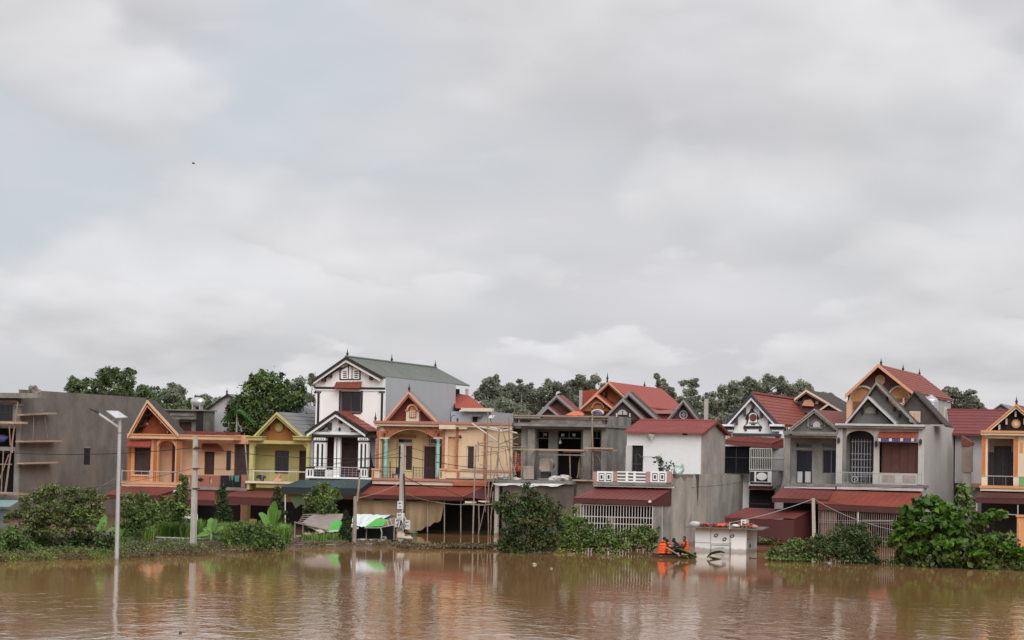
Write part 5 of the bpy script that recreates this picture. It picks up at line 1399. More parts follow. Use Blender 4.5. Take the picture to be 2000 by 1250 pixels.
# ------------------------------------------------------------------ house 10: grey house with double gable and pale side wall
def house_double_gable():
    T = Thing('terraced_house', 'weathered house with two stacked grey gables and large blank pale side wall', 'house', S(1720, 1070, 0))
    gv = 0
    u2 = A(1711, 746, 1.6)[0]
    r2 = T.part('roof', DKROOF, MB().chev((1650, 826), (1711, 745), (1789, 826), 4, 1.5, 3.2))
    r3 = T.part('back_roof', DKROOF, MB().chev((1735, 829), (1786, 763), (1847, 830), 4, 4.6, 8.0))
    T.part('back_gable', mat('mossy_brown_render', (.085, .07, .06), var=.3, scale=1.5, streak=.4), MB().poly([(1742, 829), (1786, 768), (1842, 829)], 4.9, 5.1))
    barge(T, (1655, 824), (1711, 745), (1789, 826), 6, 1.3, PL_GREY, r2, .19)
    T.part('rear_gable', mat('grey_gable_render', (.155, .16, .15), var=.2, scale=1.2, streak=.4), MB().poly([(1665, 828), (1711, 757), (1781, 828)], 2.0, 2.2))
    for x, y in ((1731, 775), (1745, 795), (1755, 808)): T.part('gable_bracket', INSIDE, MB().px(x, y, x + 3, y + 8, 1.7, 1.998))
    r1 = T.part('front_roof', PL_GREY, MB().chev((1653, 824), (1695, 774), (1748, 825), 3, gv - .1, 1.99))
    barge(T, (1651, 825), (1695, 773), (1750, 826), 5, gv - .3, LGREY, r1, .19)
    T.part('front_gable', MATS['grey_gable_render'], MB().poly([(1660, 828), (1695, 782), (1742, 828)], gv + .5, gv + .7))
    T.part('gable_panel', PL_GREY, MB().px(1689, 800, 1711, 808, gv + .42, gv + .498).disc(A(1700, 801, gv + .42), .33, gv + .43, gv + .497, 16, .25))
    for x in (1683, 1710): T.part('gable_bracket', INSIDE, MB().px(x, 797, x + 2.5, 809, gv + .2, gv + .498))
    T.part('cornice', LGREY, MB().px(1631, 828, 1805, 832, gv - .6, .6))
    T.part('cornice_foot', PL_GREY, MB().px(1634, 832.3, 1803, 836.5, gv - .45, .6))
    # arched left bay
    cx, ysp = 1679.5, 854
    uc, zs = A(cx, ysp, 0); ru = A(1706, ysp, 0)[0] - uc
    ztop = A(cx, 836.8, 0)[1]; rz = A(cx, 841, 0)[1] - zs
    mb = MB(); n = 14
    for i in range(n):
        t0, t1 = math.pi * i / n, math.pi * (i + 1) / n
        p0 = (uc - ru * math.cos(t0), zs + rz * math.sin(t0)); p1 = (uc - ru * math.cos(t1), zs + rz * math.sin(t1))
        mb.prism([p0, p1, (p1[0], ztop), (p0[0], ztop)], .002, .3)
    T.part('arch_wall', PL_PALE, mb)
    T.part('pier', PL_PALE, MB().px(1633, 836.8, 1645, 947, -.04, .3))
    T.part('pier', PL_GREY, MB().px(1645.2, 836.8, 1652.6, 947, 0, .3))
    T.part('pier', PL_PALE, MB().px(1706.3, 836.8, 1717, 947, 0, .3))
    T.part('pier', PL_PALE, MB().px(1793, 836.8, 1805, 947, 0, .3))
    T.part('window_head', PL_PALE, MB().px(1717.2, 836.8, 1792.8, 864, .05, .3))
    v = 1.5
    T.part('porch_wall', PL_GREY, MB().px(1634, 837, 1715, 947, v, v + .2))
    gd = T.part('grille_door', BLUEDOOR, MB().px(1661, 842, 1704, 945, v - .2, v - .01))
    T.copies('grille_bar', RAILM, MB().px(1664, 858, 1665.2, 940, v - .26, v - .202), [(k * .235, 0, 0) for k in range(7)], gd)
    for y in (862, 886, 897, 912, 930): T.part('grille_rail', RAILM, MB().px(1662, y, 1703, y + 1.2, v - .27, v - .262), gd)
    door(T, 1722, 865, 1791.5, 925, .3, REDWOOD, 4, REDWOOD, rec=.02, panels=3, name='folding_door')
    T.part('window_wall', PL_PALE, MB().px(1717.2, 925.3, 1792.8, 947, .05, .5))
    for x0, x1 in ((1723, 1748), (1763, 1789)): T.part('wall_panel', mat('dusty_pink_panel', (.40, .33, .29), var=.15, streak=.2), MB().px(x0, 928, x1, 943, .02, .048))
    hd = awning(T, (1718, 843, .04), (1793, 843.5, .04), (1714, 854, -1.0), (1790, 855.5, -1.0), REDSHEET, 0, None, 'window_hood', 'r')
    fr = [S(1715 + i * 5.4, 856 + (1.5 if i % 2 else 0), -1.02) for i in range(15)]
    for i in range(14):
        a, b = fr[i], fr[i + 1]
        T.part('fringe', BLUEC if i % 4 else SACKW, MB().add([(a[0], a[1], a[2]), (b[0], b[1], a[2]), (b[0], b[1], a[2] - .22), (a[0], a[1], a[2] - .24)], [(0, 1, 2, 3)]), hd)
    for x, y in ((1638, 857), (1711, 864), (1798, 860)): T.part('wall_lamp', DKMETAL, MB().lathe(S(x, y + 4, -.18), [(.03, -.2), (.1, -.1), (.12, .15), (.04, .28)], 8))
    T.part('balcony_slab', SLAB, MB().px(1632, 946, 1803, 951, -1.2, 1.6))
    T.part('balcony_band', LGREY, MB().px(1634, 951.5, 1802, 957.5, -1.15, -.5))
    railing(T, 1633, 1705, 923, 945.5, -1.1, RAILM, 10, .035, .012, (.12, .85), posts=(0, 1))
    railing(T, 1705, 1800, 925, 946, -1.1, RAILM, 3, .035, .02, (.12, .85), posts=(0, 1), name='railing')
    T.part('railing_wheel', RAILM, MB().ring(A(1669, 936, -1.14), .2, .25, -1.16, -1.13, 16).ring(A(1669, 936, -1.14), .02, .06, -1.16, -1.13, 8))
    u1 = A(1805, 900, .3)[0]
    vw = B(1878.5, 900, u1)[0]
    zt = B(1805, 829, u1)[1]
    T.part('side_wall', PL_PALE, MB().box(u1 - .25, u1, .302, vw, -2, zt))
    T.part('back_wall', PL_GREY, MB().box(A(1634, 900, .3)[0], u1 - .26, vw - .2, vw, -2, zt - .2))
    T.part('deck', SLAB, MB().box(A(1634, 900, .3)[0], u1 - .26, .7, vw - .21, zt - .5, zt - .2))
    T.part('left_wall', PL_GREY, MB().box(A(1634, 900, .3)[0], A(1634, 900, .3)[0] + .2, .7, vw - .21, -2, zt - .5))
    T.part('dormer_frame', LGREY, MB().px(1776, 803, 1797, 825, 4.5, 4.8))
    T.part('dormer_pane', PEACH, MB().px(1778, 805, 1785, 822, 4.44, 4.498).px(1787, 806, 1795, 823, 4.44, 4.498))
    ground_floor(T, 1633, 1804, 952, .4, 5, INSIDE)
    awning(T, (1632, 958, -1.1), (1802, 963, -1.1), (1597, 982.5, -4.2), (1774, 991, -4.2), REDSHEET, 13, DKMAROON, sides='rl', pitch=.5)
    cage(T, 1599, 1772, 998, 1088, -4.0, 40, mat('dull_pink_steel', (.33, .27, .25), rough=.6), (1018, 1022, 1048, 1056, 1080), .022)
    T.part('cage_post', WHMETAL, MB().tpx((1676, 995, -4.05), (1676, 1035, -4.05), .06))
    T.part('bamboo_blind', mat('bamboo_blind', (.2, .145, .11), var=.25, scale=4), MB().px(1602, 994, 1634, 1045, -3.8, -3.7))
    for k in range(12): T.part('blind_slat', BAMBOO, MB().px(1603 + k * 2.6, 995, 1604 + k * 2.6, 1044, -3.85, -3.802))
    return T
house_double_gable()

# ------------------------------------------------------------------ house 11: bright orange house at the right edge
def house_orange_right():
    T = Thing('terraced_house', 'bright orange house with dark gable and round medallion at right edge', 'house', S(1960, 1075, 0))
    gv = 0
    roof = T.part('roof', DKREDTILE, MB().chev((1921, 843), (1984.5, 790), (2047, 845), 3, gv - .4, 12))
    barge(T, (1920, 844), (1984.5, 789), (2049, 846), 4, gv - .55, ORANGE, roof, .14)
    barge(T, (1925, 845), (1984.5, 794), (2044, 847), 4, gv - .42, CREAMT, roof, .12)
    T.part('gable_wall', INSIDE, MB().poly([(1928, 847), (1984.5, 799), (2040, 847)], gv + .4, gv + .6))
    md = T.part('medallion', ORANGE, MB().disc(A(1984.5, 827.5, gv + .3), .34, gv + .3, gv + .398, 24))
    T.part('medallion_field', CREAMT, MB().disc(A(1984.5, 827.5, gv + .28), .2, gv + .26, gv + .298, 20), md)
    for x, y, h in ((1982, 803, 11), (1964, 817, 12), (1950, 829, 10), (1999, 817, 12)): T.part('gable_bracket', CREAMT, MB().px(x, y, x + 3, y + h, gv, gv + .398))
    finial(T, 1985.5, 774, 790, gv)
    T.part('cornice', ORANGE, MB().px(1915.5, 841.5, 2060, 846, gv - .6, .5))
    T.part('cornice_band', CREAMT, MB().px(1915.8, 846.2, 2060, 850.5, gv - .5, .5))
    T.part('beam', CREAMT, MB().px(1918, 852, 2060, 857, gv, .35))
    quoins(T, 1917.5, 1925.5, 853, 930, -.02, 4, mat('orange_block', (.62, .2, .055), var=.08))
    T.part('column', CREAMT, MB().px(1917, 857.2, 1928.5, 949, .02, .35))
    quoins(T, 1981, 1989, 853, 930, -.02, 4, MATS['orange_block'])
    T.part('column', CREAMT, MB().px(1979.5, 857.2, 1990.5, 949, .02, .35))
    T.part('wing_wall', CREAMT, MB().px(1990.7, 857.2, 2060, 949, .04, .35))
    T.part('wing_block', ORANGE, MB().px(1992.5, 864, 1998, 884, -.01, .038))
    v = 1.8
    T.part('porch_wall', mat('dim_taupe_wall', (.24, .19, .15), var=.08), MB().holes(1918, 852, 1992, 950, v, v + .2, [(1941, 871, 1975, 950)]))
    T.part('dark_wainscot', BLACK, MB().px(1926, 883, 1940.8, 950, v - .06, v - .003).px(1975.2, 883, 1982, 950, v - .06, v - .003))
    door(T, 1941, 871, 1975, 950, v, BLACK, 2, BLACK)
    T.part('balcony_slab', ORANGE, MB().px(1913, 949.5, 2060, 954.5, -1.2, 1.9))
    T.part('balcony_band', CREAMT, MB().px(1914.5, 954.7, 2060, 960, -1.1, -.1))
    railing(T, 1917, 2060, 931, 949, -1.0, RAILM, 6, .035, .01, (), posts=())
    T.part('glass_panel', GREENRAIL, MB().px(1990, 933, 2060, 948.5, -.98, -.94))
    T.part('side_wall', LGREY, MB().box(A(1917.5, 900, .4)[0], A(2060, 900, .4)[0], 2.01, 12, -2, A(1985, 847, 0)[1]))
    ground_floor(T, 1917, 2060, 955, .4, 6, INSIDE)
    awning(T, (1916, 961, -1.1), (2060, 965, -1.1), (1904, 971, -3.6), (2060, 975, -3.6), DKMAROON, 11, DKMAROON, sides='rl')
    T.part('awning_post', GALV, MB().tpx((1907.5, 982, -3.5), (1907.5, 1060, -3.5), .05).tpx((1988, 986, -3.5), (1988, 1010, -3.5), .05).tpx((1958, 1004, -3.5), (1990, 1006, -3.5), .035))
    T.part('gate_pillar', ORANGE, MB().px(1986, 1010, 2003, 1085, -4.2, -3.6))
    T.part('gate_pillar_cap', ORANGE, MB().px(1984, 1005.5, 2005, 1009.8, -4.3, -3.5))
    T.part('gate_pillar_panel', SALMON, MB().px(1990, 1022, 1994, 1064, -4.26, -4.202))
    return T
house_orange_right()
# ------------------------------------------------------------------ houses behind the front row
def back_house(label, Lp, Ap, Rp, v, ln, rm, bm_, wm, base=None, bt=4, rec=.6, sub=None, inner=None, wall=None, name='house', courses_n=0):
    T = Thing(name, label, 'house', (A(Ap[0], Ap[1], v)[0], v, .3))
    roof = T.part('roof', rm, MB().chev(Lp, Ap, Rp, 3, v - .1, v + ln))
    if courses_n:
        e = S(*Rp, v - .1); r = S(*Ap, v - .1)
        courses(T, roof, rm, (e[0], v + .1, e[2]), (e[0], v + ln, e[2]), (r[0], v + .1, r[2]), (r[0], v + ln, r[2]), courses_n)
    barge(T, Lp, Ap, Rp, bt, v - .25, bm_, roof, .14)
    if inner: barge(T, (Lp[0] + 5, Lp[1] + 1), (Ap[0], Ap[1] + bt + 1), (Rp[0] - 5, Rp[1] + 1), 2.2, v - .12, inner, roof, .1)
    yb = max(Lp[1], Rp[1])
    T.part('gable_wall', wm, MB().poly([(Lp[0] + 4, yb + 2), (Ap[0], Ap[1] + bt), (Rp[0] - 4, yb + 2)], v + rec, v + rec + .2))
    u0, u1 = A(Lp[0] + 5, yb, v)[0], A(Rp[0] - 5, yb, v)[0]
    T.part('wall', wall or PL_GREY, MB().box(u0, u1, v + rec + .21, v + max(ln, 6) - .3, -.4, A(Ap[0], yb + 2, v)[1]))
    if sub:
        l2, a2, r2 = sub
        s = T.part('front_gable_roof', rm, MB().chev(l2, a2, r2, 3, v - 1.2, v + rec - .01))
        barge(T, l2, a2, r2, bt, v - 1.35, bm_, s, .14)
        T.part('front_gable_wall', wm, MB().poly([(l2[0] + 4, max(l2[1], r2[1]) + 2), (a2[0], a2[1] + bt), (r2[0] - 4, max(l2[1], r2[1]) + 2)], v - .8, v - .6))
    return T

# left: old mouldy concrete block with a steel water tank
T = Thing('old_house', 'old mouldy concrete block with shuttered window below a steel tank', 'house', S(360, 843, 16))
T.part('wall', OLDCONC, MB().holes(325, 802, 396, 900, 16, 16.3, [(350, 824, 374, 843)]))
T.part('body', OLDCONC, MB().box(A(325, 850, 16)[0], A(396, 850, 16)[0], 16.6, 18.5, -.4, A(360, 802, 16)[1]))
T.part('roof_slab', SLAB, MB().px(323, 799.5, 397, 802, 15.6, 18.7))
T.part('window_hood', OLDCONC, MB().px(344, 816, 379, 819, 15.3, 15.99))
T.part('relief_band', SLAB, MB().px(332, 807, 380, 812, 15.9, 15.998))
window(T, 350, 824, 374, 843, 16, DKWOOD, CURTBR, 3, 1, .1)
T.part('side_pilaster', INSIDE, MB().px(383, 803, 396, 845, 15.85, 15.998))
def tank(label, x, y, r, l, v, legs=True, horizontal=False):
    T = Thing('water_tank', label, 'water tank', (A(x, y, v)[0], v, A(x, y, v)[1] - r))
    u, z = A(x, y, v)
    mb = MB()
    prof = [(max(.02, r * max(0.0, math.cos(a_)) ** .6), l * math.sin(a_)) for a_ in [-math.pi / 2 + math.pi * i_ / 14 for i_ in range(15)]]
    n = 18; vs = []; fs = []
    for rr, a in prof:
        for i in range(n):
            t = 2 * math.pi * i / n
            vs.append((u + a, v + rr * math.cos(t), z + rr * math.sin(t)))
    for j in range(len(prof) - 1):
        for i in range(n): fs.append((j * n + i, j * n + (i + 1) % n, (j + 1) * n + (i + 1) % n, (j + 1) * n + i))
    mb.add(vs, fs)
    T.part('drum', STEEL, mb, smooth=True)
    for s in (-.55, .55): T.part('cradle', GALV, MB().ring((u + s * l, z), .0, .02, v, v + .02, 4).box(u + s * l - .05, u + s * l + .05, v - r * .8, v + r * .8, z - r - .25, z - r * .55))
    for s in (-.6, .6):
        for k in (-.7, .7): T.part('leg', GALV, MB().box(u + s * l - .04, u + s * l + .04, v + k * r - .04, v + k * r + .04, z - r - .7, z - r - .25))
    return T
tank('round stainless steel water tank on the old concrete block', 386, 785, .44, .66, 17)
def upright_tank(label, x, y0, y1, r, v):
    u, zb = A(x, y1, v); h = A(x, y0, v)[1] - zb
    T = Thing('water_tank', label, 'water tank', (u, v, zb))
    prof = [(r * .9, 0)]
    for k in range(5):
        a = h * .12 + h * .62 * k / 5; prof += [(r, a), (r, a + h * .09), (r * .95, a + h * .105), (r * .95, a + h * .12)]
    T.part('drum', STEEL, MB().lathe((u, v, zb), prof + [(r * .9, h * .78), (r * .55, h * .9), (r * .3, h * .93)], 24))
    T.part('lid', STEEL, MB().lathe((u, v, zb + h * .93), [(r * .3, 0), (r * .3, h * .05), (r * .1, h * .07)], 14))
    T.part('stand', GALV, MB().lathe((u, v, zb - 1.2), [(r * .8, 0), (r * .8, 1.19)], 8))
upright_tank('upright ribbed stainless steel tank beside the dark mossy gable', 1818, 771, 812, .62, 11)

T = back_house('pale blue-grey gabled house behind the large dark tree', (394, 803), (443.7, 769), (505, 806), 20, 12, GREYROOF, BLACK, LGREY, bt=2.5, rec=.2, wall=LGREY)
finial(T, 443.5, 758, 769, 20)
T.part('front_wall', GREYW, MB().px(397, 805, 500, 900, 20.15, 20.39))
T = Thing('house', 'low grey-roofed shed behind the yellow house ridge', 'house', S(590, 812, 26))
T.part('roof', GREYROOF, MB().poly([(582, 806), (586, 791), (616, 803), (616, 808)], 26, 32))
T.part('wall', LGREY, MB().px(584, 808.2, 616, 860, 26.3, 31))

T = Thing('house', 'house with red hipped roof and white fascia behind the cream house', 'house', S(930, 830, 20))
T.part('roof', BRTILE, MB().add([S(890, 797, 19), S(960, 801, 19), S(947, 797, 24), S(917, 773, 24), S(880, 765, 24)], [(0, 1, 2, 3), (0, 3, 4)]))
T.part('fascia', CREAMT, MB().px(900, 797, 961, 803.5, 18.6, 19.2))
T.part('wall', GREYW, MB().px(880, 803.7, 957, 890, 19.3, 26))
T.part('window', INSIDE, MB().px(923, 814, 931, 826, 19.1, 19.298))
T.part('window_hood', PL_GREY, MB().px(920, 811.5, 939, 813.5, 18.7, 19.298))

T = back_house('grey-trimmed gable with small front gable above the concrete roof slab', (1047, 810), (1087, 771), (1127, 806), 14, 2.2, DKREDTILE, TRIMG, BRNGAB, bt=5, sub=((1050, 812), (1070, 793), (1093, 812)), inner=PL_GREY)
T = back_house('orange house with steep bright red roof and two front gables', (1128, 802), (1188, 745), (1240, 792), 24, 19, BRTILE, SALMON, ORBRN, bt=4, rec=1.2, sub=((1129, 801), (1164, 770), (1196, 796)), inner=PINKT, wall=ORANGE)
finial(T, 1186.5, 727, 745, 24)
_ua = A(1188, 745, 24)[0]
finial(T, 1259, 744, 757, B(1259, 757, _ua)[0])
_e = S(1240, 792, 24)
T.part('rear_roof_slope', BRTILE, MB().add([S(1188, 745, 24), (S(1188, 745, 24)[0], 43, S(1188, 745, 24)[2]), (S(1322, 801, 43)[0], 43, S(1322, 801, 43)[2]), S(1262, 806, 24)], [(0, 1, 2, 3)]))
T.part('left_roof_wing', BRTILE, MB().poly([(1137, 790), (1137, 763), (1170, 761), (1150, 790)], 26, 32))
T.part('wing_grille', RAILM, MB().px(1131, 762, 1136.5, 800, 25, 25.2))
for x, y in ((1178, 766), (1152, 788), (1189, 784)): T.part('gable_bracket', DKWOOD, MB().px(x, y, x + 3, y + 9, 24.2, 25.1))
T.part('gable_arch', PINKT, MB().ring(A(1168, 797, 23.1), .45, .6, 23.0, 23.18, 14, 0, math.pi))
T.part('rear_eave', PINKT, MB().poly([(1262, 803), (1316, 800), (1312, 804), (1285, 809)], 26, 28))
T = back_house('dark-brown gable with pale double trim and half-round window', (1182, 812), (1228, 765), (1287, 820), 10, 1.4, DKROOF, TRIMG, BRNGAB, bt=6, sub=((1181, 813), (1216, 778), (1258, 818)), inner=PL_GREY)
w_ = T.part('half_round_window', LGREY, MB().ring(A(1216, 810, 9.1), .0, .42, 9.0, 9.18, 16, 0, math.pi))
T.part('glazing_bar', BRNGAB, MB().px(1215.3, 802, 1216.7, 810, 8.94, 8.998), w_)
for x in (1203, 1229): T.part('gable_lamp', CERAM, MB().px(x, 807, x + 2, 814, 8.9, 9.1))
T = back_house('steep dark-brown gable with round lattice ornament and grey trim', (1301, 821), (1334, 780), (1366, 821), 14, 1.0, DKROOF, TRIMG, BRNGAB, bt=5, inner=PL_GREY)
c_ = A(1335, 810, 14.5)
o_ = T.part('round_ornament', LGREY, MB().ring(c_, .28, .37, 14.45, 14.598))
T.part('lattice', LGREY, MB().ring(c_, .1, .15, 14.5, 14.598, 12).box(c_[0] - .28, c_[0] + .28, 14.52, 14.596, c_[1] - .03, c_[1] + .03).box(c_[0] - .03, c_[0] + .03, 14.51, 14.595, c_[1] - .28, c_[1] + .28), o_)
T = Thing('house', 'maroon-walled house with pink eaves between the brown gables', 'house', S(1290, 822, 18))
T.part('wall', MAROONW, MB().px(1262, 808, 1318, 900, 18, 24)); T.part('eave', PINKT, MB().px(1258, 802, 1320, 807.8, 17.6, 24.2))
T = Thing('concrete_post', 'bare square concrete post rising behind the white metal house', 'post', S(1378, 822, 12))
T.part('shaft', CONC, MB().px(1374.5, 779, 1381.5, 900, 12, 12.3)); T.part('rebar', DKMETAL, MB().tpx((1377, 779, 12.1), (1376.5, 770, 12.1), .02).tpx((1380, 779, 12.1), (1381, 771, 12.1), .02))

T = back_house('tan-trimmed gabled house with dark brown gable behind the small grey house', (1551, 779), (1574, 761), (1648, 804), 22, 12, DKROOF, CREAMT, BRNGAB, bt=4, sub=((1596, 803), (1618, 787), (1650, 806)), inner=PINKT)
T.part('lintel_hood', SALMON, MB().poly([(1566, 792), (1571, 782), (1584, 780), (1590, 789), (1589, 794)], 22.2, 22.5))
T.part('gable_square', CREAMT, MB().px(1593, 783, 1598, 789, 22.4, 22.58))
T = Thing('house', 'plain house with dull red sheet roof behind the small grey gable', 'house', S(1628, 826, 14))
T.part('roof', MAROON, MB().quad3([S(1590, 828, 12), S(1660, 828, 12), S(1654, 804, 17), S(1600, 801, 17)], .08)); T.part('wall', PL_GREY, MB().px(1592, 829, 1658, 900, 12.5, 17))

# big orange house behind the double gable
def big_orange():
    v = 13.5
    T = Thing('house', 'tall salmon-trimmed house with arched veranda and red tiled roof with spires', 'house', S(1720, 830, v))
    ua, za = A(1714.5, 712, v - .8)
    vb = B(1797, 734, ua)[0]
    ur, zr = A(1786, 767, v - .8)
    roof = T.part('roof', REDTILE, MB().chev((1650, 771), (1714.5, 711), (1786, 767), 3, v - .8, vb))
    courses(T, roof, REDTILE, (ur, v - .6, zr), (ur, vb, zr), (ua, v - .6, za), (ua, vb, za), 10)
    barge(T, (1650, 772), (1714.5, 710.5), (1787, 768), 6.5, v - .95, SALMON, roof, .14)
    T.part('gable_wall', BRNGAB, MB().poly([(1656, 772), (1714.5, 718), (1781, 770), (1781, 800), (1656, 800)], v + .6, v + .8))
    T.part('gable_disc', PEACH, MB().disc(A(1719, 742, v + .4), .43, v + .4, v + .598, 24))
    for x0, x1, yt, ys in ((1661, 1709, 756, 784), (1736, 1775, 756, 778)):
        c = A((x0 + x1) / 2, ys, v + .3); rx = (A(x1, ys, v + .3)[0] - A(x0, ys, v + .3)[0]) / 2
        rz = A(x0, yt, v + .3)[1] - c[1]
        mb = MB(); n = 14
        for i in range(n):
            t0, t1 = math.pi * i / n, math.pi * (i + 1) / n
            mb.prism([(c[0] + rx * math.cos(t0), c[1] + rz * math.sin(t0)), (c[0] + rx * 1.12 * math.cos(t0), c[1] + rz * 1.14 * math.sin(t0)),
                      (c[0] + rx * 1.12 * math.cos(t1), c[1] + rz * 1.14 * math.sin(t1)), (c[0] + rx * math.cos(t1), c[1] + rz * math.sin(t1))], v + .3, v + .598)
        T.part('arch_trim', CREAMT, mb)
        T.part('arch_wall', ORANGE, MB().disc(c, rx, v + .55, v + .6, 24, rz).px(x0, ys, x1, 850, v + .55, v + .6))
    T.part('column', PEACH, MB().px(1653, 782, 1663, 850, v - .3, v + .3))
    T.part('balcony_rail', CREAMT, MB().px(1756, 787, 1776, 790, v, v + .2).px(1763, 777, 1766, 800, v, v + .2))
    u0, u1 = A(1656, 800, v)[0], A(1782, 800, v)[0]
    T.part('wall', PL_PALE, MB().box(u0, u1 + .1, v + .81, vb - .4, -.4, A(1715, 770, v)[1]))
    for x, y0, y1 in ((1721, 699, 713), (1764, 711, 726), (1796, 719, 735)):
        finial(T, x, y0, y1, B(x, y1, ua)[0])
    w0 = u1 + .12
    va, vz = B(1843, 798, w0)[0], B(1851, 798, w0)[0]
    T.part('side_window', CREAMT, MB().box(w0, w0 + .05, va, vz, B(1847, 828, w0)[1], B(1847, 796, w0)[1]))
    T.part('side_pane', GREYW, MB().box(w0 + .05, w0 + .06, va + .5, vz - .5, B(1847, 826, w0)[1], B(1847, 800, w0)[1]))
    return T
big_orange()
T = Thing('house', 'house with dull red tiled roof and grey-white wall left of the bright orange house', 'house', S(1895, 945, 16))
_r = T.part('roof', DKREDTILE, MB().quad3([S(1856, 848, 15.0), S(1975, 850, 15.0), S(1968, 803, 21), S(1850, 801, 21)], .1))
courses(T, _r, DKREDTILE, S(1856, 848, 15.0), S(1975, 850, 15.0), S(1850, 801, 21), S(1968, 803, 21), 8)
T.part('ridge_cap', DKREDTILE, MB().tube(S(1850, 800.5, 21), S(1968, 802.5, 21), .12), _r)
T.part('wall', LGREY, MB().px(1865, 849, 1919, 944, 16, 22)); T.part('ledge', PINKT, MB().px(1895, 944.3, 1919, 952, 15.5, 17)); T.part('gutter', PL_GREY, MB().px(1880, 848, 1916, 852, 15.2, 15.8))
T.part('lower_wall', PL_GREY, MB().px(1870, 952.3, 1919, 1080, 16, 22))
T.part('toilet_bay', mat('tan_board', (.29, .23, .18), var=.2), MB().px(1878, 871, 1896, 922, 12.6, 14)); T.part('toilet_roof', MAROON, MB().poly([(1877.5, 871), (1877.5, 851), (1898, 864), (1896, 871)], 12.5, 14.2))
T.part('toilet_stem', PL_BEIGE, MB().px(1880, 922.3, 1893, 1075, 12.7, 13.7))
T = back_house('plain grey gable end beyond the dull red roof', (1934, 803), (1955, 788), (1977, 803), 30, 10, GREYROOF, PL_GREY, PL_GREY, bt=2, rec=.1)
# ------------------------------------------------------------------ vegetation
def leaf_mesh(name, cl, n, size, m, seed, asp=.5, up=.35, droop=0.0, fill=.35):
    """cl: array of clumps (u, v, z, ru, rv, rz); n leaves as bent diamonds spread through the clumps' volume"""
    rng = np.random.default_rng(seed)
    cl = np.array(cl, float)
    wgt = cl[:, 3] * cl[:, 5]
    if cl.shape[1] > 6: wgt = wgt * cl[:, 6]
    wgt = wgt / wgt.sum()
    k = rng.choice(len(cl), n, p=wgt)
    d = rng.normal(size=(n, 3)); d /= np.linalg.norm(d, axis=1)[:, None]
    rad = np.where(rng.random(n) < fill, rng.random(n) ** .5, np.clip(rng.normal(.92, .24, n), .3, 1.7))
    c = cl[k, :3] + d * cl[k, 3:6] * rad[:, None]
    nr = d * .6 + rng.normal(size=(n, 3)) * .55 + np.array([0, 0, up]); nr /= np.linalg.norm(nr, axis=1)[:, None]
    t = np.cross(nr, rng.normal(size=(n, 3))); t /= np.linalg.norm(t, axis=1)[:, None]
    t[:, 2] -= droop; t /= np.linalg.norm(t, axis=1)[:, None]
    b = np.cross(nr, t); b /= np.linalg.norm(b, axis=1)[:, None]
    L = size * (.5 + .95 * rng.random(n) ** 1.5)[:, None]; Wd = L * asp
    v = np.empty((n, 4, 3))
    v[:, 0] = c - t * L * .5; v[:, 1] = c + b * Wd * .5 + nr * L * .06; v[:, 2] = c + t * L * .5 - nr * L * .08; v[:, 3] = c - b * Wd * .5 + nr * L * .06
    me = bpy.data.meshes.new(name)
    me.vertices.add(n * 4); me.vertices.foreach_set('co', v.reshape(-1))
    me.loops.add(n * 4); me.loops.foreach_set('vertex_index', np.arange(n * 4, dtype=np.int32))
    me.polygons.add(n); me.polygons.foreach_set('loop_start', np.arange(0, n * 4, 4, dtype=np.int32)); me.polygons.foreach_set('loop_total', np.full(n, 4, dtype=np.int32))
    at = me.attributes.new('tint', 'FLOAT', 'FACE')
    ct = rng.random(len(cl))
    tint = np.clip(.05 + .42 * rng.random(n) + .53 * ct[k], 0, 1)
    at.data.foreach_set('value', tint.astype(np.float32))
    me.update(calc_edges=True); me.materials.append(m)
    return me

def crown(T, clumps, v, n, size, m, seed, part='crown', asp=.5, up=.35, droop=0.0, depth=1.0, fill=.35, sub=0):
    """clumps: (px, py, r_px[, dv[, ry_px]]) on the plane v"""
    rng = random.Random(seed)
    cl = []
    for c in clumps:
        x, y, r = c[:3]; dv = c[3] if len(c) > 3 else rng.uniform(-.5, .5) * r / 24; ry = c[4] if len(c) > 4 else r
        u, z = A(x, y, v + dv); k = ppm(x, y, v + dv)
        cl.append((u - T.o[0], v + dv - T.o[1], z - T.o[2], r / k, r / k * depth, ry / k, .45 if sub else 1.0))
        for s in range(sub):
            a, b = rng.uniform(0, 6.28), rng.uniform(.6, 1.25)
            e = rng.uniform(-1, 1)
            q = rng.uniform(.28, .5)
            cl.append((u - T.o[0] + math.cos(a) * b * r / k, v + dv - T.o[1] + e * r / k * .8, z - T.o[2] + math.sin(a) * b * ry / k, r / k * q, r / k * q, ry / k * q, 1.5))
    me = leaf_mesh(part, cl, n, size, m, seed, asp, up, droop, fill)
    ob = bpy.data.objects.new(part, me); COL.objects.link(ob); ob.parent = T.e
    return ob

def limbs(T, base, tips, r0, m, seed, part='trunk', fork=.45):
    """tapered trunk from base that forks to tips (street points)"""
    rng = random.Random(seed)
    mb = MB()
    b = Vector(base)
    top = Vector((sum(t[0] for t in tips) / len(tips), sum(t[1] for t in tips) / len(tips), sum(t[2] for t in tips) / len(tips)))
    f = b.lerp(top, fork)
    mid = b.lerp(f, .5) + Vector((rng.uniform(-.12, .12), rng.uniform(-.12, .12), 0))
    mb.path([tuple(b), tuple(mid), tuple(f)], r0, 8, r0 * .7)
    for t in tips:
        t = Vector(t); q = f.lerp(t, .5) + Vector((rng.uniform(-.25, .25), rng.uniform(-.25, .25), rng.uniform(-.1, .3)))
        mb.path([tuple(f), tuple(q), tuple(t)], r0 * .55, 6, r0 * .14)
    return T.part(part, m, mb)

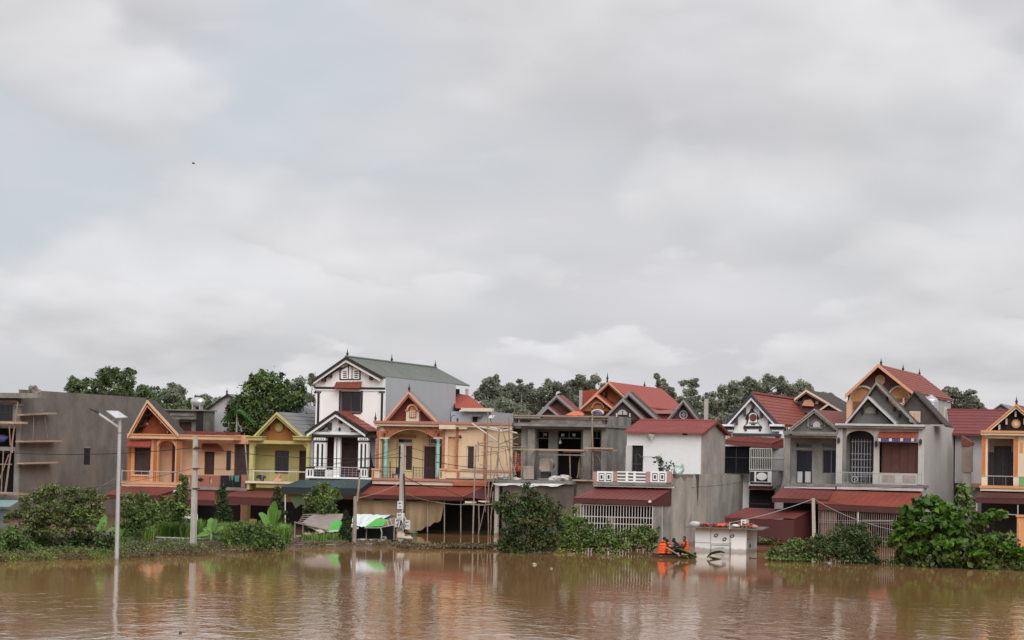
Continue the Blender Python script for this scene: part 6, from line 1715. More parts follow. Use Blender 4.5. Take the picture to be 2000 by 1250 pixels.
def far_tree(label, x, y0, y1, w, v, seed, m=None, dens=1.0, size=.29, group='trees beyond the houses', style='clump', ybase=860):
    rng = random.Random(seed)
    T = Thing('tree', label, 'tree', (A(x, 860, v)[0], v, .4), group)
    cl = []
    h = y1 - y0
    yc = (y0 + y1) / 2
    k = 30 if style == 'clump' else 26
    for i in range(k):
        b = rng.random() ** .9
        a = rng.uniform(-1, 1)
        if style == 'clump':
            wx = w * math.sin(math.pi * min(.98, .22 + .62 * b)) ** .7; r = rng.uniform(.16, .30) * w
        else:
            wx = w * (.35 + .75 * b); r = rng.uniform(.12, .24) * w + 1.5
        cl.append((x + a * max(1, wx - r * .4), y0 + r * .7 + b * (h - r), r, rng.uniform(-2.4, 2.4), r * rng.uniform(.55, .9)))
    tips = [S(c[0], c[1] + c[4] * .3, v + c[3]) for c in cl[::2]]
    limbs(T, (A(x, 860, v)[0], v, .2), tips, .24, BARKP if style != 'clump' else BARK, seed, fork=.5)
    crown(T, cl, v, int(400 * len(cl) * dens), size, m or LEAF_TREE, seed, asp=.55, sub=2)
    return T

for i, (lab, x, y0, y1, w, v, mm, st, dn) in enumerate((
    ('low bushy tree just above the blank cement wall, leftmost of the trees', 148, 736, 790, 34, 62, LEAF_TREE, 'clump', 1.0),
    ('tallest leafy tree above the blank cement wall', 222, 716, 790, 40, 60, LEAF_TREE, 'clump', 1.1),
    ('tree with slender top above the orange gable', 288, 752, 815, 34, 66, LEAF_TREE, 'eu', 1.0),
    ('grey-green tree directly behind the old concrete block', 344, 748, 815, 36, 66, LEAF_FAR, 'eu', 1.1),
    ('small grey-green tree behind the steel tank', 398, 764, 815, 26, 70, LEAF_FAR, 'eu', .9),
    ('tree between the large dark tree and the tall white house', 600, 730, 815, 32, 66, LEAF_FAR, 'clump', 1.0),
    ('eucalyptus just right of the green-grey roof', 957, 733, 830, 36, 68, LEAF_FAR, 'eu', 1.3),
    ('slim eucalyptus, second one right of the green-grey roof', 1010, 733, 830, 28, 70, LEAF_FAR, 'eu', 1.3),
    ('rounded eucalyptus above the grey-trimmed gable', 1062, 739, 825, 34, 72, LEAF_FAR, 'clump', 1.1),
    ('eucalyptus just left of the steep red roof', 1108, 736, 800, 32, 74, LEAF_FAR, 'clump', 1.1),
    ('eucalyptus behind the left slope of the steep red roof', 1150, 732, 790, 28, 74, LEAF_FAR, 'clump', 1.0),
    ('thin eucalyptus with a single top tuft right of the steep red roof', 1287, 731, 805, 21, 70, LEAF_FAR, 'eu', 1.2),
    ('airy eucalyptus with see-through crown above the lattice gable', 1341, 736, 815, 33, 72, LEAF_FAR, 'eu', .8),
    ('eucalyptus left of the black-trimmed gable', 1424, 741, 835, 37, 70, LEAF_FAR, 'eu', 1.2),
    ('broad rounded tree behind the black-trimmed gable', 1490, 734, 800, 42, 74, LEAF_FAR, 'clump', 1.2),
    ('rounded tree behind the red tiled roof', 1543, 738, 790, 38, 74, LEAF_FAR, 'clump', 1.1),
    ('small tree tuft left of the tall salmon gable', 1624, 763, 815, 22, 72, LEAF_FAR, 'clump', 1.0),
    ('open grey tree right of the tall salmon house', 1868, 758, 815, 33, 66, LEAF_FAR, 'clump', .9),
    ('broad tree filling the skyline above the old concrete block', 318, 756, 815, 44, 76, LEAF_TREE, 'clump', 1.0),
    ('pale tree left of the pale gable finial', 418, 776, 820, 30, 76, LEAF_FAR, 'clump', .9),
    ('tree behind the blank wall between two taller trees', 258, 746, 800, 30, 76, LEAF_TREE, 'clump', 1.0),
    ('eucalyptus in the gap between the first two right of the green-grey roof', 985, 752, 835, 30, 80, LEAF_FAR, 'clump', 1.0),
    ('eucalyptus in the gap above the small front gable', 1036, 752, 830, 28, 80, LEAF_FAR, 'clump', 1.0),
    ('eucalyptus at the far side of the steep red roof ridge', 1130, 745, 800, 30, 82, LEAF_FAR, 'clump', 1.0),
    ('low eucalyptus just right of the red roof back spire', 1310, 755, 815, 30, 82, LEAF_FAR, 'clump', .9),
    ('low eucalyptus right of the bare concrete post', 1380, 762, 830, 30, 82, LEAF_FAR, 'clump', 1.0),
    ('low tree left of the black-trimmed gable apex', 1452, 755, 830, 28, 84, LEAF_FAR, 'clump', 1.0),
    ('low thin tree above the dull red tiled roof', 1908, 785, 815, 22, 70, LEAF_FAR, 'eu', .8))):
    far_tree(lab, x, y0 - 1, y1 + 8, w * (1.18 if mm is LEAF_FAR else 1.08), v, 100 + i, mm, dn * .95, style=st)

# denser greenery low between the houses
for i, (lab, x, y0, y1, w) in enumerate((('dark undergrowth tree behind the tangled scaffold', 985, 775, 850, 50), ('dark low tree behind the bare concrete post', 1395, 775, 850, 36), ('dull green tree behind the old block and pale gable', 372, 778, 830, 48))):
    far_tree(lab, x, y0, y1, w, 50, 160 + i, LEAF_FAR if i != 2 else LEAF_TREE, 1.2, .3, 'low trees behind the houses')

def big_dark_tree():
    v = 15
    T = Thing('tree', 'large dense dark green tree between the pale gable and tall white house', 'tree', (A(520, 860, v)[0], v, .3))
    cl = [(520, 757, 30), (490, 775, 26), (553, 770, 26), (467, 800, 22), (500, 800, 32), (545, 800, 34), (575, 792, 20), (480, 828, 26), (520, 835, 30), (560, 830, 26), (452, 822, 10), (585, 775, 12), (505, 745, 14), (540, 745, 14), (455, 842, 12)]
    limbs(T, (A(520, 860, v)[0], v, .2), [S(c[0], c[1], v) for c in cl[:9]], .32, BARK, 4)
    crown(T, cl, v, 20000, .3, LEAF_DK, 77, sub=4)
    crown(T, [(c[0] - 3, c[1] - c[2] * .5, c[2] * .6, -.8) for c in cl], v, 4500, .28, LEAF_MID, 78, 'lit_leaves', sub=2)  # lighter leaf copy offset up and left: light painted as leaf colour
    return T
big_dark_tree()
def areca():
    v = 13
    T = Thing('palm', 'drooping palm fronds left of the large dark tree', 'palm', (A(462, 860, v)[0], v, .3))
    T.part('trunk', BARKP, MB().path([(A(462, 860, v)[0], v, .2), S(463, 800, v)], .12, 8, .08))
    rng = random.Random(3)
    for k in range(11):
        a = math.pi * (k / 10.0); ln = rng.uniform(20, 34)
        mb = MB(); prev = None
        for j in range(9):
            t = j / 8
            x = 463 - math.cos(a) * ln * t; y = 800 - math.sin(a) * 18 * t + 26 * t * t
            p = S(x, y, v + .5 * math.sin(k * 2.3) * t)
            if prev: mb.tube(prev, p, .025, n=4)
            if j:
                for s in (-1, 1):
                    q = (p[0] + s * .1, p[1] + s * .35, p[2] - .28 * (1.15 - t))
                    q2 = (p[0] + .15 * (1 if math.cos(a) < 0 else -1), p[1] + s * .3, p[2] - .32)
                    mb.add([p, q, q2], [(0, 1, 2)])
            prev = p
        T.part('frond', BANANAD, mb)
areca()
terrace_bits()

# --- the near bank with its plants
FRONT = [(-80, 1097), (60, 1095), (150, 1093), (230, 1091), (300, 1089), (380, 1086), (440, 1080), (500, 1075), (560, 1071), (620, 1068.5), (690, 1068), (760, 1066), (800, 1065)]
BACK = [(-80, 1030), (150, 1030), (300, 1034), (450, 1040), (560, 1046), (650, 1050), (720, 1053), (800, 1063)]
def interp(tab, x):
    for (a, b), (c, d) in zip(tab, tab[1:]):
        if a <= x <= c: return b + (d - b) * (x - a) / (c - a)
    return tab[-1][1]
def bank():
    rng = random.Random(2)
    nx, ny = 110, 14
    vs = []
    for j in range(ny + 1):
        t = j / ny
        for i in range(nx + 1):
            x = -80 + 880 * i / nx
            y = interp(FRONT, x) * (1 - t) + interp(BACK, x) * t + (rng.uniform(-.7, .7) if 0 < t < 1 else 0) + 1.2 * math.sin(x * .09) * (1 - t)
            p = G(x, y)
            edge = min(t * 5, (1 - t) * 4, (800 - x) / 30.0, 1)
            h = -.12 + (.42 * min(1, edge)) + rng.uniform(-.06, .10) * (1 if t > 0 else 0)
            vs.append((p[0], p[1], h))
    w = nx + 1
    fs = [(j * w + i, j * w + i + 1, (j + 1) * w + i + 1, (j + 1) * w + i) for j in range(ny) for i in range(nx)]
    structure('bank', MB().add(vs, fs), MUD)
bank()

def ground_leaves(name, label, region, n, size, m, seed, zmax=.35, hgt=None, cat='plants', asp=.5, up=.6):
    """ground cover along a band of photo pixels, as one mass"""
    rng = np.random.default_rng(seed); r2 = random.Random(seed)
    cl = []
    for k in range(region[4]):
        x = r2.uniform(region[0], region[1]); t = r2.random()
        y0 = region[2](x) if callable(region[2]) else region[2]; y1 = region[3](x) if callable(region[3]) else region[3]
        p = G(x, y0 + (y1 - y0) * t)
        s = r2.uniform(.3, .8)
        cl.append((p[0], p[1], r2.uniform(.1, zmax) + .12, s, s, r2.uniform(.1, .28) if hgt is None else r2.uniform(.4, 1) * hgt))
    o = cl[0]
    me = leaf_mesh(name, [(c[0] - o[0], c[1] - o[1], c[2], *c[3:]) for c in cl], n, size, m, seed, asp, up, 0, .6)
    ob = bpy.data.objects.new(name, me); COL.objects.link(ob)
    ob.location = W((o[0], o[1], 0)); ob.rotation_euler = (0, 0, ROTZ)
    ob['kind'] = 'stuff'; ob['label'] = label; ob['category'] = cat
    return ob
ground_leaves('ground_cover', 'low weeds and creepers covering the muddy bank at left', (-60, 560, lambda x: interp(FRONT, x) - 3, lambda x: interp(FRONT, x) - 22, 260), 8000, .17, LEAF_MID, 5)
ground_leaves('ground_cover', 'brownish weed litter along the water edge of the left bank', (-60, 800, lambda x: interp(FRONT, x) + 1.5, lambda x: interp(FRONT, x) - 11, 330), 15000, .17, LEAF_WEED, 6, .1)
ground_leaves('ground_cover', 'green floating weed edge along the left waterline', (-60, 250, lambda x: interp(FRONT, x) + 2, lambda x: interp(FRONT, x) - 5, 60), 1500, .15, LEAF_GRASS, 7, .1)
ground_leaves('water_weed', 'strip of floating water weed in front of the tan tarpaulin', (780, 962, lambda x: 1072.5, lambda x: 1068.5, 70), 5200, .2, LEAF_WEED, 8, .05, .12)
ground_leaves('water_weed', 'yellow-green floating weed tufts at the foot of the dark bush', (1060, 1106, 1081, 1076, 14), 420, .2, LEAF_YEL, 9, .05, .2)
ground_leaves('water_weed', 'thin floating leaves along the foot of the right bushes', (1480, 1990, lambda x: 1096 + (x - 1480) * .032, lambda x: 1092 + (x - 1480) * .03, 70), 1500, .22, LEAF_MID, 10, .05, .1)
def grass(label, x0, x1, ybase, n, h, seed, m=LEAF_GRASS, spread=5):
    rng = random.Random(seed)
    vs = []; fs = []; tint = []
    o = G((x0 + x1) / 2, ybase)
    for i in range(n):
        p = G(rng.uniform(x0, x1), ybase + rng.uniform(-spread, spread * .4))
        hh = h * rng.uniform(.5, 1.1); a = rng.uniform(0, 6.28); ln = rng.uniform(.1, .5) * hh; w = rng.uniform(.02, .045)
        dx, dy = math.cos(a), math.sin(a)
        b = (p[0] - o[0], p[1] - o[1], .15); k = len(vs)
        vs += [(b[0] - dy * w, b[1] + dx * w, b[2]), (b[0] + dy * w, b[1] - dx * w, b[2]), (b[0] + dx * ln * .4 + dy * w, b[1] + dy * ln * .4 - dx * w, b[2] + hh * .65), (b[0] + dx * ln * .4 - dy * w, b[1] + dy * ln * .4 + dx * w, b[2] + hh * .65), (b[0] + dx * ln, b[1] + dy * ln, b[2] + hh)]
        fs += [(k, k + 1, k + 2, k + 3), (k + 3, k + 2, k + 4)]; t = rng.random(); tint += [t, t]
    me = bpy.data.meshes.new('grass'); me.from_pydata(vs, [], fs); me.materials.append(m)
    at = me.attributes.new('tint', 'FLOAT', 'FACE'); at.data.foreach_set('value', np.array(tint, np.float32))
    ob = bpy.data.objects.new('grass', me); COL.objects.link(ob); ob.location = W(o); ob.rotation_euler = (0, 0, ROTZ)
    ob['kind'] = 'stuff'; ob['label'] = label; ob['category'] = 'grass'
grass('bright tall grass behind the concrete pole', 296, 392, 1058, 6500, 1.3, 3)
grass('bright grass between the solar lamp and the leafy shrubs', 225, 300, 1064, 4200, 1.2, 4)
grass('dull grass at the far left of the bank', -30, 100, 1078, 3600, 1.1, 5, LEAF_MID)
grass('lush green grass mound between the banana plants', 420, 565, 1066, 8500, 1.25, 6, LEAF_GRASS, 7)
grass('brownish dry grass along the front of the left bank', -60, 430, 1082, 4200, .28, 8, LEAF_WEED, 9)
grass('thin grass under the brown tarpaulin tent', 590, 690, 1062, 2200, .6, 7)

def shrub(name, label, cat, base, clumps, n, size, m, seed, stems=5, asp=.5, droop=0.0, sub=3, bark=None, r0=.06, group=None, up=.35, depth=1.0, fork=.35, alt=None, twigs=9):
    bx, by = base
    g = G(bx, by)
    T = Thing(name, label, cat, (g[0], g[1], 0), group)
    v = g[1]
    rng = random.Random(seed)
    tips = [S(c[0], c[1], v) for c in clumps][:max(stems, 2)]
    limbs(T, (g[0], g[1], -.3), tips, r0, bark or BARK, seed, 'stem', fork)
    crown(T, clumps, v, int(n * .8), size, m, seed, asp=asp, droop=droop, sub=sub + 2, up=up, depth=depth)
    # second leaf colour shifted upwards to paint lit tops, and bare twigs sticking out of the outline
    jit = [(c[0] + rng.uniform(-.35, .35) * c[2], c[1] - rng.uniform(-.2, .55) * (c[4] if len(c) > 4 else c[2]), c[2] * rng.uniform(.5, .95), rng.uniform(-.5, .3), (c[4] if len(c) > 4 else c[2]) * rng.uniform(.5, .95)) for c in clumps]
    crown(T, jit, v, int(n * .3), size * .85, alt or LEAF_OLIVE, seed + 500, 'lit_leaves', asp * .8, up + .2, droop, depth, .5, 4)
    mb = MB()
    for k in range(twigs):
        c = rng.choice(clumps); r = c[4] if len(c) > 4 else c[2]
        p = S(c[0] + rng.uniform(-.6, .6) * c[2], c[1], v + rng.uniform(-.4, .2)); a = rng.uniform(-1.1, 1.1); l = r * rng.uniform(1.0, 1.5)
        q = S(c[0] + math.sin(a) * l * c[2] / max(r, 1) * .9, c[1] - math.cos(a) * l, v + rng.uniform(-.5, .3))
        mb.tube(p, q, .02, .008, 4)
    T.part('twigs', BARK, mb)['kind'] = 'stuff'
    return T, v
shrub('tree', 'wide olive-green tree with many thin stems on the left bank', 'tree', (118, 1082),
      [(70, 975, 22, 0, 14), (105, 962, 24, 0, 12), (150, 964, 24, 0, 13), (182, 978, 20, 0, 15), (125, 985, 28, 0, 16), (85, 996, 28, 0, 15), (48, 1000, 22, 0, 11), (22, 1008, 14, 0, 8), (160, 1000, 26, 0, 15), (120, 1012, 28, 0, 14), (188, 1008, 16, 0, 14), (75, 1018, 24, 0, 10), (155, 1024, 18, 0, 10), (105, 955, 30, 0, 9), (60, 1030, 26, 0, 10), (115, 1038, 26, 0, 10), (165, 1042, 20, 0, 10)],
      15000, .2, LEAF_OLIVE, 11, 13, r0=.06, fork=.3, alt=LEAF_MID, twigs=30)
shrub('shrub', 'dark bush at the far left end of the bank', 'bush', (20, 1087), [(15, 1055, 26, 0, 24), (-15, 1060, 26, 0, 26), (45, 1062, 18, 0, 16)], 5200, .2, LEAF_MID, 12)
shrub('shrub', 'low green bush at the foot of the olive tree', 'bush', (150, 1082), [(150, 1058, 24, 0, 16), (190, 1055, 20, 0, 18), (215, 1062, 16, 0, 14), (100, 1066, 20, 0, 12)], 2600, .25, LEAF_DK, 13)
shrub('shrub', 'leafy shrub right of the solar lamp pole', 'bush', (275, 1076), [(250, 985, 16), (275, 990, 22), (260, 1010, 20), (290, 1012, 20), (268, 1032, 14), (245, 1026, 8), (315, 1000, 16)], 5600, .23, LEAF_MID, 14, twigs=16)
shrub('shrub', 'tall narrow plant with large leaves left of the concrete pole', 'plant', (352, 1062), [(356, 935, 7), (360, 950, 8), (355, 968, 10), (348, 985, 16), (360, 1000, 14), (336, 1000, 16), (325, 985, 12)], 3200, .27, LEAF_MID, 15, r0=.05)
def conifer(label, x, ytop, ybase, w, seed):
    g = G(x, ybase); v = g[1]
    T = Thing('conifer', label, 'conifer', (g[0], g[1], 0), 'dark conifers on the bank')
    T.part('trunk', BARK, MB().tube((g[0], v, -.2), S(x, ytop + 4, v), .09, .02, 6))
    cl = []
    n = 14
    for i in range(n):
        t = i / (n - 1)
        y = ytop + (ybase - 12 - ytop) * t
        cl.append((x + random.Random(seed + i).uniform(-.25, .25) * w * t, y, 3 + w * (.15 + .75 * t) * (1 if t < .85 else .8), 0, 7))
    crown(T, cl, v, 6500, .22, LEAF_DK, seed, asp=.22, sub=2)
conifer('dark feathery conifer just right of the concrete pole', 434, 952, 1058, 22, 31)
conifer('dark feathery conifer beside the green curtain', 541, 956, 1052, 17, 32)
conifer('small dark conifer in front of the green tarpaulin', 676, 1003, 1064, 9, 33)
shrub('tree', 'rounded glossy tree in front of the teal awning', 'tree', (628, 1056), [(628, 960, 16), (640, 975, 16), (612, 978, 16), (622, 992, 20), (645, 992, 12), (603, 993, 10), (632, 1008, 14)], 5200, .26, LEAF_MID, 41, r0=.08)
shrub('shrub', 'dense green bush left of the tall banana plant', 'bush', (480, 1075), [(445, 1050, 20), (475, 1048, 26), (510, 1052, 24), (540, 1058, 18), (490, 1066, 26, 0, 10), (440, 1066, 20, 0, 10)], 7500, .2, LEAF_MID, 42, alt=LEAF_GRASS)

def banana(label, x, ybase, leaves, seed, m=BANANA, ztrunk=1.2):
    """leaves: (dx, dy) pixel offsets of the tip from the stem top"""
    g = G(x, ybase); v = g[1]; k = ppm(x, ybase, v)
    T = Thing('banana_plant', label, 'banana plant', (g[0], g[1], 0))
    T.part('stem', mat('banana_stem', (.2, .22, .09), var=.2), MB().tube((g[0], v, -.2), (g[0], v, ztrunk), .13, .08, 8), smooth=True)
    rng = random.Random(seed)
    for dx, dy in leaves:
        tx, tz = dx / k, -dy / k
        dv = rng.uniform(-.6, .6)
        n = 9; vs = []; fs = []
        ln = math.hypot(tx, tz); wd = .24 + .06 * ln
        side = Vector((-tz * .3, .9, .25)).normalized()
        for j in range(n + 1):
            t = j / n
            c = Vector((g[0] + tx * t, v + dv * t, ztrunk - .1 + tz * t + .55 * ln * t * (1 - t) * (1 if tz > -.2 else .9)))
            w = wd * (math.sin(math.pi * min(1, .12 + .88 * t)) ** .6) * (.25 if t < .12 else 1)
            w *= rng.uniform(.8, 1.1)
            up = Vector((0, 0, 1))
            d = Vector((tx, dv, tz)).normalized(); s = d.cross(Vector((rng.uniform(-.1, .1), -.5, .85))).normalized()
            vs += [tuple(c + s * w + up * .06), tuple(c), tuple(c - s * w + up * .06)]
        for j in range(n):
            a = j * 3
            fs += [(a, a + 1, a + 4, a + 3), (a + 1, a + 2, a + 5, a + 4)]
        ob = T.part('leaf', m if rng.random() > .2 else BANANAD, MB().add(vs, fs), smooth=True)
banana('tall banana plant with upright ragged leaf beside the green bush', 530, 1066, [(-24, -36), (10, -60), (20, -42), (-6, -50), (38, -8), (-30, -14), (40, 16)], 51, ztrunk=1.0)
banana('banana plant with arching leaves right of the concrete pole', 412, 1070, [(-24, -12), (-8, -32), (12, -30), (26, -14), (20, 8), (-28, 6)], 52, ztrunk=.9)
banana('low young banana plant in front of the dense green bush', 498, 1072, [(-18, -8), (4, -28), (20, -12), (-6, -24), (26, 4)], 53, ztrunk=.5)
banana('banana plant half hidden behind the solar lamp pole', 196, 1078, [(-8, -48), (10, -30), (36, -18), (-26, -10), (30, 6)], 54, ztrunk=.9)
banana('small banana plant left of the leafy shrub', 240, 1074, [(-30, 6), (-22, -16), (16, -18), (26, 2)], 55, ztrunk=.8)

# bushes standing in the water
shrub('shrub', 'large dark drooping bush in front of the bare concrete house', 'bush', (1035, 1080),
      [(1000, 975, 20, 0, 14), (1035, 965, 18, 0, 14), (985, 990, 24, 0, 12), (1020, 995, 34, 0, 20), (1060, 990, 28, 0, 22), (1075, 1010, 24), (1015, 1020, 34, 0, 22), (1055, 1030, 36, 0, 28), (1020, 1050, 38, 0, 26), (1070, 1055, 26, 0, 22), (1000, 1066, 26, 0, 14), (1045, 1068, 34, 0, 12)],
      13000, .23, LEAF_DK, 61, 9, r0=.1, droop=.5, alt=LEAF_WEED, twigs=24)
shrub('shrub', 'tall light green shrub in front of the barred cage, left one', 'bush', (1115, 1078), [(1115, 1015, 18), (1100, 1030, 16), (1128, 1035, 20), (1110, 1052, 22), (1135, 1058, 18), (1120, 1068, 22, 0, 10)], 4200, .22, LEAF_MID, 62, alt=LEAF_GRASS)
shrub('shrub', 'leafy green shrub in front of the barred cage, middle one', 'bush', (1180, 1080), [(1160, 1045, 16), (1185, 1050, 20), (1205, 1048, 16), (1175, 1064, 24, 0, 12), (1210, 1066, 20, 0, 11), (1150, 1066, 16, 0, 11)], 3400, .23, LEAF_MID, 63, alt=LEAF_GRASS, twigs=14)
shrub('shrub', 'sparse green shrub in front of the barred cage, right one', 'bush', (1250, 1076), [(1235, 1045, 13), (1255, 1040, 14), (1270, 1052, 12), (1245, 1058, 18, 0, 12), (1280, 1042, 9), (1265, 1066, 16, 0, 8)], 2000, .22, LEAF_MID, 64, twigs=14)
shrub('shrub', 'low spreading bush right of the metal kiosk', 'bush', (1550, 1096), [(1525, 1078, 18, 0, 12), (1555, 1072, 20, 0, 14), (1580, 1070, 20, 0, 16), (1540, 1086, 28, 0, 9), (1575, 1086, 26, 0, 10), (1512, 1085, 12, 0, 8)], 5200, .2, LEAF_MID, 65, alt=LEAF_WEED, twigs=18)
shrub('shrub', 'dense dark green bush in front of the second barred cage', 'bush', (1655, 1100), [(1640, 1042, 22, 0, 14), (1670, 1045, 24, 0, 16), (1615, 1055, 20, 0, 16), (1650, 1065, 36, 0, 24), (1690, 1068, 24, 0, 22), (1620, 1080, 28, 0, 16), (1665, 1085, 36, 0, 14), (1700, 1088, 18, 0, 12)], 9000, .2, LEAF_DK, 66, 8, twigs=18)
T_, v_ = shrub('tree', 'lush large-leaved green tree standing in the flood in front of pale wall', 'tree', (1830, 1108),
      [(1815, 985, 24, 0, 10), (1850, 1000, 26, 0, 14), (1785, 1005, 22, 0, 14), (1770, 1030, 22, 0, 18), (1830, 1020, 34, 0, 20), (1755, 1055, 16, 0, 12), (1800, 1050, 34, 0, 24), (1860, 1045, 30, 0, 26), (1780, 1085, 30, 0, 20), (1830, 1085, 40, 0, 22), (1880, 1080, 32, 0, 24)],
      5200, .40, LEAF_MID, 67, 9, asp=.7, droop=.35, sub=3, r0=.12, up=.7, alt=LEAF_MID)
crown(T_, [(1812, 978, 20, -.6, 8), (1848, 992, 22, -.7, 9), (1785, 998, 20, -.7, 10), (1768, 1024, 18, -.7, 12), (1836, 1014, 26, -1.0, 12), (1752, 1052, 14, -.6, 9), (1862, 1030, 22, -1, 12), (1800, 1036, 22, -1.2, 12), (1790, 1072, 20, -1.2, 9), (1842, 1060, 24, -1.3, 11)], v_, 1900, .42, LEAF_BRIGHT, 68, 'lit_leaves', .7, .9, .45, 1.0, .5, 3)  # brighter leaf copy on tops and near side, light put into the colour
T_, v_ = shrub('tree', 'slender climbing branch with big leaves beside the pale wall corner', 'tree', (1888, 1106), [(1886, 958, 12, 0, 8), (1880, 975, 12, 0, 9), (1893, 985, 12, 0, 10), (1888, 1000, 9)], 520, .4, LEAF_MID, 69, 4, asp=.7, droop=.4, sub=1, r0=.08, fork=.75)
T_, v_ = shrub('tree', 'large-leaved green tree at the right edge below the orange house', 'tree', (1935, 1112), [(1915, 1018, 18, 0, 12), (1945, 1008, 16, 0, 9), (1905, 1035, 16, 0, 12), (1960, 1055, 18, 0, 12), (1925, 1065, 28, 0, 18), (1965, 1080, 26, 0, 18), (1920, 1092, 34, 0, 16), (1975, 1098, 26, 0, 12), (1995, 1085, 12, 0, 14)], 3600, .38, LEAF_MID, 70, 8, asp=.65, droop=.35, sub=2, up=.7)
crown(T_, [(1915, 1012, 16, -.8, 8), (1946, 1004, 14, -.8, 7), (1925, 1058, 20, -1, 9), (1962, 1070, 18, -1, 9), (1912, 1082, 18, -1.2, 8), (1995, 1078, 8, -.8, 8)], v_, 800, .4, LEAF_BRIGHT, 71, 'lit_leaves', .7, .9, .45, 1.0, .5, 2)  # brighter copy on the upper leaves, painted light as above
shrub('shrub', 'pale thin plant growing beside the metal kiosk', 'plant', (1500, 1068), [(1490, 1055, 10, 0, 5), (1508, 1058, 8, 0, 5), (1518, 1056, 6, 0, 4)], 420, .3, LEAF_WEED, 72, 3, r0=.03)
# ------------------------------------------------------------------ poles, lamp, cables
def solar_lamp():
    g = G(228, 1098); v = g[1]
    T = Thing('street_lamp', 'tall galvanised solar street lamp with pale panel standing in the water', 'street lamp', (g[0], v, 0))
    T.part('pole', GALV, MB().path([(g[0], v, -1), S(231, 950, v), S(234.3, 815, v)], .125, 16, .095))
    T.part('solar_panel', PANELM, MB().quad3([S(226, 816, v - .35), S(248.8, 814.5, v - .35), S(231, 803, v + .5), S(208, 802.5, v + .5)], .05))
    T.part('panel_frame', GALV, MB().path([S(226, 816.5, v - .36), S(248.8, 815, v - .36), S(231, 803, v + .51), S(208, 802.5, v + .51), S(226, 816.5, v - .36)], .025))
    T.part('arm', GALV, MB().tpx((233, 835, v), (191, 807, v), .075, 8))
    T.part('brace', GALV, MB().path([S(218, 823, v), S(224, 820, v), S(233, 819, v)], .03))
    T.part('lamp_head', DKMETAL, MB().add([S(192, 809, v - .15), S(192, 809, v + .15), S(194, 805, v + .15), S(194, 805, v - .15), S(175, 799.5, v - .12), S(175, 799.5, v + .12), S(176, 797, v + .12), S(176, 797, v - .12)],
                                             [(0, 1, 2, 3), (7, 6, 5, 4), (0, 4, 5, 1), (1, 5, 6, 2), (2, 6, 7, 3), (3, 7, 4, 0)]))
    T.part('pole_cap', GALV, MB().tpx((234.3, 815.5, v), (234.5, 809, v), .06, 8))
    T.part('band', DKMETAL, MB().tpx((233.2, 845, v), (233.2, 846.3, v), .12, 10))
    return T
solar_lamp()
def conc_pole(label, xt, yt, xb, yb, w0, w1, name='utility_pole'):
    g = G(xb, yb); v = g[1]
    T = Thing(name, label, 'utility pole', (g[0], v, 0))
    t = S(xt, yt, v)
    a, b = w0 / 2, w1 / 2
    T.part('shaft', CONC, MB().add([(g[0] - b, v - b, -.6), (g[0] + b, v - b, -.6), (g[0] + b, v + b, -.6), (g[0] - b, v + b, -.6), (t[0] - a, v - a, t[2]), (t[0] + a, v - a, t[2]), (t[0] + a, v + a, t[2]), (t[0] - a, v + a, t[2])],
                                    [(0, 3, 2, 1), (4, 5, 6, 7), (0, 1, 5, 4), (1, 2, 6, 5), (2, 3, 7, 6), (3, 0, 4, 7)]))
    return T, v
TP, VP = conc_pole('plain square concrete utility pole right of the solar lamp', 382, 852, 377.5, 1073, .24, .34)
for y in (875, 914, 953): TP.part('clamp', DKMETAL, MB().px(377.2 + (y - 852) * -.015, y, 386.6 + (y - 852) * -.012, y + 2.0, VP - .22, VP + .2))
TP.part('insulator', DKMETAL, MB().tpx((380, 873, VP - .25), (390, 874, VP - .25), .04))
TM, VM = conc_pole('concrete utility pole hung with white electricity meter boxes and cables', 786.5, 867, 782.5, 1064, .21, .30)
def meters():
    for i, (x0, y0, x1, y1) in enumerate(((776, 979, 786, 994), (775, 1002, 789, 1016), (771.5, 1013, 781, 1030), (790, 1016, 799, 1034))):
        b = TM.part('meter_box', CERAM, MB().px(x0, y0, x1, y1, VM - .45, VM - .2))
        TM.part('dial', DKMETAL, MB().px(x0 + 2.2, y0 + 2.5, x0 + 5, y0 + 5.2, VM - .47, VM - .452).px(x0 + 6, y0 + 3, x0 + 8, y0 + 4.5, VM - .47, VM - .452), b)
        TM.part('label_plate', RAILM, MB().px(x0 + 3, y0 + 8.5, x0 + 8, y0 + 12, VM - .47, VM - .452), b)
    rng = random.Random(6)
    for k in range(12):
        x = 774 + rng.uniform(0, 24)
        TM.part('cable_loop', CABLE if k % 2 else CERAM, MB().path([S(787, 985 + rng.uniform(0, 20), VM - .3), S(x, 1015 + rng.uniform(0, 18), VM - .4 - rng.random() * .2), S(x + rng.uniform(-6, 6), 1034 + rng.uniform(-4, 6), VM - .35), S(786, 1020 + rng.uniform(-8, 20), VM - .25)], .025, 5))
    TM.part('down_cable', CABLE, MB().path([S(789, 925, VM - .2), S(791, 980, VM - .3), S(790, 1040, VM - .25)], .06, 6))
    TM.part('base_plate', CREAMT, MB().px(776, 1038, 790, 1050, VM - .24, VM - .19))
meters()
TS, VS_ = conc_pole('short weathered pole right of the maroon shed', 1588.5, 973, 1591, 1072, .2, .26, 'wooden_post')
def post(label, pts, r0, m, yb):
    g = G(*yb); v = g[1]
    T = Thing('wooden_post', label, 'post', (g[0], v, 0))
    for i, (a, b, r) in enumerate(pts): T.part('shaft', m, MB().path([S(*a, v - .03 * i), S(a[0] * .5 + b[0] * .5 + .6, (a[1] + b[1]) / 2, v - .03 * i), S(*b, v - .03 * i)], r, 8, r * .85))
    return T
post('rough wooden post beside the white tarpaulin', [((691, 1075), (694, 969), .15), ((697, 980), (703, 923), .08)], .15, WOODPOST, (692, 1067))
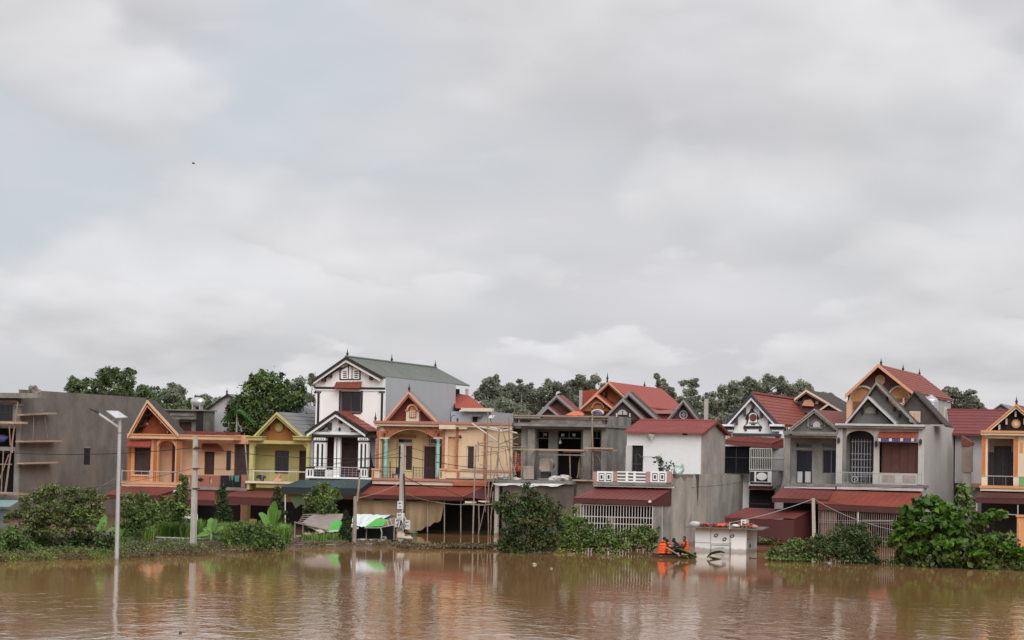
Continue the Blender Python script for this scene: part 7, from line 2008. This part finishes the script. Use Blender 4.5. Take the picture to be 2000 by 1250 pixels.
def cable(label, pts, r=.022, sag=.4, m=None):
    """pts: (px, py, v)"""
    mb = MB()
    o = S(*pts[0])
    for p, q in zip(pts, pts[1:]):
        a, b = S(*p), S(*q); n = 10; pr = None
        for i in range(n + 1):
            t = i / n
            c = lerp(a, b, t); c = (c[0], c[1], c[2] - sag * 4 * t * (1 - t))
            if pr: mb.tube(pr, c, r, n=4)
            pr = c
    single('power_cable', label, 'cable', m or CABLE, mb, o)
cable('black cable running from the left past the plain concrete pole to the meter pole', [(-40, 880, VP + 4), (381, 874, VP), (786, 893, VM)], .03, .35)
cable('lower thin cable between the plain concrete pole and the meter pole', [(-40, 964, VP + 3), (379.5, 914, VP), (786, 884, VM)], .016, .5)
cable('cable from the meter pole to the cream wing and scaffold', [(787, 890, VM), (950, 916, -4.3)], .03, .1)
cable('cable from the meter pole down to the bamboo poles', [(789, 930, VM), (870, 955, -5.0), (965, 984, -5.0)], .028, .25)
cable('pale cable crossing from the meter pole to the wooden post', [(789, 940, VM), (696, 973, VM - 1)], .028, .15, WOODPOST)
cable('slack cable from the meter pole across the red awning to the bamboo', [(789, 962, VM), (850, 980, -5.2), (920, 985, -5.2), (970, 983, -5.0)], .026, .1, WOODPOST)
cable('grey cable from the metal kiosk over the short weathered pole to the bars', [(1425, 1021, G(1408, 1077)[1]), (1589, 974, VS_), (1690, 1020, -4.4), (1790, 1040, -6)], .022, .15, RAILM)
cable('pale horizontal bars tied across the second cage', [(1684, 1016, -4.3), (1775, 1017, -4.3)], .03, .0, RAILM)

cable('thin cable sloping from the meter pole over the teal awning', [(786, 872, VM), (610, 905, -1.5)], .018, .4)
cable('thin cable from the meter pole top to the concrete house corner', [(787, 869, VM), (1020, 868, -2.4)], .018, .9)
cable('thin cable along the front of the barred houses at right', [(1185, 938, -20), (1460, 940, -3), (1800, 948, -3)], .016, .5)
cable('thin sagging cable from the short weathered pole to the right', [(1589, 974, VS_), (1900, 985, -5)], .018, .6)
cable('thin diagonal wire on the blank cement side wall', [(190, 955, -1), (240, 925, -1)], .02, .0, WOODPOST)
# ------------------------------------------------------------------ tents of tarpaulin on the bank
def tents():
    g = G(640, 1058); v = g[1]
    T = Thing('tarpaulin_tent', 'low stall roofed with grey-brown tarpaulin and a green corner', 'tent', (g[0], v, 0))
    def cloth(name, pts, m, nx=8, ny=6, amp=.05, seed=1):
        a, b, c, d = [S(*p) for p in pts]
        vs = []; r_ = random.Random(seed)
        for j in range(ny + 1):
            for i in range(nx + 1):
                s, t = i / nx, j / ny
                p = lerp(lerp(a, b, s), lerp(d, c, s), t)
                w = amp if 0 < i < nx and 0 < j < ny else amp * .5
                vs.append((p[0], p[1], p[2] + r_.uniform(-w, w) - .1 * math.sin(math.pi * s) * math.sin(math.pi * t)))
        k = nx + 1
        return T.part(name, m, MB().add(vs, [(j * k + i, j * k + i + 1, (j + 1) * k + i + 1, (j + 1) * k + i) for j in range(ny) for i in range(nx)]))
    cloth('roof_sheet', [(590, 1021, v - 1.6), (640, 1039, v - 1.6), (679, 1004, v + 1.6), (614, 1002, v + 1.6)], TARPG, 10, 7, .04, 1)
    cloth('green_sheet', [(639, 1038, v - 1.7), (668, 1035, v - 1.75), (672, 1018, v - .6), (651, 1017, v - .6)], TARPGREEN, 5, 4, .06, 2)
    cloth('green_hem', [(639, 1039, v - 1.72), (668, 1036.5, v - 1.77), (667, 1034, v - 1.78), (640, 1036.5, v - 1.73)], TARPW, 6, 2, .03, 3)
    cloth('ragged_hem', [(600, 1028, v - 1.65), (634, 1042, v - 1.65), (636, 1036, v - 1.62), (598, 1022, v - 1.62)], SACKT, 8, 2, .08, 4)
    for x, y in ((576, 1020), (592, 1022), (640, 1040), (668, 1036), (612, 1006), (676, 1008)):
        vv = v - 1.5 if y > 1015 else v + 1.5
        T.part('pole', WOODPOST, MB().tube(S(x, y, vv), (S(x, y, vv)[0], vv, -.1), .05))
    T.part('ridge_pole', BAMBOO, MB().tpx((575, 1020, v - 1.7), (642, 1036, v - 1.7), .05))
    for k in range(5): T.part('rafter', WOODPOST, MB().tpx((583 + k * 2.0, 1019 - k * 3.4, v - 1.0 + k * .5), (598 + k * 3.5, 1022 - k * 4.4, v - 1.0 + k * .5), .035))
    T.part('bench', SACKT, MB().px(578, 1046, 634, 1049.5, v - 1.0, v - .5))
    for x in (580, 605, 631): T.part('bench_leg', WOODPOST, MB().px(x, 1049.7, x + 2, 1058, v - .9, v - .8))
    T.part('crate', WHMETAL, MB().px(641, 1050, 662, 1052, v - 1.6, v - 1.0).px(641, 1052.2, 643, 1066, v - 1.6, v - 1.5).px(660, 1052.2, 662, 1066, v - 1.6, v - 1.5).px(641, 1058, 662, 1059.5, v - 1.6, v - 1.55))
    T.part('back_panel', INSIDE, MB().px(590, 1028, 670, 1060, v + 1.2, v + 1.3))
    g = G(730, 1062); v = g[1]
    T = Thing('tarpaulin_tent', 'low stall covered by bright white and green tarpaulin behind the meter pole', 'tent', (g[0], v, 0))
    cloth('white_sheet', [(686, 1026, v - 1.3), (718, 1030, v - 1.6), (763, 1006, v + .8), (697, 1004, v + 1.0)], TARPW, 10, 7, .06, 5)
    cloth('white_side', [(685, 1030, v - 1.2), (700, 1033, v - 1.5), (706, 1010, v - .3), (690, 1006, v - .2)], TARPW, 5, 5, .05, 6)
    cloth('green_sheet', [(712, 1029.5, v - 1.7), (748, 1027, v - 1.7), (757, 1014, v - .4), (735, 1013, v - .3)], TARPGREEN, 8, 5, .06, 7)
    cloth('dark_sheet', [(735, 1013, v), (757, 1014.5, v - .1), (775, 1008, v + 1.0), (764, 1005, v + 1.2)], TEALSHEET, 4, 4, .04, 8)
    T.part('frame', RAILM, MB().path([S(712, 1031, v - 1.7), S(740, 1031, v - 1.7), S(775, 1024, v - 1.2)], .035).path([S(743, 1030, v - 1.7), S(746, 1040, v - 1.7), S(743, 1064, v - 1.7)], .045).tpx((755, 1016, v - .6), (759, 1027, v - 1.3), .03).tpx((762, 1013, v - .4), (766, 1026, v - 1.2), .03).tpx((755, 1018, v - .6), (772, 1012, v - .2), .03))
    for x in (690, 716, 770): T.part('pole', WOODPOST, MB().tube(S(x, 1026, v - .8), (S(x, 1026, v - .8)[0], v - .8, -.1), .045))
    T.part('back_panel', INSIDE, MB().px(694, 1026, 772, 1062, v + .5, v + .6))
    T.part('table_top', CERAM, MB().px(696, 1053.5, 744, 1057.5, v - 1.7, v - .6))
    T.part('table_shelf', SLAB, MB().px(735, 1061.5, 796, 1063.5, v - 1.5, v - .8))
    rng = random.Random(14)
    for k, (x, y, m, l) in enumerate(((752, 1051, SACKW, 'crumpled white bag on the stall beside the meter pole'), (768, 1054, PINKT, 'reddish bundle at the foot of the meter pole'), (797, 1051, SACKW, 'pale bag hanging right of the meter pole'), (601, 1046, PINKP, 'pink sack under the brown tarpaulin'), (625, 1040, SACKT, 'tan bundle hanging under the brown tarpaulin'))):
        gv = G(x, 1062)[1]
        single('sack', l, 'sack', m, MB().blob(S(x, y, gv), (.36, .3, .18), rng, 2, .25), (S(x, y + 5, gv)[0], gv, S(x, y + 5, gv)[2]))
    gp = G(808, 1047)
    T = Thing('plastic_basin', 'green plastic basin floating in front of the tan tarpaulin', 'basin', (gp[0], gp[1], 0))
    T.part('bowl', mat('green_plastic', (.05, .27, .16), rough=.4), MB().lathe((gp[0], gp[1], -.05), [(.18, 0), (.28, .26), (.3, .29), (.25, .27)], 14))
    T.part('rim', mat('green_plastic', (.05, .27, .16)), MB().lathe((gp[0], gp[1], .22), [(.28, 0), (.33, .02), (.33, .05), (.28, .06)], 14))
tents()

# ------------------------------------------------------------------ metal kiosk in the flood
def kiosk():
    g = G(1408, 1077.5); v = g[1]
    u0, z1 = A(1358, 1033, v)[0], A(1408, 1033, v)[1]
    u1 = A(1458, 1050, v)[0]
    T = Thing('kiosk', 'white sheet metal kiosk with ring marks half sunk in flood water', 'kiosk', (g[0], v, 0))
    vb = B(1478.5, 1055, u1)[0]
    T.part('front_wall', SHEET_W, MB().box(u0, u1, v, v + .06, -1.2, z1))
    T.part('side_wall', mat('grey_sheet_metal', (.42, .43, .42), rough=.55, var=.08, streak=.3), MB().box(u1 - .06, u1, v + .062, vb, -1.2, z1 - .04))
    T.part('left_wall', SHEET_W, MB().box(u0, u0 + .06, v + .062, vb, -1.2, z1 - .04)); T.part('back_wall', SHEET_W, MB().box(u0 + .06, u1 - .06, vb - .06, vb, -1.2, z1 - .04))
    d = .02
    for x in (1388, 1425.5): T.part('panel_joint', RAILM, MB().px(x - .5, 1033, x + .5, 1079, v - .03, v - .002))
    T.part('panel_joint', RAILM, MB().px(1358, 1059, 1387, 1060, v - .03, v - .002))
    T.part('shutter', SHEET_W, MB().px(1390, 1066, 1424, 1082, v - .08, v - .004)); T.part('shutter_lip', LGREY, MB().poly([(1390, 1061), (1424, 1060), (1424, 1065), (1404, 1064.5), (1390, 1066)], v - .1, v - .003))
    T.part('door_panel', WHITE, MB().px(1428, 1050, 1456, 1081, v - .05, v - .004)); T.part('door_post', RAILM, MB().px(1424, 1059, 1427, 1082, v - .09, v - .003))
    for x, y in ((1399, 1045.5), (1415.5, 1053), (1430.5, 1047)):
        mb = MB(); c = A(x, y, v); n = 18
        ca, sa = math.cos(.5), math.sin(.5)
        def el(t, k): return (c[0] + k * (.155 * math.cos(t) * ca - .115 * math.sin(t) * sa), c[1] + k * (.155 * math.cos(t) * sa + .115 * math.sin(t) * ca))
        for i in range(n):
            t0, t1 = 2 * math.pi * i / n, 2 * math.pi * (i + 1) / n
            mb.prism([el(t0, .55), el(t0, 1), el(t1, 1), el(t1, .55)], v - .06, v - .051)
        T.part('ring_mark', mat('dark_grey_paint', (.07, .07, .075)), mb)
    T.part('curved_mark', DKMETAL, MB().ring(A(1413, 1067, v), .10, .13, v - .10, v - .082, 8, math.pi * 1.15, math.pi * 1.85))
    T.part('side_hinge', DKMETAL, MB().box(u1 + .002, u1 + .05, v + .25, v + .6, B(1462, 1053, u1)[1] - .03, B(1462, 1053, u1)[1] + .03).box(u1 + .002, u1 + .05, v + 1.0, v + 1.2, .3, .55))
    a, b = A(1336, 1028.5, v - .5), A(1490, 1034, v - .5)
    e = S(1497, 1033.5, v + .6)[0]
    rz = .045
    T.part('roof', mat('dull_roof_sheet', (.16, .145, .13), rough=.6, var=.15), MB().add([(a[0], v - .6, a[1]), (e, v - .6, b[1]), (e - .5, vb + .2, b[1] + .08), (a[0], vb + .2, a[1] + .08), (a[0], v - .6, a[1] - .06), (e, v - .6, b[1] - .06), (e - .5, vb + .2, b[1] + .02), (a[0], vb + .2, a[1] + .02)],
                                     [(0, 1, 2, 3), (7, 6, 5, 4), (0, 4, 5, 1), (1, 5, 6, 2), (2, 6, 7, 3), (3, 7, 4, 0)]))
    rng = random.Random(31)
    rv = v + .6
    single('sack', 'white sack lying at the left end of the kiosk roof', 'sack', SACKW, MB().blob(S(1359, 1024, rv), (.46, .35, .22), rng, 2, .25), S(1359, 1029, rv), smooth=True)
    single('sack', 'white sack right of the red rubble on the kiosk roof', 'sack', CERAM, MB().blob(S(1437, 1027, rv - .4), (.3, .3, .12), rng, 2, .15), S(1437, 1030, rv), smooth=True)
    single('sack', 'dusty pink sack at the right end of the kiosk roof', 'sack', PINKP, MB().blob(S(1473, 1028.5, rv - .4), (.27, .25, .13), rng, 2, .2), S(1473, 1032, rv), smooth=True)
    for lab, x0, x1 in (('heap of broken red tiles in the middle of the kiosk roof', 1372, 1424), ('heap of broken red tiles below the white box on the kiosk roof', 1444, 1468)):
        mb = MB()
        for k in range(int((x1 - x0) * 1.1)):
            c = S(rng.uniform(x0, x1), 1026 + rng.uniform(-4, 4), rv + rng.uniform(-.6, .6))
            s = rng.uniform(.08, .2)
            mb.blob(c, (s, s, s * .4), rng, 1, .4)
        single('rubble_heap', lab, 'rubble', mat('broken_red_tile', (.40, .13, .075), var=.25, scale=4), mb, S((x0 + x1) / 2, 1030, rv))
    single('orange_rag', 'bright orange rag among the red tiles on the kiosk roof', 'cloth', ORSHEET, MB().blob(S(1409, 1025, rv - .7), (.25, .1, .1), rng, 2, .4), S(1409, 1028, rv - .6))
    T2 = Thing('white_box', 'white appliance box with dark marks on the kiosk roof', 'box', S(1453, 1028, rv))
    bx_ = T2.part('case', CERAM, MB().px(1447, 1015, 1457, 1027, rv - .2, rv + .3)); T2.part('grey_side', RAILM, MB().px(1457.3, 1015.5, 1461, 1027, rv - .1, rv + .25)); T2.part('dark_mark', DKMETAL, MB().px(1450, 1018, 1454, 1019.4, rv - .22, rv - .202).px(1449.5, 1021.5, 1453, 1023, rv - .22, rv - .202))
    single('roof_pole', 'thin upright stick on the kiosk front edge', 'stick', RAILM, MB().tpx((1425, 1034, v - .65), (1425, 1019, v - .65), .045), S(1425, 1034, v - .65))
kiosk()

# ------------------------------------------------------------------ boat and people
VSEAM = mat('dark_red_webbing', (.32, .035, .015), rough=.8)
def skin_body(T, name, joints, edges, radii, m, part='body'):
    """continuous body grown over a skeleton (street points)"""
    me = bpy.data.meshes.new(name)
    me.from_pydata([tuple(a - b for a, b in zip(p, T.o)) for p in joints], edges, [])
    ob = bpy.data.objects.new(name, me); COL.objects.link(ob); ob.parent = T.e
    md = ob.modifiers.new('skin', 'SKIN'); md.use_smooth_shade = True
    for sv, r in zip(me.skin_vertices[0].data, radii): sv.radius = (r, r)
    me.skin_vertices[0].data[0].use_root = True
    ob.modifiers.new('sub', 'SUBSURF').levels = 2
    ob.modifiers['sub'].render_levels = 2
    me.materials.append(m)
    return ob

def person(label, x, yb, v, face, lean, vest=None, cloth=NAVYC, top_h=.82, head=True, reach=None, hair=HAIR, hood=None, seat=.16, bulk=1.0, K=1.12):
    """seated figure; face: angle of the looking direction (0 = towards +u, pi/2 = away from the camera); lean: torso lean in metres"""
    u, z = A(x, yb, v)
    T = Thing('person', label, 'person', (u, v, z))
    fx, fy = math.cos(face), math.sin(face); sx, sy = -fy, fx
    def P(f, s, h): return (u + (fx * f + sx * s) * K, v + (fy * f + sy * s) * K, z + h * K)
    st = seat
    hips = P(0, 0, st); waist = P(lean * .35, 0, st + .22); chest = P(lean * .75, 0, st + .42); neck = P(lean * 1.05, 0, st + .57); hd = P(lean * 1.25 + .02, 0, st + .66); crown_ = P(lean * 1.32 + .03, 0, st + .78)
    rr = reach or (.32, .30)
    J = [hips, waist, chest, neck, hd, crown_]
    E = [(0, 1), (1, 2), (2, 3), (3, 4), (4, 5)]
    Rr = [.145, .135, .15, .06, .095, .085]
    for s in (-1, 1):
        b = len(J)
        J += [P(lean * .85, s * .17, st + .50), P(lean * .85 + .10, s * .24, st + .27), P(lean * .85 + rr[0], s * .13, st + rr[1]), P(lean * .85 + rr[0] + .12, s * .11, st + rr[1] - .02)]
        E += [(2, b), (b, b + 1), (b + 1, b + 2), (b + 2, b + 3)]; Rr += [.075, .055, .042, .04]
        b = len(J)
        J += [P(.05, s * .1, st - .02), P(.40, s * .16, st + .16), P(.46, s * .15, st - .16), P(.58, s * .15, st - .17)]
        E += [(0, b), (b, b + 1), (b + 1, b + 2), (b + 2, b + 3)]; Rr += [.10, .085, .06, .05]
    skin_body(T, 'body', J, E, [r_ * bulk * K for r_ in Rr], cloth)
    hc = Vector(hd).lerp(Vector(crown_), .45)
    if head:
        hm = MB(); r_ = random.Random(1)
        hm.blob(tuple(hc), (.098, .105, .125), r_, 3, 0)
        nose = (hc.x + fx * .105, hc.y + fy * .105, hc.z - .01)
        hm.blob(nose, (.02, .02, .03), r_, 1, 0)
        for s in (-1, 1): hm.blob((hc.x + sx * s * .1, hc.y + sy * s * .1, hc.z - .01), (.02, .02, .035), r_, 1, 0)
        h_ = T.part('head', SKIN, hm, smooth=True)
        for s in (-1, 1): T.part('eye', HAIR, MB().blob((hc.x + fx * .09 + sx * s * .04, hc.y + fy * .09 + sy * s * .04, hc.z + .02), (.014, .014, .01), r_, 1, 0), h_)
        T.part('mouth', BRNCLOTH, MB().blob((hc.x + fx * .095, hc.y + fy * .095, hc.z - .06), (.02, .02, .008), r_, 1, 0), h_)
        T.part('hair', hood or hair, MB().blob((hc.x - fx * .022, hc.y - fy * .022, hc.z + .035), (.112, .116, .118), r_, 3, .02), smooth=True)
    # five-fingered hands
    for s in (-1, 1):
        w = Vector(P(lean * .85 + rr[0] + .14, s * .11, st + rr[1] - .02)); hb = MB()
        hb.blob(tuple(w), (.045, .04, .03), random.Random(2), 1, 0)
        for k in range(4):
            off = (k - 1.5) * .02; ln = (.06, .075, .07, .05)[k]
            a = w + Vector((fx * .03 + sx * off, fy * .03 + sy * off, 0)); b = a + Vector((fx * ln, fy * ln, -.025)); c = b + Vector((fx * .01, fy * .01, -.035))
            hb.path([tuple(a), tuple(b), tuple(c)], .010, 5)
        hb.path([tuple(w + Vector((sx * -s * .04, sy * -s * .04, 0))), tuple(w + Vector((fx * .04 - sx * s * .06, fy * .04 - sy * s * .06, -.02)))], .011, 5)
        T.part('hand', SKIN, hb)
    if vest:
        # padded life vest: front and back shells with horizontal seams, collar behind the neck
        def tor(h, s, f): return P(lean * (.1 + (h - st) * 1.55) + f, s, h)
        hs = [st + .02, st + .13, st + .145, st + .27, st + .285, st + .42, st + .52]
        ws = [.205, .215, .20, .225, .21, .215, .15]
        n = 18; vs = []; fs = []
        for h, w in zip(hs, ws):
            for i in range(n):
                t = 2 * math.pi * i / n
                q = abs(math.cos(t)) ** .6 * (1 if math.cos(t) > 0 else -1); q2 = abs(math.sin(t)) ** .6 * (1 if math.sin(t) > 0 else -1)
                vs.append(tor(h, w * q, w * .82 * q2))
        for j in range(len(hs) - 1):
            for i in range(n): fs.append((j * n + i, j * n + (i + 1) % n, (j + 1) * n + (i + 1) % n, (j + 1) * n + i))
        fs += [tuple(range(n)), tuple(range((len(hs) - 1) * n, len(hs) * n))]
        ve = T.part('life_vest', vest, MB().add(vs, fs))
        for h in (st + .138, st + .278, st + .40):
            ring = [tor(h, .222 * math.copysign(abs(math.cos(t)) ** .6, math.cos(t)), .185 * math.copysign(abs(math.sin(t)) ** .6, math.sin(t))) for t in [2 * math.pi * i / 16 for i in range(17)]]
            T.part('seam', VSEAM, MB().path(ring, .012, 4), ve)
        T.part('collar', vest, MB().path([tor(st + .53, -.11, .02), tor(st + .58, -.1, -.08), tor(st + .61, 0, -.12), tor(st + .58, .1, -.08), tor(st + .53, .11, .02)], .05, 8), ve)
        T.part('strap', BLACK, MB().path([tor(st + .14, .21, 0), tor(st + .14, .12, .18), tor(st + .14, -.12, .18), tor(st + .14, -.21, 0)], .018, 5), ve)
    return T

def boat():
    gl, gr = G(1276, 1090), G(1362, 1091)
    gm = G(1318, 1090)
    v = gm[1]
    k = ppm(1318, 1090, v)
    L = (1362 - 1276) / k
    T = Thing('rowing_boat', 'narrow dark wooden rowing boat carrying people in orange vests', 'boat', (gm[0], v, 0))
    n = 16
    vs = []; fs = []
    u0 = A(1275, 1088, v)[0]
    for i in range(n + 1):
        t = i / n
        w = .46 * (math.sin(math.pi * (.06 + .88 * t)) ** .55)
        rise = .10 * (2 * t - 1) ** 4 + .34 * max(0, t - .78) ** 1.4 * 5.5 * .6
        u = u0 + L * t; zt = .20 + rise; zb = -.12 + rise * .6
        vs += [(u, v - w, zt), (u, v - w * .62, zb), (u, v + w * .62, zb), (u, v + w, zt), (u, v + w - .05, zt - .01), (u, v + w * .6 - .03, zb + .05), (u, v - w * .6 + .03, zb + .05), (u, v - w + .05, zt - .01)]
    for i in range(n):
        a = i * 8
        for j in range(8): fs.append((a + j, a + (j + 1) % 8, a + 8 + (j + 1) % 8, a + 8 + j))
    fs += [tuple(range(8)), tuple(range(n * 8, n * 8 + 8))]
    T.part('hull', BOATW, MB().add(vs, fs))
    for t in (.22, .5, .74):
        T.part('thwart', WOODPOST, MB().box(u0 + L * t - .1, u0 + L * t + .1, v - .38, v + .38, .10, .14))
    person('person in orange life vest with back turned at the boat stern', 1292, 1087.5, v - .05, R(75), .20, ORVEST, BRNCLOTH, K=1.3)
    person('person in amber vest bending low beside the orange back', 1309, 1086, v + .25, R(140), .26, ORYEL, BRNCLOTH, seat=.12)
    person('person in dark navy clothes bending forward in the middle of the boat', 1330, 1086, v - .05, R(185), .32, None, NAVYC, bulk=1.3, K=1.15)
    person('black-haired person in orange life vest facing left near the bow', 1339, 1083.5, v + .15, R(215), .06, ORVEST, BRNCLOTH, K=1.2)
    T2 = Thing('paddle', 'pale wooden paddle slanting down across the boat side', 'paddle', S(1328, 1086, v - .55))
    T2.part('shaft', SACKT, MB().tpx((1303, 1070, v - .4), (1323, 1082, v - .6), .03)); T2.part('blade', SACKT, MB().poly([(1321, 1080), (1325, 1079), (1329, 1086), (1326, 1087.5)], v - .63, v - .60))
    def bleaf(label, pts, w, m=BANANAD):
        P_ = [S(*p) for p in pts]; nn = len(P_) - 1
        vs = []; fs = []
        for i, p in enumerate(P_):
            t = i / nn; ww = w * math.sin(math.pi * (.08 + .84 * t)) ** .7
            vs += [(p[0], p[1] - ww, p[2] + ww * .55), (p[0], p[1], p[2]), (p[0], p[1] + ww, p[2] + ww * .55)]
        for i in range(nn):
            a = i * 3; fs += [(a, a + 1, a + 4, a + 3), (a + 1, a + 2, a + 5, a + 4)]
        single('banana_leaf', label, 'leaf', m, MB().add(vs, fs), P_[0], smooth=True)
    bleaf('long dark green banana leaf lying over the bow of the boat', [(1318, 1073, v - .5), (1328, 1076, v - .6), (1340, 1081, v - .65), (1352, 1086, v - .7), (1362, 1089.5, v - .7)], .28)
    bleaf('curled pale-edged banana leaf floating beside the boat', [(1329, 1091, v - 1.0), (1334, 1089, v - 1.0), (1341, 1089.5, v - 1.0), (1345, 1092, v - 1.1)], .2, BANANA)
    g2 = G(1400, 1092)[1]
    bleaf('upright banana leaf floating in front of the kiosk', [(1381, 1090, g2), (1388, 1084, g2), (1398, 1081, g2), (1408, 1079.5, g2), (1416, 1081, g2)], .3, BANANAD)
    bleaf('lower banana leaf trailing in the water in front of the kiosk', [(1384, 1088.5, g2 - .2), (1394, 1093, g2 - .3), (1406, 1096, g2 - .3), (1418, 1098.5, g2 - .3)], .3, BANANA)
boat()

# ------------------------------------------------------------------ small floating and lying things
def debris():
    rng = random.Random(77)
    for lab, x, y, m, r in (('white bottle floating below the dark bush', 1044, 1103, CERAM, (.14, .12, .09)), ('small pale scrap floating right of the white bottle', 1077, 1111, SACKW, (.09, .08, .05)),
                            ('reddish floating scrap beside the yellow weed', 1115, 1083, PINKT, (.3, .12, .05)), ('pale floating leaf at the foot of the dark bush on the right', 1620, 1100, SACKW, (.14, .1, .06)),
                            ('white plastic scrap at the foot of the large-leaved tree', 1829, 1108, SACKW, (.12, .12, .14)), ('thin dark wood plank floating beside the kiosk', 1473, 1091, DKWOOD, (.32, .07, .04)),
                            ('dark dot of driftwood in the open water at left', 352, 1237, DKWOOD, (.06, .05, .05))):
        g = G(x, y)
        single('floating_scrap', lab, 'litter', m, MB().blob((g[0], g[1], .02), r, rng, 2, .15), (g[0], g[1], 0), smooth=True)
    g = G(125, 1084)
    T = Thing('white_crate', 'small white plastic crate on the left bank', 'crate', (g[0], g[1], .2))
    v = g[1]
    T.part('box', CERAM, MB().px(116.5, 1077, 134, 1083.5, v - .4, v + .2)); T.part('slot', DKMETAL, MB().px(120, 1079, 123, 1080.4, v - .42, v - .402).px(128, 1079, 131, 1080.4, v - .42, v - .402))
    g = G(22, 1086); v = g[1]
    T = Thing('dark_bin', 'dark square bin standing in the bushes at far left', 'bin', (g[0], v, 0))
    T.part('box', INSIDE, MB().px(10, 1066, 33, 1090, v - .3, v + .4)); T.part('lid', BLACK, MB().px(9, 1063.5, 34, 1065.8, v - .35, v + .45))
    g = G(552, 1066); v = g[1]
    single('white_sack', 'white plastic sack lying on the litter bank', 'sack', SACKW, MB().blob(S(554, 1061, v), (.38, .25, .1), rng, 2, .25), (g[0], v, .1), smooth=True)
    g = G(492, 1056); v = g[1]
    T = Thing('orange_canister', 'orange plastic canister among the grass between banana plants', 'canister', (g[0], v, .3))
    T.part('body', ORBRN, MB().px(487, 1014, 497, 1028, v - .2, v + .2)); T.part('cap', DKMETAL, MB().px(490, 1012, 494, 1013.8, v - .1, v + .1))
    T = Thing('pale_sheet', 'pale grey crumpled sheet behind the grass and shrubs', 'plastic sheet', S(340, 1022, -6))
    mb = MB(); r_ = random.Random(3); n = 14; vs = []
    for j in range(4):
        for i in range(n + 1): vs.append(S(312 + 74 * i / n, 1003 + 6 * j + r_.uniform(-2, 2), -6 - .2 * j + r_.uniform(-.15, .15)))
    T.part('sheet', SACKW, mb.add(vs, [(j * (n + 1) + i, j * (n + 1) + i + 1, (j + 1) * (n + 1) + i + 1, (j + 1) * (n + 1) + i) for j in range(3) for i in range(n)]))
    # low brick garden wall on the bank
    v = G(330, 1062)[1]
    T = Thing('garden_wall', 'low pale-topped garden wall behind the bank weeds', 'wall', S(330, 1062, v))
    T.part('wall', PL_DARK, MB().px(286, 1052, 395, 1064, v, v + .2)); T.part('coping', PL_PALE, MB().px(285, 1049.5, 396, 1051.8, v - .05, v + .25))
    v = G(395, 1076)[1]
    single('brown_block', 'dark brown block wall stub beside the banana plant', 'wall', MUD, MB().px(398, 1058, 430, 1075, v, v + .6), S(414, 1076, v))
    # wood litter on the waterline
    r_ = random.Random(9)
    for k in range(26):
        x = r_.uniform(380, 800); g = G(x, interp(FRONT, x) - r_.uniform(-1, 5)); a = r_.uniform(-.5, .5); ln = r_.uniform(.3, .9)
        single('driftwood_stick', 'thin piece of driftwood among the litter on the bank edge', 'stick', WOODPOST if k % 3 else SACKT, MB().tube((g[0] - ln * math.cos(a), g[1] - ln * math.sin(a), .12), (g[0] + ln * math.cos(a), g[1] + ln * math.sin(a), .2), r_.uniform(.02, .045), n=5), (g[0], g[1], .1), 'driftwood on the bank edge')
debris()
def bird():
    v = -20
    c = S(378, 319, v)
    T = Thing('bird', 'tiny dark bird flying high in the cloudy sky', 'bird', c)
    T.part('body', BLACK, MB().blob(c, (.14, .05, .05), random.Random(1), 2, .05), smooth=True)
    for s in (-1, 1): T.part('wing', BLACK, MB().add([(c[0] - .05, c[1], c[2]), (c[0] + .05, c[1], c[2]), (c[0] + .06, c[1] + s * .16, c[2] + .06), (c[0] + .0, c[1] + s * .3, c[2] + .02), (c[0] - .08, c[1] + s * .15, c[2] + .05)], [(0, 1, 2, 3, 4)]))
bird()
